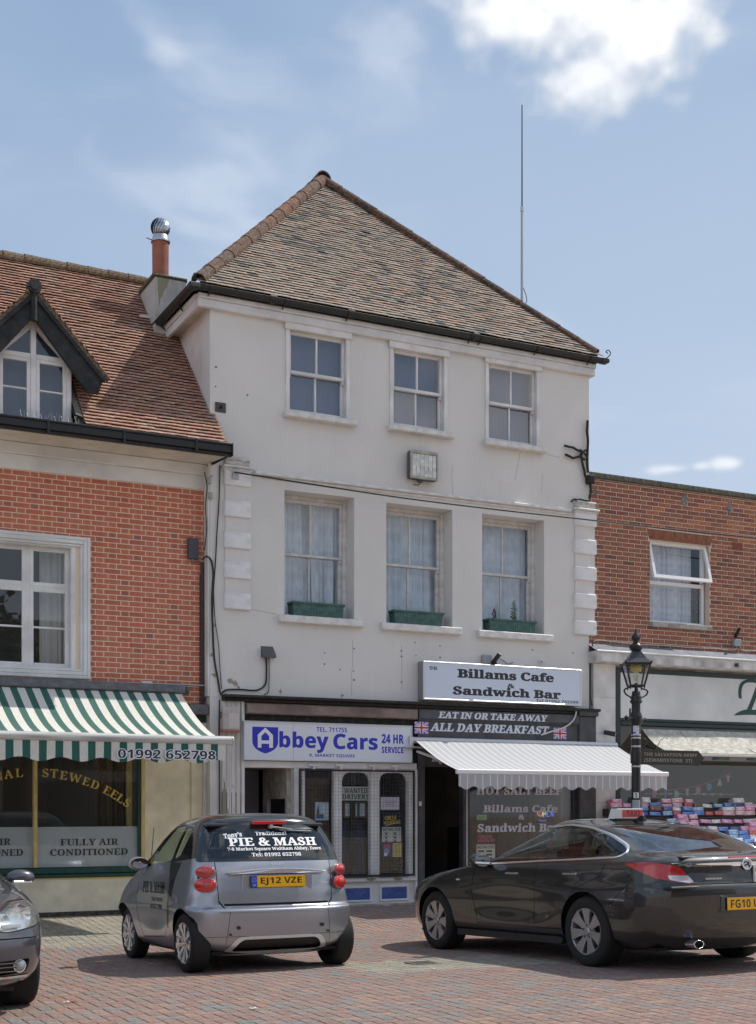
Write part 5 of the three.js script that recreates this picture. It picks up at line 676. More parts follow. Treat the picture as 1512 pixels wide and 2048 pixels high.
  part('window_frame', boxes(g, 0.006), M.sash, dm); for (const s of [-1, 1]) { const q = [[dc + s * 0.035, ap], [dc + s * dHalf, tr + 0.05], [dc + s * dHalf, tr - 0.031], [dc + s * (dHalf - 0.13), tr + 0.031], [dc + s * 0.035, ap - 0.16]]; part('window_frame', extrude(s > 0 ? q.reverse() : q, 0.05).translate(0, 0, dz - 0.055), M.sash, dm); const a = s > 0 ? dc + 0.035 : dc - dHalf + 0.06, b = s > 0 ? dc + dHalf - 0.06 : dc - 0.035; part('casement', boxes([[a, a + 0.045, dSill, tr - 0.03, dz - 0.05, dz - 0.008], [b - 0.045, b, dSill, tr - 0.03, dz - 0.05, dz - 0.008], [a + 0.045, b - 0.045, tr - 0.075, tr - 0.03, dz - 0.05, dz - 0.008], [a + 0.045, b - 0.045, dSill, dSill + 0.05, dz - 0.05, dz - 0.008], [a + 0.045, b - 0.045, lerp(dSill, tr, 0.49), lerp(dSill, tr, 0.49) + 0.022, dz - 0.045, dz - 0.012]], 0.005), M.sash, dm); part('pane', plate(a + 0.04, b - 0.04, dSill, tr - 0.07, dz - 0.03), M.glass, dm); part('pane', new GB().tri([dc + s * 0.03, tr + 0.02, dz - 0.03], [dc + s * (dHalf - 0.1), tr + 0.02, dz - 0.03], [dc + s * 0.03, ap - 0.14, dz - 0.03]).geo(), M.glass, dm); }
  part('blind', box(dc - dHalf + 0.05, dc + dHalf - 0.05, dSill, ap - 0.1, -0.1, -0.08), mat([0.10, 0.13, 0.20], 0.7), dm);
  // bird spikes on the gutter
  const sp = thing('bird_spikes', 'strip of thin bird spikes along the gutter under the dormer', 'bird spikes'); part('strip', box(U(42, ov), U(160, ov), gT + 0.008, gT + 0.016, ov - 0.02, ov + 0.03), mat([0.4, 0.4, 0.36], 0.5), sp); const sg = []; for (let k = 0; k < 26; k++) { const x = lerp(U(44, ov), U(158, ov), k / 25), s = (k % 3 - 1) * 0.05; sg.push(rod([x, gT + 0.01, ov], [x + s * 0.4 + rr(-0.01, 0.01), gT + rr(0.07, 0.13), ov + s], 0.0026, 0.002, 4)); } part('spikes', join(sg), M.steel, sp);
  // chimney with clay pot and turning cowl
  const cz0 = -2.05, cz1 = -1.35, c0 = U(310, cz1), c1 = U(372, cz1), cT = Y(310, 553, cz1), ch = holder('chimney', h, 'stubby white rendered chimney with mossy top'), pc = (c0 + c1) / 2 - 0.04, pz = (cz0 + cz1) / 2;
  const ct = print(256, 256, (x, w, hh) => { const id = x.createImageData(w, hh); for (let j = 0; j < hh; j++) for (let i = 0; i < w; i++) { const k = 0.9 + 0.2 * (fbm(i / 30, j / 30, 8, 5) - 0.5), o = (j * w + i) * 4; id.data[o] = 214 * k; id.data[o + 1] = 210 * k; id.data[o + 2] = 204 * k; id.data[o + 3] = 255; } x.putImageData(id, 0, 0); x.fillStyle = '#a39a80'; x.beginPath(); for (const [a, b] of [[20, 0], [120, 0], [95, 20], [75, 28], [62, 40], [45, 46], [36, 66], [26, 40]]) x.lineTo(a, b); x.fill(); for (let k = 0; k < 30; k++) { x.fillStyle = 'rgba(110,100,85,0.4)'; x.fillRect(rr(0, w), rr(0, hh), rr(2, 9), 2); } });
  const sg2 = box(c0, c1, ry(-0.6), cT, cz0, cz1), T = sg2.attributes.uv, P = sg2.attributes.position; for (let i = 0; i < T.count; i++) T.setXY(i, (P.getX(i) - c0) / (c1 - c0), clamp((P.getY(i) - cT + 1) / 1)); part('stack', sg2, mat([1, 1, 1], 0.9, { map: ct, ...bump(N2, 0.3, 0.006) }), ch);
  part('flaunching', new GB().cbox(c0 - 0.03, c1 + 0.02, cT + 0.001, cT + 0.05, cz0 - 0.02, cz1 + 0.02, 0.02).geo(), M.moss, ch); const r = 0.5 * (U(350, pz) - U(316, pz)) * 0.97, pb = cT + 0.05, pt = Y(333, 487, pz);
  const cp = holder('chimney_pot', h, 'tall red clay chimney pot with a turning metal cowl'); part('pot', lathe([[r * 0.99, pb], [r * 0.95, pb + 0.2], [r * 0.97, pt - 0.05], [r * 1.0, pt], [r * 0.9, pt]], 28).translate(pc, 0, pz), M.terracotta, cp); part('collar', lathe([[r * 1.1, pt - 0.01], [r * 1.12, pt + 0.015], [r * 1.02, pt + 0.03], [r * 0.96, pt + 0.085], [r * 0.86, pt + 0.09]], 28).translate(pc, 0, pz), M.steel, cp); part('bolt', rod([pc - r * 1.0, pt + 0.01, pz], [pc - r * 1.75, pt + 0.012, pz + 0.03], 0.009, 0.009, 6), M.steel, cp);
  const sr0 = r * 1.14, sy = pt + 0.09 + sr0 * 0.82; for (let k = 0; k < 18; k++) { const g3 = new GB(), a0 = k / 18 * 6.283, Q = (t, wd, rr_) => { const th = t * 2.5 + 0.25, a = a0 + t * 1.4 + wd; return [pc + Math.sin(th) * Math.cos(a) * rr_, sy + Math.cos(th) * sr0, pz + Math.sin(th) * Math.sin(a) * rr_]; }; for (let i = 0; i < 10; i++) g3.quad(Q(i / 10, 0, sr0), Q(i / 10, 0.3, sr0 * 0.93), Q((i + 1) / 10, 0.3, sr0 * 0.93), Q((i + 1) / 10, 0, sr0)); part('cowl_vane', g3.geo(), mat([0.42, 0.43, 0.46], 0.28, { metalness: 1, ...DS }), cp); } part('cowl_core', new THREE.SphereGeometry(sr0 * 0.86, 20, 14).translate(pc, sy, pz), M.black, cp);
  // meter box on the brickwork
  const mb = thing('junction_box', 'small dark slate-grey junction box on the red brick wall', 'box'); part('case', rbox(U(377, zf + 0.07), U(397, zf + 0.07), Y(377, 1117, zf + 0.07), Y(377, 1075, zf + 0.07), zf + 0.005, zf + 0.075, 0.015), mat([0.085, 0.088, 0.11], 0.55, { map: rep(MOT, 0.2) }), mb); part('gland', join([rod([U(386, zf + 0.04), Y(386, 1117, zf + 0.04), zf + 0.04], [U(386, zf + 0.04), Y(386, 1124, zf + 0.04), zf + 0.04], 0.018, 0.015, 8), rod([U(394, zf + 0.04), Y(394, 1115, zf + 0.04), zf + 0.04], [U(399, zf + 0.04), Y(399, 1122, zf + 0.04), zf + 0.04], 0.02, 0.015, 8)]), M.greyPlastic, mb);
  const rp = thing('downpipe', 'thin dark pipe down the edge of the red brick wall', 'pipe'); part('pipe', rod([U(404, zf + 0.03), Y(404, 1125, zf + 0.03), zf + 0.03], [U(406, zf + 0.03), yShop, zf + 0.03], 0.022, 0.022, 8), mat([0.06, 0.04, 0.038], 0.7), rp); part('stain_strip', box(U(400, zf + 0.03), U(402, zf + 0.03), yShop, Y(401, 1150, zf), zf + 0.008, zf + 0.014), mat([0.1, 0.06, 0.05], 0.9), rp);
  const wb2 = thing('steel_rail', 'thin pale rail fixed along the brick above the green awning', 'rail'); part('rail', rod([-6, Y(0, 1362, zf + 0.06), zf + 0.06], [U(414, zf + 0.06), Y(414, 1371, zf + 0.06), zf + 0.06], 0.012, 0.012, 6), M.galv, wb2); part('bracket', boxes([[U(284, zf + 0.06), U(304, zf + 0.06), Y(284, 1374, zf + 0.06), Y(284, 1362, zf + 0.06), zf + 0.01, zf + 0.08]]), M.whiteDirty, wb2);
  // ---------------- pie shop front
  const G0 = -0.05, sh = 0, yTop = yShop, sx1 = U(290, zf), px1 = U(404, zf), sill1 = Y(200, 1733, zf), sill0 = Y(200, 1754, zf);
  part('fascia_board', box(uL, U(420, zf + 0.02) - 0.0, Y(380, 1445, zf), yTop - 0.001, zf - 0.3, zf + 0.02), M.green, h); part('lead_ledge', boxes([[U(379, 0.0), U(421, 0.06), Y(379, 1428, 0), Y(379, 1408, 0), zf + 0.021, 0.0]], 0.012), M.lead, h); const yW = Y(380, 1445, zf) - 0.001;
  part('shop_pier', boxes([[sx1, px1, -0.03, yW, zf - 0.3, zf + 0.0]], 0), M.cream, h, 'plain cream painted pier beside the pie shop window'); part('pier_edge', cbox(px1 - 0.16, px1, -0.03, yW, zf + 0.001, zf + 0.03), M.cream, h); part('white_post', box(px1 + 0.001, -0.004, -0.03, yW, zf - 0.3, zf + 0.05), M.white, h);
  part('stall_riser', box(uL, sx1 - 0.002, -0.03, sill0, zf - 0.3, zf + 0.04), paint([0.84, 0.785, 0.62], 0.6, MOTs, 1.2), h, 'cream painted riser under the pie shop window'); part('dark_base_strip', box(uL, px1, -0.04, 0.055, zf + 0.041, zf + 0.052), mat([0.12, 0.115, 0.10], 0.9, { map: rep(MOTd, 0.5) }), h);  // thin dark strip along the foot of the riser
  part('green_sill', boxes([[uL, sx1 + 0.03, sill0 + 0.001, sill0 + 0.05, zf - 0.05, zf + 0.06], [uL, sx1 + 0.02, sill0 + 0.0505, sill1, zf - 0.05, zf + 0.045]], 0.012), M.green, h); part('yellow_bead', box(uL, sx1, sill0 - 0.02, sill0 - 0.0005, zf + 0.041, zf + 0.047), mat([0.6, 0.42, 0.12], 0.7), h);
  const mx = U(71, zf), win2 = holder('shop_window', h, 'wide pie shop window with gold arched lettering over a frosted band'), yel = paint([0.72, 0.56, 0.24], 0.5, MOTs, 0.6); part('mullion', cbox(mx - 0.024, mx + 0.024, sill1, yW, zf - 0.08, zf + 0.01), yel, win2); part('jamb', boxes([[sx1 - 0.05, sx1 - 0.001, sill1, yW, zf - 0.08, zf + 0.01], [sx1 - 0.16, sx1 - 0.09, sill1, yW, zf - 0.35, zf - 0.28]], 0.006), yel, win2); part('green_jamb', cbox(sx1 - 0.088, sx1 - 0.052, sill1, yW, zf - 0.09, zf - 0.01), M.green, win2);
  const gz = zf - 0.05, p0 = uL + 0.1, p1 = mx - 0.024, q0 = mx + 0.024, q1 = sx1 - 0.088; part('pane', plate(p0, p1, sill1, yW, gz), M.shopGlass, win2); part('pane', plate(q0, q1, sill1, yW, gz), M.shopGlass, win2);
  const fy1 = Y(76, 1654, gz); const fr0 = 2 * mx - q1; part('frosted_band', plate(q0, q1, sill1, fy1, gz - 0.006), M.frost, win2); part('frosted_band', plate(fr0, p1, sill1, fy1, gz - 0.006), M.frost, win2);
  const win2Letters = (x0, x1, right, label) => { const y0 = sill1, y1 = yW, W = 1100, H = Math.round(W * (y1 - y0) / (x1 - x0)), X = (px) => (U(px, gz) - x0) / (x1 - x0) * W, Yy = (px, py) => (y1 - Y(px, py, gz)) / (y1 - y0) * H, s = W / (x1 - x0);
    const t = print(W, H, (x) => {
      const gold = '#cdb35c'; x.font = `bold ${0.15 * s}px serif`; x.textAlign = 'center'; x.textBaseline = 'middle';
      const put = (ch, px, py, rot) => { x.save(); x.translate(X(px), Yy(px, py)); x.rotate(rot); x.scale(1.05, 1); x.fillStyle = gold; x.fillText(ch, 0, 0); x.restore(); };
      if (right) { [['S', 91, 1546, 0.02], ['T', 108, 1547, 0.07], ['E', 127, 1551, 0.14], ['W', 150, 1556, 0.2], ['E', 172, 1563, 0.3], ['D', 190, 1570, 0.38], ['E', 214, 1581, 0.5], ['E', 228, 1589, 0.56], ['L', 241, 1597, 0.62], ['S', 254, 1606, 0.68]].forEach((a) => put(...a));
        fitText(x, 'FULLY AIR', X(179), Yy(179, 1684), X(237) - X(121), 0.085 * s, SERB, { fill: '#2b2c2a' }); fitText(x, 'CONDITIONED', X(179), Yy(179, 1704), X(256) - X(101), 0.085 * s, SERB, { fill: '#2b2c2a' }); }
      else { [['L', 38, 1546, -0.06], ['A', 17, 1549, -0.14], ['N', -4, 1554, -0.22], ['O', -28, 1562, -0.3], ['I', -44, 1569, -0.38], ['T', -58, 1576, -0.44], ['I', -70, 1584, -0.5], ['D', -84, 1593, -0.56]].forEach((a) => put(...a)); fitText(x, 'FULLY AIR', X(-36), Yy(-36, 1684), X(22) - X(-94), 0.085 * s, SERB, { fill: '#2b2c2a' }); fitText(x, 'CONDITIONED', X(-30), Yy(-30, 1706), X(46) - X(-108), 0.085 * s, SERB, { fill: '#2b2c2a' }); }
    }); solo('window_lettering', card(x0, x1, y0, y1, gz + 0.005), decal(t), label, 'lettering', 'lettering on the pie shop window'); };
  win2Letters(q0, q1, true, 'gold STEWED EELS arch and black FULLY AIR CONDITIONED lettering on glass'); win2Letters(fr0, p1, false, 'gold lettering ending NAL and black lettering beside the yellow mullion');
  part('shop_interior', boxes([[uL, px1, 0, yW, -5.9, -5.8], [sx1 - 0.02, px1, 0, yW, -5.79, zf - 0.31]]), mat([0.34, 0.31, 0.27], 0.9), h); part('shop_floor', box(uL, px1, -0.06, 0.004, -5.79, zf - 0.31), mat([0.06, 0.055, 0.05], 0.6), h); curtain(win2, U(195, -0.9), U(268, -0.9), sill1 - 0.4, yW, -0.95, mat([0.16, 0.12, 0.07], 0.9, DS), { folds: 6, amp: 0.02 });
  part('table', boxes([[U(80, -1.2), U(185, -1.2), 0.7, 0.74, -1.9, -1.2], [U(120, -1.4), U(130, -1.4), 0, 0.7, -1.6, -1.5]]), mat([0.3, 0.3, 0.29], 0.4), win2);
  // green and white awning
  const a = thing('green_striped_awning', 'open green and white striped awning with phone number over the pie shop', 'awning'), az = zf + 0.12, u1 = U(363, az), aF = ZU(449, u1), yB = Y(363, 1388, az), yF = Y(450, 1481, aF), u0 = -6.6;
  const stp = tex(128, 64, (x, y) => { const q = x / 128, v = 0.94 + 0.1 * (fbm(x / 8, y / 8, 9, 4) - 0.5); return q < 0.475 ? [46 * v, 104 * v, 94 * v] : [238 * v, 236 * v, 226 * v]; }), sm2 = rep(stp, 0.187, 0.5); sm2.offset.x = -(u1 % 0.187) / 0.187 - 0.02; const am = phys([0.97, 0.97, 0.97], 0.8, { map: sm2, transmission: 0.1, thickness: 0, ...bump(N1, 0.6, 0.006), ...DS });
  awning(a, { u0, u1, zb: az, yb: yB, zf: aF, yf: yF, sag: 0.10, valance: 0.21, scallop: 0.47, m: am, mv: am, n: 80, wave: 0.018, ph: 2 });
  part('front_bar', join([rod([u0, yF, aF + 0.01], [u1 + 0.09, yF, aF + 0.01], 0.052, 0.052, 16), rod([u1 + 0.085, yF, aF + 0.01], [u1 + 0.1, yF, aF + 0.01], 0.058, 0.055, 16)]), mat([0.74, 0.73, 0.70], 0.4, { map: rep(MOT, 0.5) }), a); part('cassette', boxes([[u0, u1 + 0.06, yB + 0.01, yB + 0.12, zf + 0.01, az + 0.03]], 0.015), M.lead, a); part('cassette_end', rod([u1 + 0.061, yB + 0.05, az - 0.02], [u1 + 0.1, yB + 0.05, az - 0.02], 0.06, 0.05, 12), M.lead, a); for (const x of [u1 - 0.06]) part('arm', join([rod([x, yB - 0.25, az], [x - 0.7, (yB + yF) / 2 - 0.3, (az + aF) / 2], 0.022, 0.022, 8), rod([x - 0.7, (yB + yF) / 2 - 0.3, (az + aF) / 2], [x, yF - 0.07, aF - 0.03], 0.02, 0.02, 8)]), M.white, a);
  const vz = aF + 0.047, n0 = U(233, vz), n1 = U(434, vz), ny0 = Y(233, 1516, vz), ny1 = Y(233, 1496, vz), tp = print(1400, 200, (x, w, hh) => fitText(x, '01992 652798', w / 2, hh / 2, w * 0.97, hh * 0.72, SANSB, { fill: '#232338', stroke: '#e9ecf0', sw: 12 })); solo('phone_number', card(n0, n1, ny0 - 0.02, ny1 + 0.01, vz), decal(tp), 'dark phone number 01992 652798 printed on the awning valance', 'lettering');
}

// ================================================================ brick house with flat parapet on the right
{
  const h = thing('parapet_brick_house', 'low brick house with flat stone-capped parapet and tilted open window', 'house'), z = ZR, u0 = UR + 0.005, u1 = 15, yT = Y(1197, 956, z + 0.05), yB = Y(1183, 1296, z);
  const wx0 = U(1300, z), wx1 = U(1419, z), wy1 = Y(1300, 1079, z), wy0 = Y(1300, 1243, z);
  const wall = part('brick_wall', wallWithHoles(u0, u1, yB - 0.3, yT, z - 0.25, z, [[wx0, wx1, wy0, wy1]]), mat([0.68, 0.58, 0.49], 0.95, bump(N2, 0.3, 0.005)), h);
  const cols = [[0.40, 0.16, 0.10], [0.44, 0.175, 0.108], [0.48, 0.185, 0.11], [0.35, 0.135, 0.09], [0.26, 0.115, 0.085], [0.55, 0.205, 0.10], [0.53, 0.25, 0.14], [0.60, 0.225, 0.10]], bo = { map: rep(MOT, 0.2), ...bump(N2, 0.12, 0.003) };
  const ay0 = wy1, ay1 = wy1 + 0.175;
  bricks(wall, { u0, u1: U(1570, z), y0: yB, y1: yT - 0.005, z, course: 0.0705, stretch: 0.236, head: 0.118, bond: 'stretcher', joint: 0.0115, cols, mats: cols.map((c) => mat(c, 0.9, bo)), rest: mat([1, 1, 1], 0.9, { ...bo, vertexColors: true }), holes: [[wx0, wx1, wy0 - 0.09, wy1], [wx0 - 0.035, wx1 + 0.035, ay0, ay1]], seedAt: 5,
    pick: (x, y) => { const t = sstep(yT - 1.0, yT - 0.35, y) * sstep(u0 + 0.4, u0 + 1.4, x), r = rnd(); return r < 0.34 - 0.2 * t ? 0 : r < 0.55 - 0.3 * t ? 1 : r < 0.68 - 0.1 * t ? 3 : r < 0.76 ? (t > 0.4 ? 7 : 4) : r < 0.84 ? 2 : r < 0.9 ? (t > 0.3 ? 5 : 1) : r < 0.94 ? 6 : r < 0.96 ? 5 : 2; } });
  const arch = holder('brick_arch', h, 'flat arch of upright bricks over the window'); const nA = 18, ac = (wx0 + wx1) / 2; for (let k = 0; k < nA; k++) { const a = lerp(wx0 - 0.02, wx1 + 0.02, k / nA) + 0.004, b = lerp(wx0 - 0.02, wx1 + 0.02, (k + 1) / nA) - 0.004, sp = 1.07, P = (x, s) => ac + (x - ac) * s; part('brick', extrude([[a, ay0 + 0.006], [b, ay0 + 0.006], [P(b, sp), ay1 - 0.006], [P(a, sp), ay1 - 0.006]], 0.016).translate(0, 0, z - 0.01), mat([[0.36, 0.14, 0.07], [0.32, 0.12, 0.065], [0.40, 0.155, 0.08]][k % 3], 0.9, bo), arch); }
  const lime = mat([0.46, 0.45, 0.42], 0.95, { map: rep(MOTd, 0.2), ...bump(N2, 0.2, 0.01) }), patch = (px, py, w, hh) => { const p = [], x = U(px, z), y = Y(px, py, z); for (let k = 0; k < 14; k++) { const a = k / 14 * 6.283; p.push([x + Math.cos(a) * w * rr(0.6, 1.2), y + Math.sin(a) * hh * rr(0.7, 1.2)]); } part('mortar_patch', extrude(p, 0.012).translate(0, 0, z - 0.003), lime, h); }; patch(1369, 1000, 0.055, 0.09); patch(1459, 1015, 0.06, 0.11); patch(1190, 985, 0.04, 0.05);
  part('coping', boxes([[u0, U(1322, z + 0.06), yT, yT + 0.085, z - 0.3, z + 0.06], [U(1322, z + 0.06) + 0.006, u1, yT, yT + 0.085, z - 0.3, z + 0.06]], 0.012), M.coping, h); part('air_brick', boxes([0, 1, 2, 3].map((k) => [U(1465, z), U(1484, z), Y(1465, 1099, z) + k * 0.033, Y(1465, 1099, z) + 0.022 + k * 0.033, z - 0.01, z + 0.013])), mat([0.25, 0.075, 0.05], 0.8), h);
  part('side_wall', box(u1 - 0.3, u1, 0, yT, -5, z - 0.26), lime, h); part('back_wall', box(u0, u1, 0, yT, -5.3, -5.01), lime, h); part('flat_roof', box(u0 + 0.01, u1 - 0.31, yT - 0.4, yT - 0.3, -5, z - 0.26), M.dark, h); part('floor', box(u0 + 0.01, u1 - 0.31, yB - 0.2, yB - 0.05, -5, z - 0.26), M.room, h);
  // window with a tilted top light
  const win = holder('window', h, 'white plastic window with its top light propped open'), fz = z - 0.11, ym = Y(1300, 1164, fz), fr = 0.045, wr1 = wx1 - 0.02;
  part('frame', boxes([[wx0, wx0 + fr, wy0, wy1, fz - 0.06, fz], [wr1 - fr, wr1, wy0, wy1, fz - 0.06, fz], [wx0 + fr, wr1 - fr, wy1 - fr, wy1, fz - 0.06, fz], [wx0 + fr, wr1 - fr, wy0, wy0 + fr, fz - 0.06, fz], [wx0 + fr, wr1 - fr, ym - 0.03, ym + 0.03, fz - 0.06, fz]], 0.005), M.upvc, win); part('pane', plate(wx0 + fr, wr1 - fr, wy0 + fr, ym - 0.03, fz - 0.03), M.glass, win);
  const hy = wy1 - 0.01, sh = hy - ym - 0.01, tl = 0.26, rot = (x, y, d) => [x, hy - y * Math.cos(tl) + d * Math.sin(tl), fz + 0.01 + y * Math.sin(tl) + d * Math.cos(tl)], lb = (a, b, c, d, e, f) => { const g = new GB(), q = [[a, c, e], [b, c, e], [b, d, e], [a, d, e], [a, c, f], [b, c, f], [b, d, f], [a, d, f]].map(([x, y, dd]) => rot(x, y, dd)); g.quad(q[3], q[2], q[1], q[0]).quad(q[4], q[5], q[6], q[7]).quad(q[0], q[1], q[5], q[4]).quad(q[7], q[6], q[2], q[3]).quad(q[4], q[7], q[3], q[0]).quad(q[1], q[2], q[6], q[5]); const G2 = g.geo(); return G2; };
  part('top_light', join([lb(wx0 + 0.005, wx0 + 0.055, 0, sh, 0.045, 0), lb(wr1 - 0.055, wr1 - 0.005, 0, sh, 0.045, 0), lb(wx0 + 0.055, wr1 - 0.055, 0, 0.05, 0.045, 0), lb(wx0 + 0.055, wr1 - 0.055, sh - 0.055, sh, 0.045, 0)]), mat([0.82, 0.82, 0.82], 0.25, DS), win); const p = [rot(wx0 + 0.05, sh - 0.05, 0.02), rot(wr1 - 0.05, sh - 0.05, 0.02), rot(wr1 - 0.05, 0.05, 0.02), rot(wx0 + 0.05, 0.05, 0.02)]; part('pane', new GB().quad(...p).geo(), M.glass, win);
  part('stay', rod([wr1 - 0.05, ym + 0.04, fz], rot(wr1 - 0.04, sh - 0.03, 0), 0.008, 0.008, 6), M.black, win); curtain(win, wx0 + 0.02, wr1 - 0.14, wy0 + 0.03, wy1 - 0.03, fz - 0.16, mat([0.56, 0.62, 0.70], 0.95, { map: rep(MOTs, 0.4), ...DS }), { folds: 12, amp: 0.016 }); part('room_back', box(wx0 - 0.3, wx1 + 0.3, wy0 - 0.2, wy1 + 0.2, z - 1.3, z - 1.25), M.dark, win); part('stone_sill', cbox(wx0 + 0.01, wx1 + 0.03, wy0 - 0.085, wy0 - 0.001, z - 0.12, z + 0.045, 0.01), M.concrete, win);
  // concrete canopy with lead top
  const cz = 0.2, cy1 = Y(1190, 1301, cz), cy0 = Y(1190, 1324, cz), cx0 = UR - 0.02, leadT = Y(1186, 1287, z); part('canopy', cbox(cx0, u1, cy0, cy1, z - 0.2, cz, 0.02), paint([0.72, 0.71, 0.69], 0.8, MOT, 1.4), h, 'grimy white concrete canopy over the gift shop'); part('canopy_nosing', rod([cx0 + 0.03, cy1 + 0.004, cz - 0.002], [u1, cy1 + 0.004, cz - 0.002], 0.016, 0.016, 8), mat([0.75, 0.75, 0.74], 0.4), h); part('lead_flashing', new GB().quad([cx0 + 0.02, cy1 + 0.012, cz - 0.015], [u1, cy1 + 0.012, cz - 0.015], [u1, leadT, z + 0.012], [cx0 + 0.02, leadT, z + 0.012]).geo(), M.leadBlue, h);
  { const st = [], x = U(1473, cz), y = (cy0 + cy1) / 2; for (let k = 0; k < 12; k++) st.push([x + Math.cos(k / 12 * 6.283) * 0.06 * rr(0.5, 1.3), y + Math.sin(k / 12 * 6.283) * 0.045 * rr(0.5, 1.2)]); part('broken_patch', extrude(st, 0.004).translate(0, 0, cz), mat([0.06, 0.055, 0.05], 1), h); }
  // shop front
  const px0 = U(1187, 0.02), px1 = U(1231, 0.02), fz2 = 0.0; part('shop_pier', boxes([[px0, px1, -0.04, cy0 - 0.001, z - 0.25, 0.02]], 0), paint([0.78, 0.77, 0.75], 0.7, MOTs, 1.2), h, 'off-white pier between the cafe and the gift shop'); for (const py of [1394, 1466, 1605]) part('pier_joint', box(px0 + 0.01, px1 - 0.004, Y(1187, py, 0.02), Y(1187, py, 0.02) + 0.006, 0.0205, 0.0225), mat([0.4, 0.39, 0.37], 0.9), h);
  const fx = px1 + 0.005, f1 = Y(1233, 1335, 0), f0 = Y(1233, 1437, 0); part('fascia_frame', boxes([[fx, fx + 0.09, -0.04, f1, z - 0.2, 0.03], [fx + 0.09, u1, f1 - 0.075, f1, z - 0.2, 0.028], [fx + 0.09, u1, f0 - 0.1, f0 - 0.04, z - 0.2, 0.04], [fx + 0.09, u1, f0 - 0.035, f0 + 0.012, z - 0.2, 0.028]], 0.006), M.greenDark, h);
  part('canopy_soffit', box(fx, u1, f1 + 0.001, cy0 - 0.002, z - 0.2, -0.02), M.concrete, h);
  const sg = thing('gift_shop_fascia', 'plain off-white fascia board with part of a green script letter', 'sign'), bx0 = fx + 0.09, bz = 0.02; part('board', box(bx0, u1, f0 + 0.013, f1 - 0.076, z - 0.1, bz), mat([0.74, 0.755, 0.755], 0.5, { map: rep(MOTs, 3) }), sg);
  { const L = U(1465, bz + 0.004), R = U(1560, bz + 0.004), T = Y(1465, 1352, bz), B = Y(1465, 1440, bz), tt = print(512, 512, (x, w, hh) => { const X = (px) => (U(px, bz) - L) / (R - L) * w, Yy = (px, py) => (T - Y(px, py, bz)) / (T - B) * hh; const dr = (c, o) => { x.fillStyle = x.strokeStyle = c; x.lineCap = 'butt'; x.lineJoin = 'round'; x.lineWidth = 26; x.beginPath(); x.moveTo(X(1481) + o, Yy(1481, 1397) + o); x.quadraticCurveTo(X(1477) + o, Yy(1477, 1366) + o, X(1494) + o, Yy(1494, 1363) + o); x.bezierCurveTo(X(1510) + o, Yy(1510, 1361) + o, X(1530) + o, Yy(1530, 1368) + o, X(1541) + o, Yy(1541, 1376) + o); x.stroke(); x.lineWidth = 36; x.beginPath(); x.moveTo(X(1518) + o, Yy(1518, 1370) + o); x.quadraticCurveTo(X(1508) + o, Yy(1508, 1400) + o, X(1497) + o, Yy(1497, 1424) + o); x.stroke(); x.beginPath(); x.moveTo(X(1469) + o, Yy(1469, 1431) + o); x.quadraticCurveTo(X(1484) + o, Yy(1484, 1420) + o, X(1500) + o, Yy(1500, 1420) + o); x.lineTo(X(1545) + o, Yy(1545, 1424) + o); x.lineTo(X(1545) + o, Yy(1545, 1432) + o); x.quadraticCurveTo(X(1500) + o, Yy(1500, 1428) + o, X(1469) + o, Yy(1469, 1431) + o); x.fill(); }; dr('#3b3346', -7); dr('#0e4634', 0); }); part('script_letter', card(L, R, B, T, bz + 0.004), decal(tt), sg); }
  // window and display
  const wy = f0 - 0.101, sl = Y(1400, 1775, 0), wn = holder('shop_window', h, 'gift shop window full of boxed gifts under the cream awning'); part('pane', plate(bx0, u1, sl, wy, -0.06), M.shopGlass, wn); part('sill', cbox(bx0, u1, sl - 0.08, sl, z - 0.2, 0.05), M.greenDark, wn); part('riser', box(bx0, u1, -0.05, sl - 0.081, z - 0.2, 0.02), M.greenDark, wn); part('display_back', box(bx0 - 0.2, u1, 0, wy + 0.3, -2.2, -2.15), mat([0.3, 0.28, 0.25], 0.9), h); part('shop_side', box(bx0 - 0.2, bx0 - 0.1, 0, wy + 0.3, -2.14, z - 0.21), mat([0.2, 0.19, 0.17], 0.9), h); part('shop_floor', box(bx0, u1, 0, 0.02, -2.14, z - 0.21), M.dark, h);
  const inks = [['pink', [0.72, 0.30, 0.45]], ['blue', [0.12, 0.22, 0.50]], ['rose', [0.72, 0.42, 0.46]], ['navy', [0.06, 0.10, 0.24]], ['white', [0.72, 0.70, 0.70]], ['pale blue', [0.30, 0.42, 0.62]], ['red', [0.48, 0.10, 0.09]], ['brown', [0.16, 0.085, 0.05]]];
  const box1 = new Map(), gm = inks.map(([n, c], i) => mat([1, 1, 1], 0.45, { map: print(96, 64, (x, w, hh) => { const q = (k) => `rgb(${c.map((v) => Math.round(255 * Math.min(1, (v * k)) ** (1 / 2.2))).join(',')})`; x.fillStyle = q(1); x.fillRect(0, 0, w, hh); x.fillStyle = q(2.4); x.fillRect(8, 8, 80, 10); x.fillStyle = q(1.6); x.fillRect(20 + i * 3, 26, 36, 28); x.fillStyle = 'rgba(235,225,230,0.7)'; x.fillRect(12, 24, 20, 4); x.fillRect(14, 34, 10, 16); }) }));
  const gx0 = U(1243, 0.5), gx1 = U(1530, 0.5), stand = thing('display_stand', 'dark stepped display stand under the cream awning', 'stand'); part('leg', box(gx0, gx0 + 0.06, G(0.9), 0.5, 0.9, 0.96), M.dark, stand); part('leg', box(gx0 + 3, gx0 + 3.06, G(0.9), 0.5, 0.9, 0.96), M.dark, stand); part('base_board', box(gx0, u1 - 1, 0.44, 0.5, 0.05, 1.05), M.dark, stand);
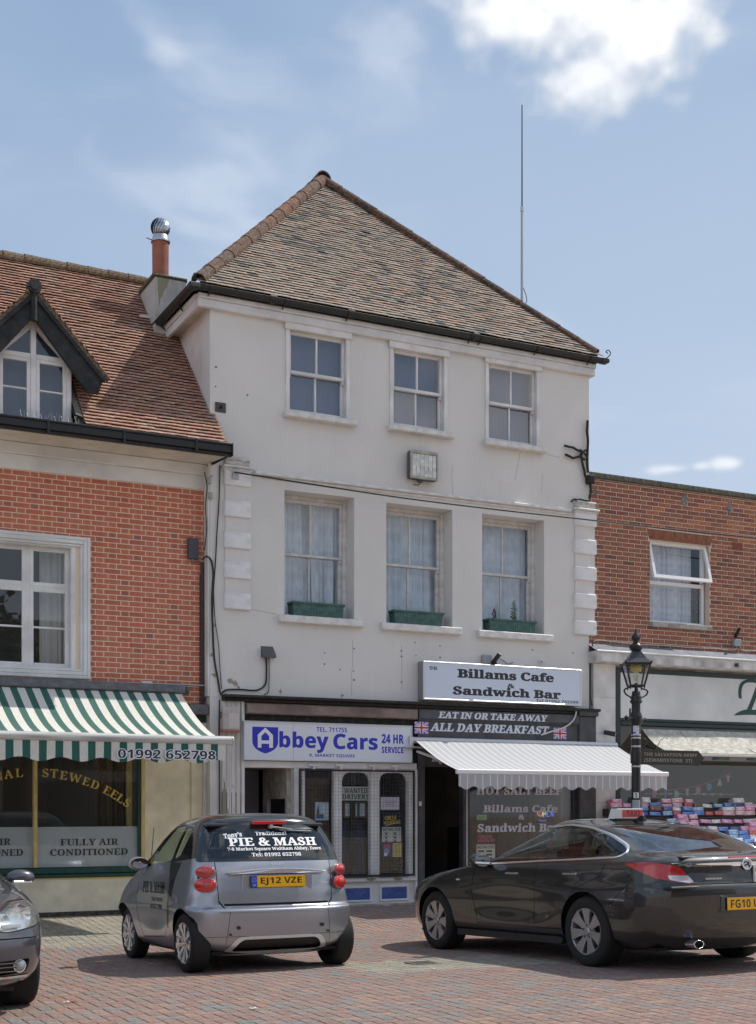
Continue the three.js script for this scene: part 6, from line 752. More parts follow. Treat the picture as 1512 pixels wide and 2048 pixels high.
  for (let r = 0; r < 7; r++) { const zz = 0.98 - r * 0.15, yy = 0.62 + r * 0.125; part('step', box(gx0, u1 - 1, yy - 0.12, yy, zz - 0.075, zz + 0.075), M.dark, stand); let x = gx0 + rr(0, 0.1); while (x < gx1 + 0.5) { const w = rr(0.15, 0.24), stackN = rnd() < 0.5 ? 2 : 1, gap = rnd() < 0.06; if (!gap) for (let k = 0; k < stackN; k++) { const s = clamp(vnoise(x * 1.7, r * 0.8, 9) * 1.3 - 0.15 + rr(-0.2, 0.2), 0, 0.99), i = s < 0.42 ? [0, 2, 0, 2, 4][rnd() * 5 | 0] : [1, 3, 5, 1, 4, 7, 6][rnd() * 7 | 0], hh = rr(0.055, 0.09), d = rr(0.10, 0.14), g = new GB().cbox(-w / 2, w / 2, 0, hh, -d / 2, d / 2, 0.004).geo(), t = g.attributes.uv, P = g.attributes.position; for (let q = 0; q < t.count; q++) t.setXY(q, P.getX(q) / w + 0.5, P.getY(q) / hh); const o = solo('gift_box', g, gm[i], `${inks[i][0]} boxed gift among the stacks on the gift shop stand`, 'gift box', `${inks[i][0]} gift boxes on the stand`); o.position.set(x + w / 2 + rr(-0.01, 0.01), yy + 0.002 + k * 0.076, zz); o.rotation.set(-0.35, rr(-0.15, 0.15), rr(-0.03, 0.03)); } x += w + rr(0.005, 0.03); } }
  // bunting
  const bn = thing('birthday_bunting', 'string of pastel felt letters spelling a birthday greeting in the window', 'bunting'), bzz = -0.2, pts = [[1295, 1577], [1330, 1580], [1365, 1577], [1400, 1570], [1435, 1558], [1462, 1545]].map(([a, b]) => [U(a, bzz), Y(a, b, bzz), bzz]), cv = new THREE.CatmullRomCurve3(pts.map((q) => V(...q))); part('string', tube(pts, 0.006, 5), mat([0.5, 0.22, 0.25], 0.8), bn);
  'BIRTHDAY'.split('').forEach((ch, i) => { const q = cv.getPoint((i + 0.6) / 8), c = ['#c98f9a', '#7f9cc0', '#9fc0b0', '#b8a0b8'][i % 4], t = print(64, 64, (x) => { x.font = 'bold 62px sans-serif'; x.textAlign = 'center'; x.textBaseline = 'middle'; x.lineWidth = 9; x.strokeStyle = x.fillStyle = c; x.strokeText(ch, 32, 34); x.fillText(ch, 32, 34); }); part('letter', card(q.x - 0.065, q.x + 0.065, q.y - 0.14, q.y - 0.005, bzz + 0.012), decal(t, 0.9), bn); });
  const pl = thing('paper_chain', 'pale paper strips hanging on a string below the bunting', 'bunting'); for (let k = 0; k < 9; k++) { const x = U(1303 + k * 17, -0.24), y = Y(1380, 1588, -0.24); part('strip', box(x, x + 0.07, y - 0.02, y + 0.02, -0.245, -0.24), mat(k % 4 === 1 ? [0.25, 0.45, 0.33] : [0.55, 0.36, 0.36], 0.8), pl); } part('string', rod([U(1290, -0.24), Y(1380, 1588, -0.24), -0.24], [U(1470, -0.24), Y(1380, 1588, -0.24), -0.24], 0.005, 0.005, 5), M.cableWhite, pl);
  // cream awning
  const a = thing('cream_awning', 'sagging cream canvas awning over the gift shop window', 'awning'), az = 0.06, au0 = U(1284, az), af = ZU(1338, au0), yb = Y(1284, 1458, az), yf = Y(1340, 1505, af), can = phys([0.76, 0.73, 0.64], 0.95, { map: rep(MOT, 0.4), transmission: 0.08, thickness: 0, ...bump(N2, 0.4, 0.004), ...DS }); awning(a, { u0: au0, u1: 13, zb: az, yb, zf: af, yf, sag: 0.06, valance: 0.05, scallop: 0.5, m: can, mv: M.greenDark, n: 60, wave: 0.015, ph: 4 }); part('front_bar', cbox(au0 - 0.02, 13, yf - 0.05, yf - 0.01, af - 0.01, af + 0.035), mat([0.62, 0.60, 0.52], 0.6), a); part('lower_bar', cbox(au0 - 0.02, 13, yf - 0.12, yf - 0.051, af - 0.02, af + 0.03), mat([0.17, 0.175, 0.17], 0.5), a); part('arm', rod([au0 + 0.03, yb - 0.25, az], [au0 + 0.03, yf - 0.04, af], 0.015, 0.015, 8), M.greenDark, a); for (const px of [1358, 1460]) { const x = U(px, az); part('seam', tube([[x, yb + 0.004, az], [x + 0.0, (yb + yf) / 2 - 0.05, (az + af) / 2], [x, yf + 0.004, af]], 0.006, 5), mat([0.4, 0.38, 0.32], 0.9), a); }
  // wiring and small fittings
  const w1_ = thing('white_wall_cable', 'white cable pinned along the bricks above the canopy', 'cable'), P = (px, py, zz = z + 0.02) => [U(px, zz), Y(px, py, zz), zz]; part('cable', tube([[1182, 1325], [1180, 1300], [1186, 1283], [1230, 1284], [1280, 1289], [1330, 1291], [1380, 1295], [1430, 1297], [1471, 1299], [1474, 1292]].map(([x, y]) => P(x, y)), 0.007, 5), M.cableWhite, w1_); part('cable', tube([[1481, 1290], [1482, 1299], [1512, 1302], [1560, 1306]].map(([x, y]) => P(x, y)), 0.007, 5), M.cableWhite, w1_);
  const lb2 = thing('wall_lamp', 'small black spotlight above a grey box on the brick wall', 'light'); part('box', rbox(U(1468, z + 0.05), U(1482, z + 0.05), Y(1468, 1292, z + 0.05), Y(1468, 1278, z + 0.05), z + 0.006, z + 0.06, 0.008), M.greyBox, lb2); part('lamp', join([rod(P(1472, 1272, z + 0.03), P(1480, 1254, z + 0.12), 0.03, 0.022, 8), rod(P(1472, 1274, z + 0.01), P(1472, 1266, z + 0.06), 0.018, 0.018, 8)]), M.black, lb2);
  const sc = thing('pier_spotlight', 'short black spotlight on the off-white pier', 'light'); part('body', rod([U(1211, 0.1), Y(1211, 1464, 0.1), 0.06], [U(1224, 0.1), Y(1224, 1469, 0.1), 0.18], 0.035, 0.04, 10), M.black, sc); part('mount', rod([U(1216, 0.04), Y(1216, 1466, 0.04), 0.02], [U(1216, 0.1), Y(1216, 1466, 0.1), 0.1], 0.015, 0.015, 8), M.blackMatt, sc); part('lens', rod([U(1224, 0.1), Y(1224, 1469, 0.1), 0.181], [U(1224.4, 0.1), Y(1224.4, 1469.2, 0.1), 0.186], 0.032, 0.032, 10), M.steel, sc);
  const pc = thing('corner_cable', 'black cable down the joint between the white and brick houses', 'cable'); part('cable', tube([[1186, 1283], [1182, 1310], [1181, 1350], [1181, 1395], [1184, 1412]].map(([x, y]) => P(x, y, 0.05)), 0.01, 5), M.cable, pc);
}

// ================================================================ street lamp and finger post
{
  const z = 2.7, x = U(1272, z), Yy = (py) => Y(1272, py, z), g0 = G(z), t = thing('street_lamp', 'black cast iron street lamp with glazed lantern before the gift shop', 'street lamp'), bk = mat([0.011, 0.012, 0.013], 0.32, bump(N1, 0.3, 0.001)), R = 0.06;
  part('base', lathe([[0.16, g0], [0.16, g0 + 0.12], [0.13, g0 + 0.16], [0.12, g0 + 0.55], [0.135, g0 + 0.58], [0.10, g0 + 0.64], [R, g0 + 0.72]], 20).translate(x, 0, z), bk, t);
  part('post', lathe([[R, g0 + 0.7], [R, Yy(1545)], [R, Yy(1450)], [R * 1.35, Yy(1446)], [R * 1.4, Yy(1434)], [R * 1.2, Yy(1428)], [R * 0.98, Yy(1424)], [R * 0.95, Yy(1408)], [R * 1.35, Yy(1405)], [R * 1.3, Yy(1401)], [R * 1.05, Yy(1399)], [R * 1.3, Yy(1396)], [R * 1.05, Yy(1392)], [R * 0.95, Yy(1390)], [R * 0.95, Yy(1390)], [R * 0.9, Yy(1383)], [0.02, Yy(1382)], [0.02, Yy(1366)]], 24).translate(x, 0, z), bk, t);
  part('ladder_rest', join([rod([x - 0.24, Yy(1438), z + 0.12], [x + 0.24, Yy(1438), z - 0.12], 0.02, 0.02, 8), new THREE.SphereGeometry(0.034, 10, 8).translate(x - 0.245, Yy(1438), z + 0.122), new THREE.SphereGeometry(0.034, 10, 8).translate(x + 0.245, Yy(1438), z - 0.122), rod([x - 0.15, Yy(1438), z + 0.07], [x - 0.15, Yy(1418), z + 0.07], 0.014, 0.012, 6)]), bk, t);
  // lantern, set cornerwise
  const yb = Yy(1372), yt = Yy(1329), rb = 0.13, rt = 0.225, C = (k, r, y) => { const a = AL * -1 + 0.12 + k * Math.PI / 2; return [x + Math.cos(a) * r, y, z + Math.sin(a) * r]; };
  for (let k = 0; k < 4; k++) { part('lantern_bar', join([rod(C(k, rb, yb), C(k, rt, yt), 0.013, 0.013, 6), rod(C(k, rb, yb), C(k + 1, rb, yb), 0.014, 0.014, 6), rod(C(k, rt, yt), C(k + 1, rt, yt), 0.016, 0.016, 6), rod(C(k, rt, yt), C(k, rt * 1.09, yt + 0.03), 0.016, 0.012, 6), rod(C(k, rb, yb), C(k, rb, yb - 0.05), 0.012, 0.006, 6)]), bk, t); const a = C(k, rb, yb), b = C(k + 1, rb, yb), c = C(k + 1, rt, yt), d = C(k, rt, yt); part('lantern_pane', new GB().quad(b, a, d, c).geo(), phys([0.9, 0.92, 0.9], 0.08, { transmission: 1, thickness: 0, ior: 1.5, ...DS }), t); }
  const rg = new GB(), prof = [[rt * 1.1, yt + 0.012], [rt * 0.72, yt + 0.075], [rt * 0.34, yt + 0.175], [rt * 0.26, yt + 0.2]]; for (let i = 0; i < 3; i++) for (let k = 0; k < 4; k++) rg.quad(C(k + 1, ...prof[i]), C(k, ...prof[i]), C(k, ...prof[i + 1]), C(k + 1, ...prof[i + 1])); part('lantern_roof', rg.geo(), mat([0.035, 0.038, 0.045], 0.28, DS), t);
  part('finial', lathe([[0.075, yt + 0.19], [0.085, yt + 0.215], [0.10, yt + 0.24], [0.06, yt + 0.27], [0.035, yt + 0.29], [0.04, yt + 0.31], [0.062, yt + 0.34], [0.055, yt + 0.375], [0.02, yt + 0.42], [0.006, yt + 0.47], [0, yt + 0.475]], 18).translate(x, 0, z), bk, t);
  part('lamp_gear', lathe([[0.0, yt + 0.0], [0.075, yt], [0.07, yt - 0.09], [0.03, yt - 0.1], [0.0, yt - 0.1]], 16).translate(x, 0, z), mat([0.55, 0.42, 0.13], 0.6), t); part('bulb', lathe([[0, yt - 0.22], [0.03, yt - 0.21], [0.042, yt - 0.16], [0.03, yt - 0.1]], 14).translate(x, 0, z), phys([0.9, 0.9, 0.85], 0.2, { transmission: 0.7, thickness: 0 }), t); part('gas_pipe', rod([x + 0.02, yb, z], [x + 0.02, yb + 0.14, z], 0.008, 0.008, 6), M.greyBox, t);
  for (const s of [-1, 1]) part('frog_arm', tube([C(s > 0 ? 0 : 2, rb, yb - 0.02), [x + s * 0.19, yb - 0.06, z], [x + s * 0.17, yb - 0.11, z], [x + s * 0.08, yb - 0.16, z], [x + s * 0.055, yb - 0.21, z]], 0.011, 6), bk, t); part('swan_pipe', tube([[x, Yy(1384), z], [x - 0.005, yb - 0.1, z + 0.03], [x, yb, z]], 0.02, 8), bk, t);
  // plates on the post
  const fz = z + R + 0.004, tag = (nm, a, b, c, d, draw, l, cat) => { const q = thing(nm, l, cat), y1 = Y(1272, c, z), y0 = Y(1272, d, z), g = new GB(), n = 8, w = (b - a) / 20 * 0.95; const tt = print(128, Math.max(32, Math.round(128 * (y1 - y0) / (w * R * 2))), draw); for (let i = 0; i < n; i++) { const f = (k) => { const an = Math.PI / 2 + 0.2 - (k / n - 0.5) * w * 2.2 + AL * 0.9; return [x + Math.cos(an) * (R + 0.003), z + Math.sin(an) * (R + 0.003)]; }, A = f(i), B = f(i + 1); const i0 = g.p.length / 3; g.quad([A[0], y0, A[1]], [B[0], y0, B[1]], [B[0], y1, B[1]], [A[0], y1, A[1]]); const us = [i / n, (i + 1) / n], vs = [0, 1]; [[0, 0], [1, 0], [1, 1], [0, 0], [1, 1], [0, 1]].forEach(([p, r], k) => { g.t[(i0 + k) * 2] = us[p]; g.t[(i0 + k) * 2 + 1] = vs[r]; }); } part('plate', g.geo(), printMat(tt, 0.5, DS), q); };
  tag('number_plate', 1266, 1277, 1585, 1596, (x2, w, h) => { x2.fillStyle = '#d8dadc'; x2.fillRect(0, 0, w, h); fitText(x2, '5', w / 2, h / 2, w * 0.45, h * 0.75, SANSB, { fill: '#1c1c20' }); }, 'white square plate with the number 5 on the lamp post', 'plate'); tag('grey_notice', 1263, 1281, 1600, 1622, (x2, w, h) => { x2.fillStyle = '#9aa3ab'; x2.fillRect(0, 0, w, h); x2.fillStyle = '#6d757d'; for (let k = 0; k < 5; k++) x2.fillRect(14, 20 + k * 18, 90, 4); }, 'weathered grey notice low on the lamp post', 'notice');
  tag('parking_notice', 1262, 1275, 1452, 1470, (x2, w, h) => { x2.fillStyle = '#c9ced6'; x2.fillRect(0, 0, w, h); x2.fillStyle = '#2a2b30'; x2.fillRect(92, 14, 18, 24); x2.fillRect(92, 90, 18, 24); x2.fillStyle = '#4a78c8'; x2.beginPath(); x2.arc(30, h * 0.8, 34, 0, 7); x2.fill(); }, 'small white and blue notice high on the lamp post', 'notice');
  for (const py of [1470, 1476, 1493, 1507, 1521, 1533]) part('band', lathe([[R * 1.06, Yy(py + 1.6)], [R * 1.1, Yy(py)], [R * 1.06, Yy(py - 1.6)]], 18).translate(x, 0, z), M.steel, t);
  const f = thing('finger_sign', 'black finger sign to the Salvation Army on the lamp post', 'sign'), a = x + R * 0.7, b = U(1407, z), y1 = Y(1300, 1500, z), y0 = Y(1300, 1529, z), ym = (y0 + y1) / 2; part('blade', extrude([[a, y0], [b - 0.1, y0], [b, ym], [b - 0.1, y1], [a, y1]], 0.022, 0.003).translate(0, 0, z - 0.011), mat([0.018, 0.018, 0.02], 0.5), f); const zt = z + 0.016; part('lettering', card(a + 0.06, b - 0.11, y0 + 0.012, y1 - 0.012, zt), decal(print(900, 210, (q, w, h) => { fitText(q, 'THE SALVATION ARMY', w * 0.5, h * 0.27, w * 0.97, h * 0.27, SANSB, { fill: '#8c8778' }); fitText(q, '(SEWARDSTONE  ST)', w * 0.46, h * 0.75, w * 0.87, h * 0.34, SANSB, { fill: '#8c8778' }); })), f);
  part('scroll_bracket', tube([[a, y1 + 0.03, z], [a + 0.1, y1 + 0.06, z], [a + 0.14, y1 + 0.12, z], [a + 0.09, y1 + 0.15, z], [a + 0.05, y1 + 0.11, z]], 0.008, 5), bk, f); part('clamp', lathe([[R * 1.15, y0 + 0.01], [R * 1.25, y0 + 0.03], [R * 1.25, y1 - 0.03], [R * 1.15, y1 - 0.01]], 18).translate(x, 0, z), bk, f); part('hook', tube([[a + 0.3, y1 + 0.01, z], [a + 0.36, y1 + 0.13, z], [a + 0.44, y1 + 0.17, z], [a + 0.49, y1 + 0.15, z]], 0.005, 5), mat([0.2, 0.2, 0.19], 0.6), f);
}

// ================================================================ cars: a smooth skin cut into panels, glass and lamps
const mono = (xs, ys) => { const n = xs.length, d = [], m = []; for (let i = 0; i < n - 1; i++) d.push((ys[i + 1] - ys[i]) / (xs[i + 1] - xs[i])); m[0] = d[0]; m[n - 1] = d[n - 2]; for (let i = 1; i < n - 1; i++) m[i] = d[i - 1] * d[i] <= 0 ? 0 : 2 / (1 / d[i - 1] + 1 / d[i]); return (x) => { let i = 0; while (i < n - 2 && xs[i + 1] < x) i++; const h = xs[i + 1] - xs[i], t = clamp((x - xs[i]) / h), t2 = t * t, t3 = t2 * t; return ys[i] * (2 * t3 - 3 * t2 + 1) + h * m[i] * (t3 - 2 * t2 + t) + ys[i + 1] * (-2 * t3 + 3 * t2) + h * m[i + 1] * (t3 - t2); }; };
function skin(levels, disp, Q = 26) {                          // levels: [y, front z, rear z, half width, front corner length, rear corner length]
  const ys = levels.map((l) => l[0]), fn = [1, 2, 3, 4, 5].map((k) => mono(ys, levels.map((l) => l[k]))), yy = [];
  for (let i = 0; i + 1 < ys.length; i++) { const a = levels[i], b = levels[i + 1], k = Math.max(2, Math.ceil(Math.max(Math.abs(b[0] - a[0]) / 0.022, Math.abs(b[1] - a[1]) / 0.06, Math.abs(b[2] - a[2]) / 0.06, Math.abs(b[3] - a[3]) / 0.05))); for (let j = 0; j < k; j++) yy.push(lerp(ys[i], ys[i + 1], j / k)); } yy.push(ys[ys.length - 1]);
  const rings = yy.map((y) => { const [zf, zr, w, ef0, er0] = fn.map((f) => f(y)), c = (zf + zr) / 2, a = (zr - zf) / 2, quarter = (e, n) => { e = Math.min(e, a * 0.97); const D = 60, p = [[1, 0], [1, 1 - e / a]], s = [0, a - e]; for (let k = 1; k <= D; k++) { const t = k / D * Math.PI / 2, q = [Math.max(0, Math.cos(t)) ** (2 / n), 1 - e / a + e / a * Math.sin(t) ** (2 / n)]; s.push(s[k] + Math.hypot((q[0] - p[k][0]) * w, (q[1] - p[k][1]) * a)); p.push(q); } const o = [], E = p.length - 1; let j = 0; for (let k = 0; k < Q; k++) { const t = s[E] * k / Q; while (j < E - 1 && s[j + 1] < t) j++; const u = (t - s[j]) / (s[j + 1] - s[j] || 1); o.push([lerp(p[j][0], p[j + 1][0], u), lerp(p[j][1], p[j + 1][1], u)]); } o.push(p[E]); return o; };
    const qr = quarter(er0, 2.7), qf = quarter(ef0, 2.5), r = [];                            // right side -> rear -> left -> front
    for (let k = 0; k < Q; k++) r.push([w * qr[k][0], y, c + a * qr[k][1]]); for (let k = Q; k > 0; k--) r.push([-w * qr[k][0], y, c + a * qr[k][1]]); for (let k = 0; k < Q; k++) r.push([-w * qf[k][0], y, c - a * qf[k][1]]); for (let k = Q; k > 0; k--) r.push([w * qf[k][0], y, c - a * qf[k][1]]);
    return r.map((p) => disp ? disp(...p) : p); });
  const N = rings[0].length, R = rings.length, nr = (i, k) => { const a = rings[i][(k + 1) % N], b = rings[i][(k + N - 1) % N], c = rings[Math.min(R - 1, i + 1)][k], d = rings[Math.max(0, i - 1)][k]; const e = [a[0] - b[0], a[1] - b[1], a[2] - b[2]], f = [c[0] - d[0], c[1] - d[1], c[2] - d[2]]; const n = [e[1] * f[2] - e[2] * f[1], e[2] * f[0] - e[0] * f[2], e[0] * f[1] - e[1] * f[0]], l = Math.hypot(...n) || 1; return [-n[0] / l, -n[1] / l, -n[2] / l]; };
  const vs = rings.map((r, i) => r.map((p, k) => { let n = nr(i, k); if (i === R - 1) n = [0, 1, 0]; const out = n[0] * p[0] + n[2] * (p[2] - (levels[0][1] + levels[0][2]) / 2) + n[1] * (p[1] - 0.6); return [...p, ...n]; }));
  // make sure normals point outwards
  const mid = vs[R >> 1][2], sgn = mid[3] * mid[0] < 0 ? -1 : 1; for (const r of vs) for (const v of r) { v[3] *= sgn; v[4] *= sgn; v[5] *= sgn; } for (const v of vs[R - 1]) { v[3] = 0; v[4] = 1; v[5] = 0; }
  const T = []; for (let i = 0; i < R - 1; i++) for (let k = 0; k < N; k++) { const a = vs[i][k], b = vs[i][(k + 1) % N], c = vs[i + 1][(k + 1) % N], d = vs[i + 1][k]; T.push([a, c, b], [a, d, c]); } const top = vs[R - 1]; for (let k = 1; k < N - 1; k++) T.push([top[0], top[k], top[k + 1]]);
  return T;
}
const mixv = (a, b, t) => a.map((v, i) => v + (b[i] - v) * t);
function cutBy(T, poly, proj, ok) {                            // convex polygon in a projection -> [inside, outside]
  let A = 0; poly.forEach((p, i) => { const q = poly[(i + 1) % poly.length]; A += p[0] * q[1] - p[1] * q[0]; }); if (A < 0) poly = [...poly].reverse();
  const xs = poly.map((p) => p[0]), ys = poly.map((p) => p[1]), x0 = Math.min(...xs), x1 = Math.max(...xs), y0 = Math.min(...ys), y1 = Math.max(...ys), I = [], O = [];
  for (const t of T) {
    const P = t.map((v) => proj(v)); if (Math.max(P[0][0], P[1][0], P[2][0]) < x0 || Math.min(P[0][0], P[1][0], P[2][0]) > x1 || Math.max(P[0][1], P[1][1], P[2][1]) < y0 || Math.min(P[0][1], P[1][1], P[2][1]) > y1 || (ok && !ok(t))) { O.push(t); continue; }
    let cur = t.map((v, i) => ({ v, p: P[i] })); const outs = []; let any = true;
    for (let i = 0; i < poly.length && cur.length; i++) {
      const a = poly[i], b = poly[(i + 1) % poly.length], ex = b[0] - a[0], ey = b[1] - a[1], D = cur.map((q) => ex * (q.p[1] - a[1]) - ey * (q.p[0] - a[0])); if (D.every((d) => d >= -1e-9)) continue;
      const ins = [], out = []; for (let k = 0; k < cur.length; k++) { const q = cur[k], r = cur[(k + 1) % cur.length], d = D[k], e = D[(k + 1) % cur.length]; (d >= 0 ? ins : out).push(q); if ((d >= 0) !== (e >= 0)) { const s = d / (d - e), m = { v: mixv(q.v, r.v, s), p: [lerp(q.p[0], r.p[0], s), lerp(q.p[1], r.p[1], s)] }; ins.push(m); out.push(m); } }
      if (out.length > 2) outs.push(out); cur = ins;
    }
    if (cur.length < 3) { O.push(t); continue; }
    for (let k = 1; k < cur.length - 1; k++) I.push([cur[0].v, cur[k].v, cur[k + 1].v]); for (const o of outs) for (let k = 1; k < o.length - 1; k++) O.push([o[0].v, o[k].v, o[k + 1].v]);
  }
  return [I, O];
}
const push = (T, d) => T.map((t) => t.map((v) => { const l = Math.hypot(v[3], v[4], v[5]) || 1; return [v[0] + v[3] / l * d, v[1] + v[4] / l * d, v[2] + v[5] / l * d, v[3], v[4], v[5]]; }));
function toGeo(T, uvf) { const g = new THREE.BufferGeometry(), p = new Float32Array(T.length * 9), n = new Float32Array(T.length * 9), u = new Float32Array(T.length * 6); let i = 0, j = 0; for (const t of T) for (const v of t) { const l = Math.hypot(v[3], v[4], v[5]) || 1; for (let k = 0; k < 3; k++) { p[i + k] = v[k]; n[i + k] = v[3 + k] / l; } const q = uvf ? uvf(v) : [v[2], v[1]]; u[j] = q[0]; u[j + 1] = q[1]; i += 3; j += 2; } g.setAttribute('position', new THREE.BufferAttribute(p, 3)); g.setAttribute('normal', new THREE.BufferAttribute(n, 3)); g.setAttribute('uv', new THREE.BufferAttribute(u, 2)); return g; }
const side = (v) => [v[2], v[1]], rearP = (v) => [v[0], v[1]], topP = (v) => [v[0], v[2]];
const nX = (t) => t[0][3] + t[1][3] + t[2][3], nY = (t) => t[0][4] + t[1][4] + t[2][4], nZ = (t) => t[0][5] + t[1][5] + t[2][5];
const circle = (x, y, r, n = 40, ry = r) => Array.from({ length: n }, (_, k) => [x + Math.cos(k / n * 6.2832) * r, y + Math.sin(k / n * 6.2832) * ry]);
const strip = (a, b, w) => { const dx = b[0] - a[0], dy = b[1] - a[1], l = Math.hypot(dx, dy), nx = -dy / l * w / 2, ny = dx / l * w / 2; return [[a[0] + nx, a[1] + ny], [b[0] + nx, b[1] + ny], [b[0] - nx, b[1] - ny], [a[0] - nx, a[1] - ny]]; };
const round = (pts, r, k = 5) => { const o = [], n = pts.length; for (let i = 0; i < n; i++) { const p = pts[i], a = pts[(i + n - 1) % n], b = pts[(i + 1) % n], la = Math.hypot(a[0] - p[0], a[1] - p[1]), lb = Math.hypot(b[0] - p[0], b[1] - p[1]), ra = Math.min(r, la * 0.45), rb = Math.min(r, lb * 0.45), s = [p[0] + (a[0] - p[0]) / la * ra, p[1] + (a[1] - p[1]) / la * ra], e = [p[0] + (b[0] - p[0]) / lb * rb, p[1] + (b[1] - p[1]) / lb * rb]; for (let q = 0; q <= k; q++) { const t = q / k, u = 1 - t; o.push([u * u * s[0] + 2 * u * t * p[0] + t * t * e[0], u * u * s[1] + 2 * u * t * p[1] + t * t * e[1]]); } } return o; };
const grow = (pts, d) => { const c = pts.reduce((s, p) => [s[0] + p[0] / pts.length, s[1] + p[1] / pts.length], [0, 0]); const n = pts.length; let A = 0; pts.forEach((p, i) => { const q = pts[(i + 1) % n]; A += p[0] * q[1] - p[1] * q[0]; }); const sg = A > 0 ? 1 : -1; return pts.map((p, i) => { const a = pts[(i + n - 1) % n], b = pts[(i + 1) % n]; const e1 = [p[0] - a[0], p[1] - a[1]], e2 = [b[0] - p[0], b[1] - p[1]], l1 = Math.hypot(...e1) || 1, l2 = Math.hypot(...e2) || 1; let nx = (e1[1] / l1 + e2[1] / l2) * sg, ny = -(e1[0] / l1 + e2[0] / l2) * sg; const l = Math.hypot(nx, ny) || 1; return [p[0] + nx / l * d, p[1] + ny / l * d]; }); };
const carPaint = (c, m = 0.55, r = 0.38) => phys(c, r, { metalness: m, clearcoat: 1, clearcoatRoughness: 0.04 });
const carGlass = (c, ior = 1.55) => phys(c, 0.0, { transmission: 1, thickness: 0, ior, ...DS });
const C = { gap: mat([0.006, 0.006, 0.006], 0.7), plastic: mat([0.018, 0.018, 0.019], 0.6), liner: mat([0.01, 0.01, 0.01], 0.95), seat: mat([0.03, 0.03, 0.032], 0.9), red: phys([0.62, 0.018, 0.02], 0.12, { clearcoat: 1, clearcoatRoughness: 0.03 }), redSoft: phys([0.5, 0.05, 0.05], 0.15, { clearcoat: 1 }), lampClear: phys([0.62, 0.64, 0.66], 0.12, { clearcoat: 1, metalness: 0.3 }), rim: mat([0.68, 0.69, 0.71], 0.25, { metalness: 0.9 }), rimGrey: mat([0.40, 0.40, 0.41], 0.34, { metalness: 0.75 }), mirrorG: mat([0.8, 0.82, 0.85], 0.03, { metalness: 1 }) };
function wheel(car, x, y, z, o) {                              // o: r tyre, w width, rim, spokes, blade widths
  const s = x < 0 ? -1 : 1, g = holder('wheel', car), { r, w, rim, n } = o, T = (ge) => ge.rotateZ(-Math.PI / 2 * s).rotateX(o.turn || 0).translate(x, y, z);   // local y (axis) -> outwards
  part('tyre', T(lathe([[rim * 0.97, w * 0.40], [rim * 1.0, w * 0.47], [lerp(rim, r, 0.35), w * 0.52], [lerp(rim, r, 0.7), w * 0.50], [r * 0.955, w * 0.455], [r * 0.985, w * 0.40], [r, w * 0.3], [r, -w * 0.3], [r * 0.985, -w * 0.42], [lerp(rim, r, 0.6), -w * 0.5], [rim, -w * 0.46]], 48)), M.rubber, g);
  part('rim', T(lathe([[rim * 0.99, w * 0.47], [rim * 0.965, w * 0.475], [rim * 0.93, w * 0.44], [rim * 0.90, w * 0.30], [rim * 0.88, -w * 0.1], [rim * 0.9, -w * 0.44]], 48)), o.mat, g); part('brake_disc', T(new THREE.CylinderGeometry(rim * 0.62, rim * 0.62, 0.02, 28).translate(0, 0.0, 0)), mat([0.16, 0.15, 0.14], 0.45, { metalness: 0.7 }), g); part('barrel_back', T(new THREE.CylinderGeometry(rim * 0.9, rim * 0.9, 0.01, 28).translate(0, -w * 0.2, 0)), C.liner, g);
  for (let k = 0; k < n; k++) { const b = new THREE.Shape(); b.moveTo(-o.b0, rim * 0.18); b.lineTo(o.b0, rim * 0.18); b.quadraticCurveTo(o.b0 * 0.8, rim * 0.5, o.b1, rim * 0.945); b.lineTo(-o.b1, rim * 0.945); b.quadraticCurveTo(-o.b0 * 0.8, rim * 0.5, -o.b0, rim * 0.18); const e = new THREE.ExtrudeGeometry(b, { depth: 0.02, bevelEnabled: true, bevelSize: 0.003, bevelThickness: 0.004, bevelSegments: 2, curveSegments: 5 }).rotateX(-Math.PI / 2); const P = e.attributes.position; for (let i = 0; i < P.count; i++) { const rr_ = Math.hypot(P.getX(i), P.getZ(i)); P.setY(i, P.getY(i) + w * (0.30 + 0.09 * sstep(0.2, 0.95, rr_ / rim))); } e.computeVertexNormals(); part('spoke', T(e.rotateY(k / n * 6.2832 + (o.ph || 0))), o.mat, g); }
  part('hub_cap', T(lathe([[0, w * 0.47], [rim * 0.14, w * 0.465], [rim * 0.17, w * 0.43], [rim * 0.2, w * 0.36], [rim * 0.36, w * 0.34], [rim * 0.36, w * 0.25]], 24)), o.mat, g); if (o.bolts) for (let k = 0; k < 5; k++) part('wheel_bolt', T(new THREE.CylinderGeometry(0.012, 0.012, 0.03, 8).translate(Math.cos(k * 1.2566) * rim * 0.27, w * 0.36, Math.sin(k * 1.2566) * rim * 0.27)), mat([0.12, 0.12, 0.12], 0.4, { metalness: 0.7 }), g);
  return g;
}
function arch(car, z, y, r, xo, xi, m = C.liner) { for (const s of [-1, 1]) { const g = new GB(), n = 24; for (let k = 0; k < n; k++) { const a = -0.08 + (Math.PI + 0.16) * k / n, b = -0.08 + (Math.PI + 0.16) * (k + 1) / n, P = (t, x) => [s * x, y + Math.sin(t) * r, z + Math.cos(t) * r]; g.quad(P(a, xo), P(b, xo), P(b, xi), P(a, xi)); } g.quad([s * xi, y - r * 0.2, z - r], [s * xi, y - r * 0.2, z + r], [s * xi, y + r, z + r], [s * xi, y + r, z - r]); part('arch_liner', g.geo(), m, car); } }
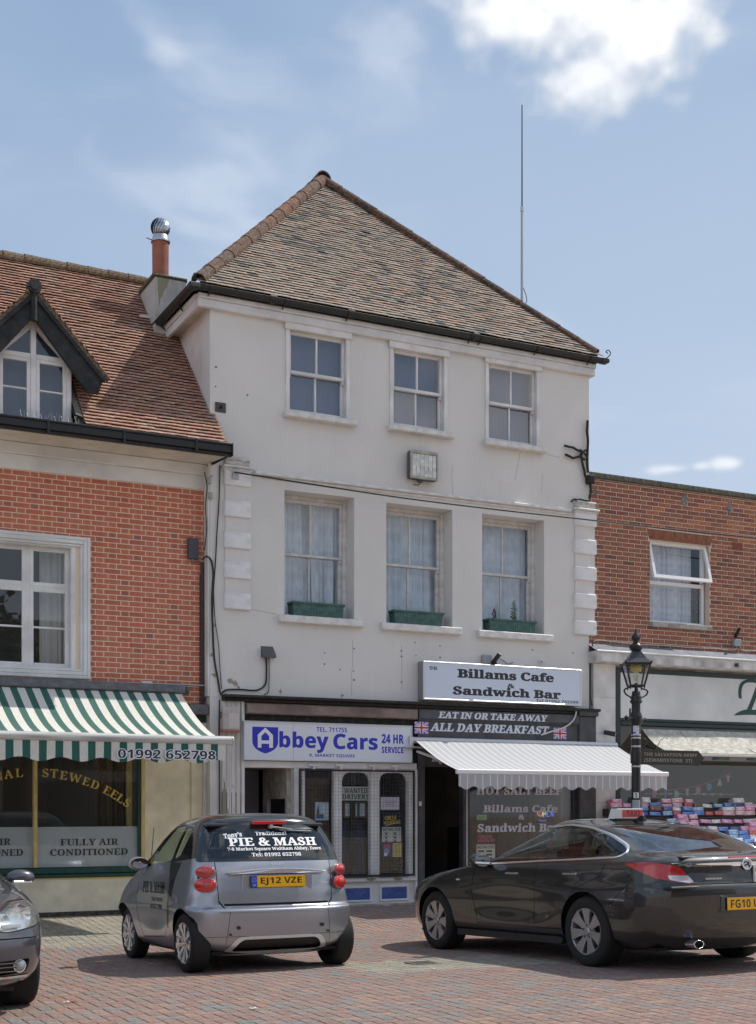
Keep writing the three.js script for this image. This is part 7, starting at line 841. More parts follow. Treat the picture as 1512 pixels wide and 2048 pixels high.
function seat(car, x, z, yb, h, m = C.seat) { const s = holder('seat', car); part('squab', rbox(x - 0.25, x + 0.25, yb, yb + 0.16, z - 0.5, z, 0.06), m, s); const b = rbox(-0.24, 0.24, 0, h, -0.07, 0.07, 0.06).rotateX(0.2).translate(x, yb + 0.12, z + 0.02); part('back', b, m, s); part('head_rest', rbox(-0.13, 0.13, 0, 0.18, -0.05, 0.05, 0.045).rotateX(0.12).translate(x, yb + 0.13 + h * 0.99, z + 0.02 + h * 0.2), m, s); }
const ukFont = 'bold $px sans-serif';
function plateTex(s, blue, W = 1040, bg = '#e0a712') { return print(W, Math.round(W * 111 / 520), (x, w, h) => { x.fillStyle = bg; x.fillRect(0, 0, w, h); let x0 = 0; if (blue) { x.fillStyle = '#1f4fb0'; x.fillRect(0, 0, w * 0.11, h); x.fillStyle = '#e4c53a'; x.font = `bold ${h * 0.16}px sans-serif`; x.textAlign = 'center'; x.fillText('GB', w * 0.055, h * 0.86); for (let k = 0; k < 12; k++) { x.beginPath(); x.arc(w * 0.055 + Math.cos(k / 12 * 6.283) * h * 0.16, h * 0.36 + Math.sin(k / 12 * 6.283) * h * 0.16, h * 0.022, 0, 7); x.fill(); } x0 = w * 0.11; } fitText(x, s, x0 + (w - x0) / 2, h / 2, (w - x0) * 0.86, h * 0.68, ukFont, { fill: '#15140f' }); }); }
function regPlate(car, x, y, z, tilt, s, blue) { const p = holder('number_plate', car, 'yellow number plate ' + s), q = (g) => g.rotateX(tilt).translate(x, y, z); part('backing', q(rbox(-0.262, 0.262, -0.058, 0.058, -0.012, 0, 0.005)), C.plastic, p); part('face', q(card(-0.26, 0.26, -0.0555, 0.0555, 0.003)), printMat(plateTex(s, blue), 0.3), p); }

const YS = 0.925;
function placeCar(t, u, zr, wb) { const gr = G(zr), gf = G(zr - wb); t.position.set(u, gr + 0.002, zr); t.scale.y = YS; t.rotation.x = Math.asin((gf - gr) / wb); t.userData.fixed = true; }
// ---------------------------------------------------------------- small two-seater
{
  const t = thing('small_hatchback', 'tiny silver-grey two-seat hatchback with pie shop lettering on its rear window', 'car'), wb = 1.867;
  const L = [[0.15, -1.9, 0.22, 0.6, 0.28, 0.4], [0.2, -2.16, 0.3, 0.69, 0.28, 0.36], [0.26, -2.24, 0.37, 0.735, 0.28, 0.34], [0.34, -2.28, 0.395, 0.755, 0.28, 0.33], [0.46, -2.295, 0.41, 0.768, 0.28, 0.33], [0.58, -2.285, 0.414, 0.775, 0.28, 0.33], [0.605, -2.265, 0.405, 0.775, 0.28, 0.32], [0.625, -2.25, 0.343, 0.772, 0.28, 0.3], [0.75, -2.16, 0.335, 0.765, 0.28, 0.3], [0.84, -2.03, 0.325, 0.755, 0.28, 0.3], [0.93, -1.86, 0.312, 0.742, 0.34, 0.29], [1.02, -1.67, 0.292, 0.724, 0.34, 0.28], [1.12, -1.5, 0.252, 0.7, 0.4, 0.26], [1.22, -1.34, 0.2, 0.672, 0.36, 0.24], [1.32, -1.17, 0.145, 0.64, 0.34, 0.24], [1.4, -1.02, 0.1, 0.605, 0.34, 0.26], [1.455, -0.9, 0.08, 0.565, 0.36, 0.28], [1.495, -0.8, 0.03, 0.5, 0.38, 0.3], [1.522, -0.7, -0.06, 0.38, 0.3, 0.28], [1.537, -0.58, -0.2, 0.2, 0.18, 0.18]];
  const bulge = (x, y, z) => { const d = (c, w) => Math.exp(-(((z - c) / w) ** 2)); const k = 0.032 * sstep(0.2, 0.42, y) * (1 - sstep(0.55, 0.85, y)) * (d(0, 0.36) + d(-wb, 0.33)) - 0.022 * d(-0.93, 0.35) * sstep(0.3, 0.5, y) * (1 - sstep(0.6, 0.9, y)); return [x * (1 + k / 0.76), y, z]; };
  let T = skin(L, bulge), I; const silver = carPaint([0.37, 0.38, 0.42], 0.65, 0.32), blackG = phys([0.012, 0.012, 0.013], 0.2, { clearcoat: 1, clearcoatRoughness: 0.03 });
  for (const [c, r, cy] of [[0, 0.328, 0.285], [-wb, 0.325, 0.285]]) [, T] = cutBy(T, circle(c, cy, r).map(([a, b]) => [Math.min(a, 0.255), b]).filter((p, i, A) => !i || p[0] !== A[i - 1][0] || p[0] < 0.255 || true), side, (q) => Math.abs(nX(q)) > 1.3);
  const body = holder('body', t); const gap = [], line = (P, a, b, ok, w = 0.007) => { let X; [X, T] = cutBy(T, strip(a, b, w), P, ok); gap.push(...push(X, -0.006)); }, sideOK = (q) => Math.abs(nX(q)) > 0.9, rearOK = (q) => nZ(q) > 0.9;
  // side glass
  const gl = carGlass([0.62, 0.72, 0.66]), dark = carGlass([0.10, 0.12, 0.15], 1.8); const sw = round([[-1.33, 1.0], [-0.84, 1.385], [-0.50, 1.43], [-0.40, 1.41], [-0.52, 1.07]], 0.05), qw = round([[-0.31, 1.40], [-0.155, 1.36], [-0.29, 1.12], [-0.42, 1.09]], 0.03); let g1, g2, rg;
  [g1, T] = cutBy(T, sw, side, sideOK); [g2, T] = cutBy(T, qw, side, sideOK); part('side_window', toGeo(push(g1.filter((q) => nX(q) < 0), -0.005)), gl, t); part('side_window', toGeo(push(g1.filter((q) => nX(q) > 0), -0.005)), gl, t); part('quarter_window', toGeo(push(g2.filter((q) => nX(q) < 0), -0.005)), gl, t); part('quarter_window', toGeo(push(g2.filter((q) => nX(q) > 0), -0.005)), gl, t);
  // windscreen
  let ws; [ws, T] = cutBy(T, round([[-0.62, 1.0], [0.62, 1.0], [0.52, 1.42], [-0.52, 1.42]], 0.06), rearP, (q) => nZ(q) < -0.9); part('windscreen', toGeo(push(ws, -0.004)), carGlass([0.8, 0.88, 0.85]), t);
  // rear window: black band around tinted glass
  const band = round([[-0.70, 1.055], [0.70, 1.055], [0.585, 1.40], [-0.585, 1.40]], 0.04); [rg, T] = cutBy(T, band, rearP, rearOK); let rgi; [rgi, rg] = cutBy(rg, round([[-0.62, 1.085], [0.62, 1.085], [0.52, 1.365], [-0.52, 1.365]], 0.06), rearP); const rwin = part('rear_window', toGeo(push(rgi, -0.001)), dark, t, 'dark rear window with white lettering'); part('window_band', toGeo(rg), blackG, t);
  const lt = print(1400, 470, (x, w, h) => { const o = { fill: '#f2f2f4', stroke: '#f2f2f4', sw: 3 }; fitText(x, "Tony's", w * 0.145, h * 0.19, w * 0.165, h * 0.22, 'italic ' + SERB, { ...o, rot: -0.16 }); fitText(x, 'Traditional', w * 0.50, h * 0.105, w * 0.30, h * 0.14, SERB, { ...o, sw: 3 }); fitText(x, 'PIE & MASH', w * 0.51, h * 0.42, w * 0.84, h * 0.30, SERB, { ...o, sw: 3 }); fitText(x, '7-8 Market Square Waltham Abbey, Essex', w * 0.52, h * 0.70, w * 0.90, h * 0.15, SERB, { ...o, sw: 2 }); fitText(x, 'Tel: 01992 652798', w * 0.51, h * 0.90, w * 0.47, h * 0.14, SERB, { ...o, sw: 2 }); });
  { let d; [d] = cutBy([...rgi, ...rg], [[-0.495, 1.095], [0.525, 1.095], [0.525, 1.355], [-0.495, 1.355]], rearP); part('window_lettering', toGeo(push(d, 0.0025), (v) => [(v[0] + 0.495) / 1.02, (v[1] - 1.095) / 0.26]), decal(lt), t, 'white advertising lettering on the rear window'); }
  // upper cell in black, lower panels silver
  let up; [up, T] = cutBy(T, [[-3, 1.005], [-1.5, 0.985], [-0.45, 1.055], [1, 1.055], [1, 2], [-3, 2]], side); part('safety_cell', toGeo(up), blackG, t, 'black gloss roof and pillars');
  for (const P of [[[-0.55, 1.055], [-0.20, 1.055], [-0.32, 0.86], [-0.46, 0.86]], [[-0.46, 0.86], [-0.32, 0.86], [-0.375, 0.62], [-0.47, 0.62]], [[-0.47, 0.62], [-0.375, 0.62], [-0.42, 0.40], [-0.49, 0.40]]]) { [I, T] = cutBy(T, P, side, sideOK); for (const s of [-1, 1]) part('cell_band', toGeo(push(I.filter((q) => nX(q) * s > 0), -0.002)), blackG, t); }
  // shut lines
  line(side, [-0.49, 1.05], [-0.50, 0.42], sideOK); line(side, [-0.50, 0.42], [-0.62, 0.31], sideOK); line(side, [-0.62, 0.31], [-1.33, 0.27], sideOK, 0.01); line(side, [-1.33, 0.27], [-1.47, 0.62], sideOK); line(side, [-1.47, 0.62], [-1.42, 0.95], sideOK); for (const s of [-1, 1]) { line(rearP, [s * 0.555, 1.052], [s * 0.545, 0.68], rearOK); line(rearP, [s * 0.545, 0.68], [s * 0.50, 0.615], rearOK, 0.014); } line(rearP, [-0.50, 0.645], [0.50, 0.645], rearOK, 0.022); line(rearP, [-0.47, 0.585], [-0.5, 0.27], rearOK, 0.004); line(rearP, [0.47, 0.585], [0.5, 0.27], rearOK, 0.004); line(rearP, [-0.8, 0.345], [-0.3, 0.345], rearOK, 0.004); line(rearP, [0.3, 0.345], [0.8, 0.345], rearOK, 0.004);
  // lower dark insert with bright surround
  const ins = round([[-0.44, 0.20], [0.44, 0.20], [0.36, 0.315], [-0.36, 0.315]], 0.05), sur = round([[-0.52, 0.16], [0.52, 0.16], [0.40, 0.345], [-0.40, 0.345]], 0.06); let su; [su, T] = cutBy(T, sur, rearP, (q) => nZ(q) > 0.3); [I, su] = cutBy(su, ins, rearP); part('lower_trim', toGeo(push(su, 0.004)), mat([0.75, 0.76, 0.78], 0.3, { metalness: 0.5 }), t); part('diffuser', toGeo(push(I, -0.03)), C.plastic, t);
  part('panels', toGeo(T), silver, body); part('shut_line', toGeo(gap), C.gap, body);
  part('floor_pan', box(-0.6, 0.6, 0.17, 0.2, -2.1, 0.25), C.liner, t); arch(t, 0, 0.285, 0.30, 0.56, 0.45); arch(t, -wb, 0.285, 0.325, 0.60, 0.45);
  // lamps, handle bar, plate and small trim
  for (const s of [-1, 1]) for (const [y, m, rx, ry] of [[0.965, C.redSoft, 0.088, 0.058], [0.838, C.red, 0.10, 0.068]]) { const a = s * 0.62, l = holder('tail_lamp', t), px = s * 0.652, pz = 0.245; part('lens', new THREE.SphereGeometry(1, 24, 16).scale(rx, ry, 0.026).rotateY(a).translate(px, y, pz), m, l); part('bezel', new THREE.TorusGeometry(1, 0.07, 8, 28).scale(rx * 1.02, ry * 1.02, 0.02).rotateY(a).translate(px - Math.sin(a) * 0.004, y, pz - 0.002), silver, l); part('reflector', new THREE.SphereGeometry(1, 14, 10).scale(rx * 0.45, ry * 0.5, 0.012).rotateY(a).translate(px + Math.sin(a) * 0.021, y, pz + Math.cos(a) * 0.021), C.redSoft, l); }
  { const s = new THREE.Shape(); s.moveTo(-0.475, -0.004); s.quadraticCurveTo(0, 0.062, 0.475, -0.004); s.lineTo(0.44, -0.016); s.quadraticCurveTo(0, -0.006, -0.44, -0.016); const g = new THREE.ExtrudeGeometry(s, { depth: 0.022, bevelEnabled: true, bevelSize: 0.006, bevelThickness: 0.008, bevelSegments: 3, curveSegments: 16 }); const P = g.attributes.position; for (let i = 0; i < P.count; i++) P.setZ(i, P.getZ(i) - 0.10 * P.getX(i) ** 2); g.computeVertexNormals(); part('tailgate_bar', g.translate(0, 0.953, 0.312), mat([0.62, 0.63, 0.66], 0.22, { metalness: 0.85 }), t); }
  regPlate(t, 0.0, 0.862, 0.345, -0.06, 'EJ12 VZE', true); part('plate_recess', rbox(-0.34, 0.34, 0.76, 0.935, 0.29, 0.3215, 0.02), silver, t);
  const word = (s, x0, x1, y0, y1, z, c, f) => part('badge', card(x0, x1, y0, y1, z), decal(print(256, 64, (x, w, h) => fitText(x, s, w / 2, h / 2, w * 0.94, h * 0.84, f || SANSB, { fill: c })), 0.3), t); word('smart', -0.055, 0.085, 1.015, 1.045, 0.306, '#e8e8ec'); word('mhd', 0.42, 0.50, 0.828, 0.848, 0.33, '#e8e8ec', 'bold italic $px sans-serif');
  for (const [x, y] of [[-0.40, 0.43], [0.40, 0.43]]) part('parking_sensor', new THREE.CylinderGeometry(0.017, 0.017, 0.02, 14).rotateX(Math.PI / 2).translate(x, y, 0.395), C.plastic, t); for (const [x, y] of [[-0.47, 0.365], [0.47, 0.365]]) part('trim_plug', new THREE.CylinderGeometry(0.01, 0.01, 0.02, 10).rotateX(Math.PI / 2).translate(x, y, 0.375), C.plastic, t);
  part('spoiler', (() => { const g = rbox(-0.57, 0.57, 1.405, 1.44, -0.1, 0.135, 0.016), P = g.attributes.position; for (let i = 0; i < P.count; i++) { const x = P.getX(i); P.setZ(i, P.getZ(i) - 0.11 * x * x * 2); P.setY(i, P.getY(i) - 0.05 * x * x * 2 + 0.02); } g.computeVertexNormals(); return g; })(), blackG, t); part('brake_lamp', rbox(-0.16, 0.16, 1.415, 1.447, 0.08, 0.142, 0.008), C.red, t);
  part('wiper', join([rod([0.02, 1.39, 0.135], [0.22, 1.365, 0.15], 0.012, 0.006, 6), rod([0.02, 1.39, 0.11], [0.02, 1.395, 0.15], 0.022, 0.02, 10), rod([0.1, 1.36, 0.14], [0.42, 1.345, 0.125], 0.006, 0.006, 6)]), mat([0.3, 0.3, 0.31], 0.3), t);
  // mirrors, aerial, inside
  for (const s of [-1, 1]) { const m = holder('door_mirror', t); part('housing', new THREE.SphereGeometry(1, 20, 14).scale(0.10, 0.068, 0.075).translate(s * 0.83, 1.045, -1.22), silver, m); part('mirror_glass', new THREE.CylinderGeometry(1, 1, 0.01, 24).rotateX(Math.PI / 2).scale(0.086, 0.054, 1).translate(s * 0.83, 1.045, -1.153), C.mirrorG, m); part('stalk', rod([s * 0.70, 1.03, -1.24], [s * 0.78, 1.04, -1.22], 0.03, 0.03, 8), blackG, m); }
  part('aerial', rod([-0.60, 1.0, -1.55], [-0.60, 1.42, -1.43], 0.005, 0.003, 6), C.plastic, t); seat(t, -0.34, -0.32, 0.45, 0.62); seat(t, 0.34, -0.42, 0.45, 0.62); part('dashboard', rbox(-0.62, 0.62, 0.78, 0.98, -1.62, -1.2, 0.07), C.seat, t); part('steering_wheel', new THREE.TorusGeometry(0.18, 0.016, 8, 28).rotateX(-0.4).translate(0.33, 0.93, -1.06), C.seat, t); part('interior_tub', new GB().quad([-0.70, 0.3, -1.5], [-0.70, 0.3, 0.2], [-0.70, 0.98, 0.2], [-0.70, 0.98, -1.5]).quad([0.70, 0.3, 0.2], [0.70, 0.3, -1.5], [0.70, 0.98, -1.5], [0.70, 0.98, 0.2]).quad([-0.7, 0.34, 0.2], [0.7, 0.34, 0.2], [0.7, 0.34, -1.5], [-0.7, 0.34, -1.5]).quad([-0.7, 0.3, 0.22], [0.7, 0.3, 0.22], [0.7, 1.0, 0.16], [-0.7, 1.0, 0.16]).geo(), C.seat, t);
  { const [d] = cutBy(push(g1.filter((q) => nX(q) < 0), 0.002), [[-1.24, 1.03], [-1.03, 1.03], [-1.03, 1.17], [-1.24, 1.17]], side); part('window_sticker', toGeo(push(d, -0.012), (v) => [(v[2] + 1.24) / 0.21, (v[1] - 1.03) / 0.14]), mat([1, 1, 1], 0.7, { ...DS, map: print(128, 96, (x, w, h) => { x.fillStyle = '#cfd8d2'; x.fillRect(50, 0, 78, 96); x.fillStyle = '#e08a1c'; x.beginPath(); x.arc(44, 60, 36, 0, 7); x.fill(); x.fillStyle = '#f0c040'; x.beginPath(); x.arc(40, 56, 18, 0, 7); x.fill(); x.fillStyle = '#8a98a8'; x.fillRect(60, 14, 56, 10); }) }), t); }
  const dt = print(512, 300, (x, w, h) => { const o = { fill: '#3c3e46', stroke: '#3c3e46', sw: 2 }; fitText(x, 'PIE & MASH', w / 2, h * 0.25, w * 0.92, h * 0.36, SERB, o); fitText(x, 'Tel: 01992', w * 0.62, h * 0.62, w * 0.5, h * 0.12, SERB, o); fitText(x, '652798', w * 0.6, h * 0.84, w * 0.5, h * 0.14, SERB, o); }); { const [d] = cutBy(T.filter((q) => nX(q) < -0.9), [[-1.32, 0.55], [-0.56, 0.55], [-0.56, 0.88], [-1.32, 0.88]], side); part('door_lettering', toGeo(push(d, 0.002), (v) => [(v[2] + 1.32) / 0.76, (v[1] - 0.55) / 0.33]), decal(dt), t, 'dark lettering along the car door'); }
  part('door_handle', rbox(-0.795, -0.76, 0.80, 0.825, -0.72, -0.60, 0.01), C.plastic, t);
  const w = { r: 0.285, w: 0.175, rim: 0.2, n: 9, b0: 0.016, b1: 0.03, mat: C.rim, ph: 0.2 }; for (const s of [-1, 1]) { wheel(t, s * 0.695, 0.28, 0, w); wheel(t, s * 0.665, 0.278, -wb, { ...w, w: 0.155, r: 0.282 }); }
  placeCar(t, -1.41, 5.52, wb);
}
// ---------------------------------------------------------------- black taxi
{
  const t = thing('black_taxi', 'black fastback taxi with chrome window trim and red tail lamps', 'car'), wb = 2.737;
  const L = [[0.17, -3.4, 0.75, 0.7, 0.7, 0.5], [0.22, -3.58, 0.9, 0.82, 0.7, 0.5], [0.29, -3.66, 1.02, 0.885, 0.72, 0.48], [0.38, -3.7, 1.065, 0.905, 0.75, 0.47], [0.5, -3.715, 1.09, 0.915, 0.76, 0.47], [0.6, -3.7, 1.1, 0.92, 0.76, 0.47], [0.7, -3.65, 1.105, 0.918, 0.76, 0.47], [0.76, -3.58, 1.1, 0.912, 0.76, 0.47], [0.8, -3.48, 1.075, 0.905, 0.76, 0.46], [0.86, -3.25, 1.065, 0.898, 0.75, 0.46], [0.91, -2.95, 1.06, 0.89, 0.7, 0.46], [0.955, -2.55, 1.06, 0.88, 0.6, 0.46], [0.985, -2.26, 1.062, 0.868, 0.5, 0.46], [1.015, -2.1, 1.05, 0.852, 0.45, 0.46], [1.045, -2.0, 1.02, 0.836, 0.42, 0.46], [1.062, -1.95, 0.92, 0.824, 0.42, 0.48], [1.085, -1.9, 0.79, 0.812, 0.42, 0.5], [1.1, -1.86, 0.735, 0.803, 0.42, 0.5], [1.16, -1.72, 0.585, 0.766, 0.42, 0.5], [1.23, -1.56, 0.42, 0.722, 0.42, 0.5], [1.3, -1.4, 0.24, 0.676, 0.42, 0.5], [1.37, -1.26, 0.03, 0.63, 0.42, 0.45], [1.42, -1.17, -0.15, 0.585, 0.38, 0.4], [1.455, -1.1, -0.32, 0.525, 0.32, 0.34], [1.478, -1.04, -0.48, 0.43, 0.26, 0.26], [1.492, -0.97, -0.6, 0.28, 0.17, 0.17], [1.497, -0.86, -0.74, 0.05, 0.05, 0.05]];
  const disp = (x, y, z) => { const d = (c, w) => Math.exp(-(((z - c) / w) ** 2)); const k = 0.022 * sstep(0.25, 0.5, y) * (1 - sstep(0.72, 0.92, y)) * (d(0, 0.42) + d(-wb, 0.42)) - 0.03 * d(-1.35, 0.7) * sstep(0.3, 0.55, y) * (1 - sstep(0.62, 0.86, y)); const tp = 1 - 0.10 * sstep(-0.3, 1.0, z) * sstep(0.98, 1.12, y); let yy = y; if (y > 1.38) { const q = sstep(1.38, 1.5, y); yy = y - 0.035 * q * ((z + 0.95) / 0.5) ** 2; } return [x * (1 + k / 0.9) * tp, lowY(yy), z]; }, lowY = (y) => y > 1.0 ? 1.0 + (y - 1.0) * 0.9 : y, low = (P) => P.map(([a, b]) => [a, lowY(b)]);
  let T = skin(L, disp, 30), I; const blk = carPaint([0.0075, 0.0078, 0.0085], 0.0, 0.45), sOK = (q) => Math.abs(nX(q)) > 0.9, wOK = (q) => Math.abs(nX(q)) > 0.3, rOK = (q) => nZ(q) > 0.8;
  for (const c of [0, -wb]) [, T] = cutBy(T, circle(c, 0.335, 0.385), side, (q) => Math.abs(nX(q)) > 1.0);
  const body = holder('body', t), gap = [], line = (P, a, b, ok, w = 0.007) => { let X; [X, T] = cutBy(T, strip(a, b, w), P, ok); gap.push(...push(X, -0.006)); };
  // side glass in a chrome hoop
  const T0 = T, dlo = round(low([[-2.02, 0.985], [-1.70, 1.165], [-1.38, 1.30], [-1.05, 1.385], [-0.65, 1.405], [-0.28, 1.365], [0.05, 1.27], [0.33, 1.155], [0.42, 1.085], [0.35, 1.052], [-0.8, 1.02]]), 0.07, 3); let G1; [G1, T] = cutBy(T, grow(dlo, 0.018), side, wOK); let ch; [G1, ch] = cutBy(G1, dlo, side); part('window_trim', toGeo(push(ch, 0.004)), mat([0.86, 0.87, 0.89], 0.24, { metalness: 1 }), t); const pil = []; for (const P of [[[-0.86, 1.0], [-0.74, 1.0], [-0.70, 1.45], [-0.80, 1.45]], [[0.08, 1.0], [0.125, 1.0], [0.03, 1.40], [-0.03, 1.40]]]) { let X; [X, G1] = cutBy(G1, low(P), side); pil.push(...X); } const pm = phys([0.01, 0.01, 0.01], 0.15, { clearcoat: 1 }); for (const s of [-1, 1]) for (const f of [-1, 1]) part('window_pillar', toGeo(push(pil.filter((q) => nX(q) * s > 0 && (q[0][2] + 0.4) * f > 0), -0.003)), pm, t); const sg = carGlass([0.42, 0.48, 0.46]); for (const [a, b, nm] of [[-3, -0.8, 'front_window'], [-0.8, 0.06, 'rear_side_window'], [0.06, 1, 'quarter_window']]) for (const s of [-1, 1]) part(nm, toGeo(push(G1.filter((q) => { const c = (q[0][2] + q[1][2] + q[2][2]) / 3; return c >= a && c < b && nX(q) * s > 0; }), -0.005)), sg, t);
  // rear screen and windscreen
  let rs; [rs, T] = cutBy(T, round(low([[-0.60, 1.085], [0.60, 1.085], [0.66, 1.13], [0.50, 1.40], [-0.50, 1.40], [-0.66, 1.13]]), 0.06), rearP, (q) => nZ(q) > 0.5); let rsi; [rsi, rs] = cutBy(rs, round(low([[-0.56, 1.10], [0.56, 1.10], [0.61, 1.14], [0.45, 1.375], [-0.45, 1.375], [-0.61, 1.14]]), 0.07), rearP); part('rear_window', toGeo(push(rsi, -0.002)), carGlass([0.16, 0.19, 0.22], 2.1), t); part('rear_window_band', toGeo(push(rs, -0.001)), phys([0.008, 0.008, 0.008], 0.06, { clearcoat: 1 }), t); let ws; [ws, T] = cutBy(T, round(low([[-0.72, 1.02], [0.72, 1.02], [0.52, 1.42], [-0.52, 1.42]]), 0.07), rearP, (q) => nZ(q) < -0.6); part('windscreen', toGeo(push(ws, -0.003)), carGlass([0.75, 0.85, 0.82]), t);
  { const at = (z, y, s) => { let best = null; for (const q of T0) { if (nX(q) * s < 0.1) continue; const [a, b, c] = q, d = (b[2] - a[2]) * (c[1] - a[1]) - (c[2] - a[2]) * (b[1] - a[1]); if (Math.abs(d) < 1e-9) continue; const u = ((z - a[2]) * (c[1] - a[1]) - (c[2] - a[2]) * (y - a[1])) / d, v = ((b[2] - a[2]) * (y - a[1]) - (z - a[2]) * (b[1] - a[1])) / d; if (u >= -0.01 && v >= -0.01 && u + v <= 1.01) { const x = a[0] + u * (b[0] - a[0]) + v * (c[0] - a[0]); if (best === null || x * s > best * s) best = x; } } return best; }; for (const s of [-1, 1]) { const pts = grow(dlo, 0.008).map(([z, y]) => [at(z, y, s), y, z]).filter((p) => p[0] !== null).map(([x, y, z]) => [x + s * 0.004, y, z]); part('window_bead', tube(pts, 0.011, 6, true), mat([0.86, 0.87, 0.89], 0.22, { metalness: 1 }), t); } }
  // tail lamps wrap the corners
  for (const s of [-1, 1]) { const P = (v) => [(v[0] * s * 0.66 - v[2] * 0.75) * 1, v[1]], ok = (q) => nX(q) * s > -0.4 && nZ(q) > -0.2 && q[0][0] * s > 0.3 && q[0][2] > 0.4; const a = (x, z) => x * 0.66 - z * 0.75; const pts = round([[a(0.905, 0.55), 0.985], [a(0.86, 0.82), 0.995], [a(0.70, 1.02), 0.955], [a(0.57, 1.065), 0.80], [a(0.62, 1.06), 0.79], [a(0.85, 0.9), 0.85]], 0.03); let X; [X, T] = cutBy(T, pts, P, ok); const l = holder('tail_lamp', t); let cl; [cl, X] = cutBy(X, [[a(0.80, 0.99), 0.872], [a(0.62, 1.05), 0.868], [a(0.58, 1.06), 0.81], [a(0.62, 1.05), 0.80], [a(0.78, 1.0), 0.832]], P); let bd; [X, bd] = cutBy(X, grow(pts, -0.008), P); part('lens', toGeo(push(X, 0.006)), C.red, l); part('indicator', toGeo(push(cl, 0.006)), C.lampClear, l); part('lamp_edge', toGeo(push(bd, 0.003)), phys([0.45, 0.015, 0.018], 0.2, { clearcoat: 1 }), l); }
  // chrome bar across the tailgate, spoiler lamp, bright bumper step
  let cb; [cb, T] = cutBy(T, [[-0.66, 0.948], [0.66, 0.948], [0.70, 0.982], [-0.70, 0.982]], rearP, rOK); part('tailgate_trim', toGeo(push(cb, 0.006)), M.chrome, t);
  line(rearP, [-0.56, 0.79], [0.56, 0.79], rOK, 0.008); for (const s of [-1, 1]) line(rearP, [s * 0.56, 0.79], [s * 0.58, 0.80], rOK); line(side, [-0.80, 1.0], [-0.845, 0.36], sOK); line(side, [-1.93, 0.97], [-1.99, 0.70], sOK); line(side, [-1.99, 0.70], [-1.88, 0.36], sOK); line(side, [0.30, 1.04], [0.20, 0.86], sOK); line(side, [0.20, 0.86], [-0.15, 0.74], sOK, 0.006); line(side, [-0.15, 0.74], [-0.38, 0.45], sOK, 0.006); line(side, [-1.9, 0.34], [-0.4, 0.34], sOK, 0.008); line(side, [0.36, 0.58], [0.62, 0.80], sOK, 0.005); line(side, [-3.1, 0.80], [-2.4, 0.93], sOK, 0.005);
  part('panels', toGeo(T), blk, body); part('shut_line', toGeo(gap), C.gap, body); part('floor_pan', box(-0.72, 0.72, 0.18, 0.21, -3.4, 0.75), C.liner, t); arch(t, 0, 0.335, 0.385, 0.85, 0.55); arch(t, -wb, 0.335, 0.385, 0.85, 0.55);
  part('sill', boxes([[-0.895, -0.80, 0.19, 0.26, -2.3, -0.42], [0.80, 0.895, 0.19, 0.26, -2.3, -0.42]], 0.02), C.plastic, t);
  part('bumper_step', (() => { const g = rbox(-0.80, 0.80, 0.752, 0.775, 1.0, 1.11, 0.01), P = g.attributes.position; for (let i = 0; i < P.count; i++) { const x = Math.abs(P.getX(i)); P.setZ(i, P.getZ(i) - 0.22 * Math.max(0, x - 0.3) ** 2); } g.computeVertexNormals(); return g; })(), blk, t);
  part('lip_spoiler', (() => { const g = rbox(-0.62, 0.62, 1.03, 1.055, 0.86, 1.045, 0.012), P = g.attributes.position; for (let i = 0; i < P.count; i++) { const x = Math.abs(P.getX(i)); P.setZ(i, P.getZ(i) - 0.18 * x * x); P.setY(i, P.getY(i) - 0.03 * x * x); } g.computeVertexNormals(); return g; })(), blk, t); part('brake_lamp', rbox(-0.17, 0.17, 1.018, 1.033, 1.02, 1.044, 0.004), C.red, t);
  { const b = holder('badge', t, 'round chrome badge with a griffin shape'); part('ring', new THREE.TorusGeometry(0.048, 0.007, 8, 28).translate(0, 0.962, 1.075), M.chrome, b); part('disc', new THREE.CylinderGeometry(0.045, 0.045, 0.006, 28).rotateX(Math.PI / 2).translate(0, 0.962, 1.072), mat([0.5, 0.52, 0.56], 0.25, { metalness: 0.8 }), b); part('griffin', join([tube([[-0.03, 0.975, 1.078], [-0.005, 0.985, 1.078], [0.02, 0.97, 1.078], [0.0, 0.958, 1.078], [-0.022, 0.948, 1.078]], 0.006, 5), tube([[0.0, 0.958, 1.078], [0.022, 0.952, 1.078], [0.028, 0.935, 1.078]], 0.006, 5)]), mat([0.06, 0.065, 0.075], 0.3, { metalness: 0.8 }), b); }
  part('badge', card(-0.45, -0.27, 0.828, 0.846, 1.069), decal(print(300, 48, (x, w, h) => fitText(x, 'INSIGNIA', w / 2, h / 2, w * 0.96, h * 0.8, SANSB, { fill: '#e6e8ea' })), 0.3), t); regPlate(t, 0, 0.605, 1.112, 0, 'FG10 UEM', false); part('plate_recess', rbox(-0.33, 0.33, 0.53, 0.69, 1.04, 1.1, 0.02), blk, t);
  const lp = holder('licence_plate', t, 'white private hire licence plate on the boot'); part('board', card(0.075, 0.29, 0.80, 0.945, 1.082), printMat(print(220, 150, (x, w, h) => { x.fillStyle = '#d6d8d2'; x.fillRect(0, 0, w, h); x.fillStyle = '#6f7076'; x.fillRect(10, 18, 60, 40); x.fillStyle = '#8f97c8'; x.fillRect(10, 92, 60, 44); x.fillStyle = '#1c1c20'; x.font = 'bold 34px sans-serif'; x.fillText('4H', 62, 84); x.font = 'bold 16px sans-serif'; for (let k = 0; k < 4; k++) x.fillRect(120, 20 + k * 14, 80 - k * 8, 5); }), 0.4), lp); part('back', box(0.07, 0.295, 0.795, 0.95, 1.068, 1.08), M.white, lp);
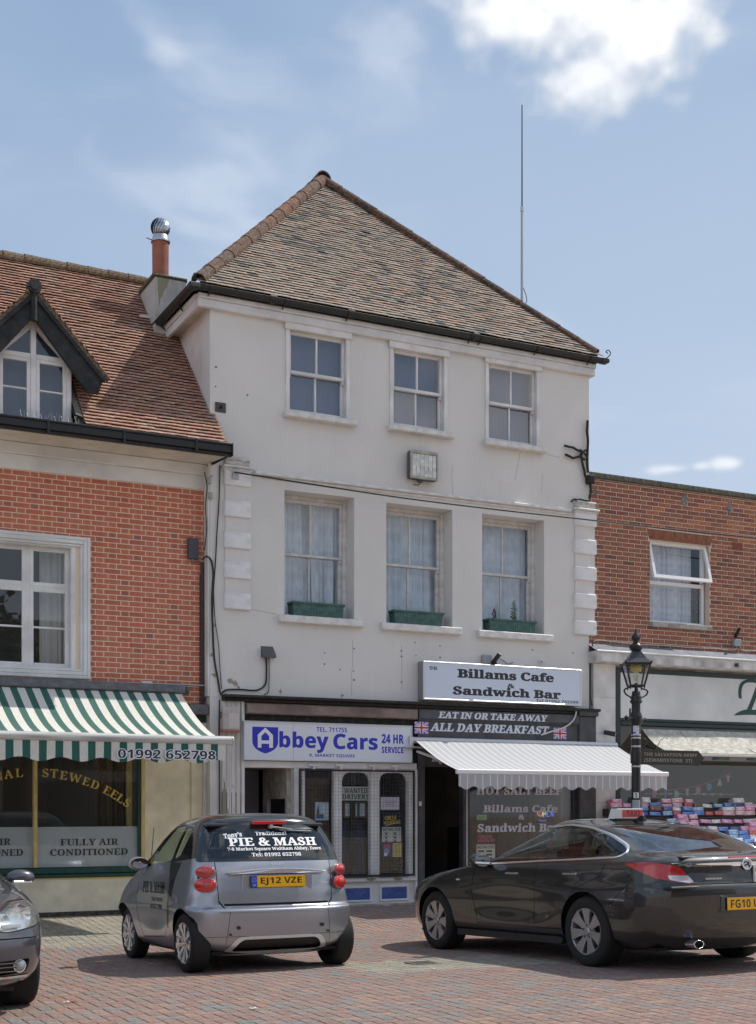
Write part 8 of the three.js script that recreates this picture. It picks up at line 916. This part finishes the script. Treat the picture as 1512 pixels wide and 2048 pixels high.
  // exhaust, handles, mirrors, aerial fin
  part('tail_pipe', join([lathe([[0.042, 0], [0.045, 0.12], [0.038, 0.12], [0.036, 0]], 20).rotateX(Math.PI / 2).scale(1.2, 0.85, 1).translate(-0.56, 0.255, 0.98)]), M.chrome, t); part('pipe_inside', new THREE.CylinderGeometry(0.037, 0.037, 0.01, 18).rotateX(Math.PI / 2).scale(1.2, 0.85, 1).translate(-0.56, 0.255, 1.05), C.liner, t); for (const z of [-0.24, -1.22]) part('door_handle', rbox(-0.912, -0.875, 0.872, 0.895, z - 0.11, z + 0.11, 0.01), mat([0.5, 0.5, 0.52], 0.2, { metalness: 0.9 }), t); part('fender_badge', rbox(-0.917, -0.90, 0.80, 0.82, -2.28, -2.22, 0.004), M.chrome, t);
  for (const s of [-1, 1]) { const m = holder('door_mirror', t); part('housing', new THREE.SphereGeometry(1, 22, 14).scale(0.11, 0.082, 0.085).translate(s * 0.97, 1.02, -1.72), blk, m); part('mirror_glass', new THREE.CylinderGeometry(1, 1, 0.01, 24).rotateX(Math.PI / 2).scale(0.09, 0.064, 1).translate(s * 0.97, 1.02, -1.642), C.mirrorG, m); part('stalk', rod([s * 0.85, 0.98, -1.74], [s * 0.93, 1.0, -1.72], 0.03, 0.03, 8), C.plastic, m); }
  part('aerial_fin', extrude([[0, 0], [0.16, 0], [0.15, 0.05], [0.12, 0.055]], 0.03, 0.004).rotateY(-Math.PI / 2).translate(0.015, 1.40, -0.45), C.plastic, t);
  seat(t, -0.38, -0.95, 0.42, 0.6); seat(t, 0.38, -0.95, 0.42, 0.6); { const s = holder('rear_bench', t); part('squab', rbox(-0.65, 0.65, 0.42, 0.58, -0.55, 0.0, 0.05), C.seat, s); part('back', rbox(-0.65, 0.65, 0, 0.55, -0.07, 0.07, 0.05).rotateX(0.3).translate(0, 0.55, 0.05), C.seat, s); for (const x of [-0.4, 0.4]) part('head_rest', rbox(x - 0.13, x + 0.13, 0.98, 1.12, 0.1, 0.2, 0.04), C.seat, s); } part('dashboard', rbox(-0.75, 0.75, 0.75, 1.0, -2.1, -1.6, 0.07), C.seat, t); part('steering_wheel', new THREE.TorusGeometry(0.19, 0.017, 8, 28).rotateX(-0.4).translate(0.38, 0.98, -1.42), C.seat, t); part('parcel_shelf', box(-0.62, 0.62, 0.98, 1.0, 0.15, 0.75), C.seat, t); part('interior_tub', new GB().quad([-0.78, 0.3, -2], [-0.78, 0.3, 0.55], [-0.78, 0.98, 0.55], [-0.78, 0.98, -2]).quad([0.78, 0.3, 0.55], [0.78, 0.3, -2], [0.78, 0.98, -2], [0.78, 0.98, 0.55]).quad([-0.78, 0.34, 0.55], [0.78, 0.34, 0.55], [0.78, 0.34, -2], [-0.78, 0.34, -2]).geo(), C.seat, t);
  const w = { r: 0.338, w: 0.225, rim: 0.228, n: 7, b0: 0.03, b1: 0.062, mat: C.rimGrey, bolts: true, ph: 0.15 }; for (const s of [-1, 1]) { wheel(t, s * 0.805, 0.333, 0, w); wheel(t, s * 0.805, 0.333, -wb, { ...w, ph: 0.4 }); }
  placeCar(t, 1.915, 7.14, wb);
  // roof sign
  const rs2 = thing('taxi_roof_sign', 'small white roof box with red TAXI panel on the black car', 'sign'); rs2.position.set(1.915, 0, 7.14 - 0.62); const sy = 1.425 * YS + G(7.14) - 0.01; rs2.position.y = sy; const trap = (w0, w1, h, d) => extrude([[-w0, 0], [w0, 0], [w1, h], [-w1, h]], d, 0.006).translate(0, 0, -d / 2); part('box', trap(0.175, 0.145, 0.088, 0.09), mat([0.74, 0.72, 0.68], 0.35), rs2); part('panel', card(-0.09, 0.155, 0.01, 0.082, 0.053), printMat(print(320, 100, (x, w2, h) => { x.fillStyle = '#d4595a'; x.fillRect(0, 0, w2, h); fitText(x, 'TAXI', w2 * 0.52, h / 2, w2 * 0.66, h * 0.7, SANSB, { fill: '#7c2630' }); }), 0.4), rs2); part('foot', box(-0.16, 0.16, -0.02, -0.001, -0.06, 0.06), C.plastic, rs2);
}
// ---------------------------------------------------------------- grey car facing out of the square, only its front corner in view
{
  const t = thing('grey_hatchback', 'dark grey car with clear headlamp, seen by its front corner', 'car'), wb = 2.578;
  const L = [[0.17, -3.2, 0.6, 0.66, 0.5, 0.4], [0.22, -3.33, 0.68, 0.78, 0.55, 0.35], [0.3, -3.4, 0.74, 0.84, 0.6, 0.33], [0.4, -3.435, 0.77, 0.865, 0.62, 0.33], [0.5, -3.44, 0.78, 0.875, 0.63, 0.33], [0.58, -3.42, 0.78, 0.878, 0.63, 0.33], [0.66, -3.38, 0.77, 0.878, 0.63, 0.33], [0.72, -3.32, 0.76, 0.874, 0.63, 0.33], [0.78, -3.2, 0.75, 0.868, 0.62, 0.33], [0.83, -3.03, 0.74, 0.86, 0.6, 0.33], [0.88, -2.8, 0.73, 0.85, 0.55, 0.3], [0.93, -2.5, 0.72, 0.84, 0.5, 0.3], [0.98, -2.2, 0.7, 0.825, 0.45, 0.3], [1.05, -2.03, 0.66, 0.8, 0.42, 0.3], [1.15, -1.82, 0.58, 0.755, 0.4, 0.3], [1.28, -1.52, 0.45, 0.69, 0.4, 0.3], [1.38, -1.22, 0.3, 0.63, 0.4, 0.3], [1.44, -0.98, 0.15, 0.55, 0.4, 0.3], [1.475, -0.8, 0.0, 0.4, 0.3, 0.3], [1.485, -0.6, -0.2, 0.2, 0.15, 0.15], [1.488, -0.45, -0.35, 0.03, 0.04, 0.04]];
  let T = skin(L, null, 28), I; const pnt = carPaint([0.085, 0.085, 0.10], 0.6, 0.33), sOK = (q) => Math.abs(nX(q)) > 0.9, fOK = (q) => nZ(q) < -0.6; for (const c of [0, -wb]) [, T] = cutBy(T, circle(c, 0.315, 0.365), side, (q) => Math.abs(nX(q)) > 1.15);
  const body = holder('body', t), gap = [], line = (P, a, b, ok, w = 0.007) => { let X; [X, T] = cutBy(T, strip(a, b, w), P, ok); gap.push(...push(X, -0.005)); };
  const dlo = round([[-1.95, 1.0], [-1.25, 1.36], [-0.5, 1.40], [0.1, 1.33], [0.35, 1.06]], 0.07, 3); let gS; [gS, T] = cutBy(T, dlo, side, sOK); part('side_window', toGeo(push(gS.filter((q) => nX(q) > 0), -0.004)), carGlass([0.3, 0.34, 0.34]), t); part('side_window', toGeo(push(gS.filter((q) => nX(q) < 0), -0.004)), carGlass([0.3, 0.34, 0.34]), t); let ws; [ws, T] = cutBy(T, round([[-0.70, 1.02], [0.70, 1.02], [0.52, 1.41], [-0.52, 1.41]], 0.07), rearP, (q) => nZ(q) < -0.6); part('windscreen', toGeo(push(ws, -0.003)), carGlass([0.7, 0.78, 0.76]), t); let rw; [rw, T] = cutBy(T, round([[-0.60, 1.03], [0.60, 1.03], [0.48, 1.36], [-0.48, 1.36]], 0.07), rearP, (q) => nZ(q) > 0.6); part('rear_window', toGeo(push(rw, -0.003)), carGlass([0.4, 0.45, 0.45]), t);
  // headlamps: clear teardrops over bright bowls
  for (const s of [-1, 1]) { const a = (x, z) => x * 0.80 + z * 0.60, P = (v) => [a(v[0] * s, v[2]), v[1]], ok = (q) => q[0][0] * s > 0.2 && q[0][2] < -2.3 && q[0][1] > 0.4; const pts = round([[a(0.44, -3.36), 0.615], [a(0.56, -3.30), 0.60], [a(0.80, -3.1), 0.635], [a(0.855, -2.86), 0.70], [a(0.80, -2.82), 0.81], [a(0.66, -3.02), 0.80], [a(0.45, -3.28), 0.70]], 0.05); let X; [X, T] = cutBy(T, pts, P, ok); const l = holder('headlamp', t); part('lens', toGeo(push(X, 0.004)), phys([0.92, 0.95, 0.95], 0.02, { transmission: 0.9, thickness: 0, ior: 1.5, ...DS }), l); part('bowl', toGeo(push(X, -0.045)), phys([0.75, 0.77, 0.78], 0.18, { metalness: 0.85 }), l); for (const [x, y, z, r] of [[0.70, 0.71, -3.06, 0.082], [0.545, 0.665, -3.22, 0.06]]) part('reflector', lathe([[r * 0.25, -r * 0.5], [r * 0.7, -r * 0.25], [r, 0], [r * 1.06, 0.004]], 24).rotateX(-Math.PI / 2).rotateY(-s * 0.45).translate(s * x, y, z), M.chrome, l); part('indicator', rbox(-0.09, 0.09, 0, 0.03, -0.01, 0.01, 0.006).rotateY(-s * 0.6).translate(s * 0.60, 0.622, -3.25), mat([0.55, 0.56, 0.57], 0.3, { metalness: 0.5 }), l); let rim; [rim, T] = cutBy(T, grow(pts, 0.012), P, ok); gap.push(...push(rim, -0.004)); }
  // grilles, fog lamps, bright strips
  let gr; [gr, T] = cutBy(T, round([[-0.34, 0.60], [0.34, 0.60], [0.40, 0.74], [-0.40, 0.74]], 0.04), rearP, fOK); part('grille', toGeo(push(gr, -0.02)), C.plastic, t);
  for (const s of [-1, 1]) { let f; [f, T] = cutBy(T, round([[s * 0.47, 0.285], [s * 0.71, 0.30], [s * 0.735, 0.40], [s * 0.48, 0.39]], 0.03), rearP, fOK); part('lower_grille', toGeo(push(f, -0.03)), C.gap, t); for (const y of [0.315, 0.345, 0.373]) part('grille_bar', rod([s * 0.48, y, -3.375], [s * 0.62, y, -3.32], 0.006, 0.006, 6), C.plastic, t); const fl = holder('fog_lamp', t); part('lens', new THREE.SphereGeometry(0.044, 20, 14).scale(1, 1, 0.4).rotateY(s * -0.35).translate(s * 0.655, 0.348, -3.255), phys([0.3, 0.31, 0.33], 0.1, { clearcoat: 1, metalness: 0.4 }), fl); part('ring', new THREE.TorusGeometry(0.045, 0.004, 8, 24).rotateY(s * -0.35).translate(s * 0.655, 0.348, -3.258), M.chrome, fl); }
  let cs; [cs, T] = cutBy(T, [[-0.78, 0.552], [0.78, 0.552], [0.78, 0.59], [-0.78, 0.59]], rearP, fOK); part('bumper_strip', toGeo(push(cs, 0.008)), pnt, t); line(rearP, [-0.8, 0.55], [0.8, 0.55], fOK, 0.01); [cs, T] = cutBy(T, [[-0.72, 0.262], [0.72, 0.262], [0.74, 0.28], [-0.74, 0.28]], rearP, fOK); part('chrome_strip', toGeo(push(cs, 0.006)), M.chrome, t);
  line(side, [-2.75, 0.86], [-1.9, 0.99], (q) => true, 0.008); part('panels', toGeo(T), pnt, body); part('shut_line', toGeo(gap), C.gap, body); part('floor_pan', box(-0.7, 0.7, 0.19, 0.22, -3.1, 0.55), C.liner, t); arch(t, 0, 0.315, 0.365, 0.8, 0.5); arch(t, -wb, 0.315, 0.365, 0.74, 0.5); part('air_dam', rbox(-0.66, 0.66, 0.15, 0.20, -3.05, -2.75, 0.02), C.plastic, t);
  for (const s of [-1, 1]) { const m = holder('door_mirror', t); part('housing', (() => { const g = new THREE.SphereGeometry(1, 24, 16).scale(0.112, 0.07, 0.065), P = g.attributes.position; for (let i = 0; i < P.count; i++) { if (P.getY(i) < -0.03) P.setY(i, -0.03 + (P.getY(i) + 0.03) * 0.5); } g.computeVertexNormals(); return g.translate(s * 0.965, 0.965, -1.78); })(), pnt, m); part('repeater', rbox(-0.075, 0.09, -0.012, 0.012, -0.012, 0.012, 0.006).rotateY(s * -0.35).translate(s * 0.975, 0.93, -1.83), C.lampClear, m); part('stalk', rod([s * 0.80, 0.94, -1.76], [s * 0.90, 0.95, -1.78], 0.03, 0.03, 8), C.plastic, m); }
  seat(t, -0.36, -0.85, 0.42, 0.6); seat(t, 0.36, -0.85, 0.42, 0.6); part('dashboard', rbox(-0.72, 0.72, 0.75, 0.98, -2.0, -1.5, 0.07), C.seat, t);
  const w = { r: 0.316, w: 0.225, rim: 0.212, n: 5, b0: 0.035, b1: 0.06, mat: C.rim, bolts: true }; for (const s of [-1, 1]) { wheel(t, s * 0.765, 0.312, 0, w); wheel(t, s * 0.765, 0.312, -wb, w); }
  t.position.set(-4.745, G(7.0) + 0.0, 7.15 - wb); t.rotation.y = Math.PI; t.scale.y = YS; t.userData.fixed = true;
  const gF = G(7.15), gR = G(7.15 - wb); t.rotation.order = 'YXZ'; t.position.y = gR + 0.002; t.rotation.x = Math.asin((gF - gR) / wb);
}

// ================================================================ the far side of the square, which the glass and paint mirror
{
  const houses = [[-14, 9, 7.2, [0.30, 0.18, 0.14], 'red brick house facing the shops across the square'], [-4, 9, 8.4, [0.62, 0.58, 0.50], 'cream rendered house facing the shops across the square'], [6, 10, 6.6, [0.35, 0.20, 0.14], 'brown brick house facing the shops across the square'], [17, 10, 7.6, [0.66, 0.64, 0.60], 'white house facing the shops across the square']];
  for (const [x0, w, hgt, c, l] of houses) { const t = thing('opposite_house', l, 'house'), z = 40, d = 8; part('wall', box(x0, x0 + w, 0, hgt, z, z + d), mat(c, 0.9, { map: rep(MOT, 2) }), t); part('roof', new GB().quad([x0 - 0.2, hgt, z - 0.3], [x0 - 0.2, hgt + 3.4, z + d / 2], [x0 + w + 0.2, hgt + 3.4, z + d / 2], [x0 + w + 0.2, hgt, z - 0.3]).quad([x0 - 0.2, hgt, z + d + 0.3], [x0 + w + 0.2, hgt, z + d + 0.3], [x0 + w + 0.2, hgt + 3.4, z + d / 2], [x0 - 0.2, hgt + 3.4, z + d / 2]).geo(), mat([0.17, 0.10, 0.075], 0.9, { map: rep(MOTd, 0.8), ...DS }), t); for (let r = 0; r < 2; r++) for (let k = 0; k < 3; k++) { const a = x0 + 1 + k * (w - 2.6) / 2.2, y = 3.3 + r * 2.5; const q = holder('window', t); part('frame', boxes([[a, a + 1.1, y, y + 0.09, z - 0.05, z + 0.02], [a, a + 1.1, y + 1.36, y + 1.45, z - 0.05, z + 0.02], [a, a + 0.09, y + 0.09, y + 1.36, z - 0.05, z + 0.02], [a + 1.01, a + 1.1, y + 0.09, y + 1.36, z - 0.05, z + 0.02]]), M.white, q); part('pane', box(a + 0.09, a + 1.01, y + 0.09, y + 1.36, z - 0.02, z + 0.01), mat([0.03, 0.035, 0.045], 0.1), q); } part('shop_front', box(x0 + 0.5, x0 + w - 0.5, 0.3, 2.5, z - 0.06, z - 0.01), mat([0.04, 0.045, 0.05], 0.15), t); part('shop_sign', box(x0 + 0.4, x0 + w - 0.4, 2.51, 3.0, z - 0.15, z - 0.01), mat([0.35, 0.36, 0.36], 0.6), t); }
  for (const [x, z, h, l] of [[0.5, 28, 9.2, 'broad leafy tree standing in the square behind the viewer'], [-5.5, 31, 10, 'taller leafy tree at the edge of the square behind the viewer']]) { const t = thing('square_tree', l, 'tree'); part('trunk', tube([[x, 0, z], [x + 0.1, h * 0.3, z], [x - 0.1, h * 0.6, z + 0.1], [x, h * 0.85, z]], 0.2, 8), mat([0.10, 0.075, 0.055], 0.95), t); const g = new GB(), R = h * 0.36; for (let k = 0; k < 2600; k++) { const a = rr(0, 6.283), b = Math.acos(rr(-1, 1)), r = R * Math.cbrt(rr(0.15, 1)) * (0.75 + 0.5 * fbm(a * 1.5, b * 2, 5, 3)), p = [x + r * Math.sin(b) * Math.cos(a), h * 0.66 + r * Math.cos(b) * 0.95, z + r * Math.sin(b) * Math.sin(a)], s = rr(0.12, 0.24), q = V(rr(-1, 1), rr(-1, 1), rr(-1, 1)).normalize(), e = V().crossVectors(q, V(0.3, 1, 0.2)).normalize().multiplyScalar(s), f = q.clone().multiplyScalar(s); g.quad([p[0] - e.x, p[1] - e.y, p[2] - e.z], [p[0] - f.x, p[1] - f.y, p[2] - f.z], [p[0] + e.x, p[1] + e.y, p[2] + e.z], [p[0] + f.x, p[1] + f.y, p[2] + f.z]); } part('crown', g.geo(), phys([0.055, 0.10, 0.03], 0.8, { transmission: 0.3, thickness: 0, ...DS }), t); }
}
settle();
renderer.render(scene, camera);
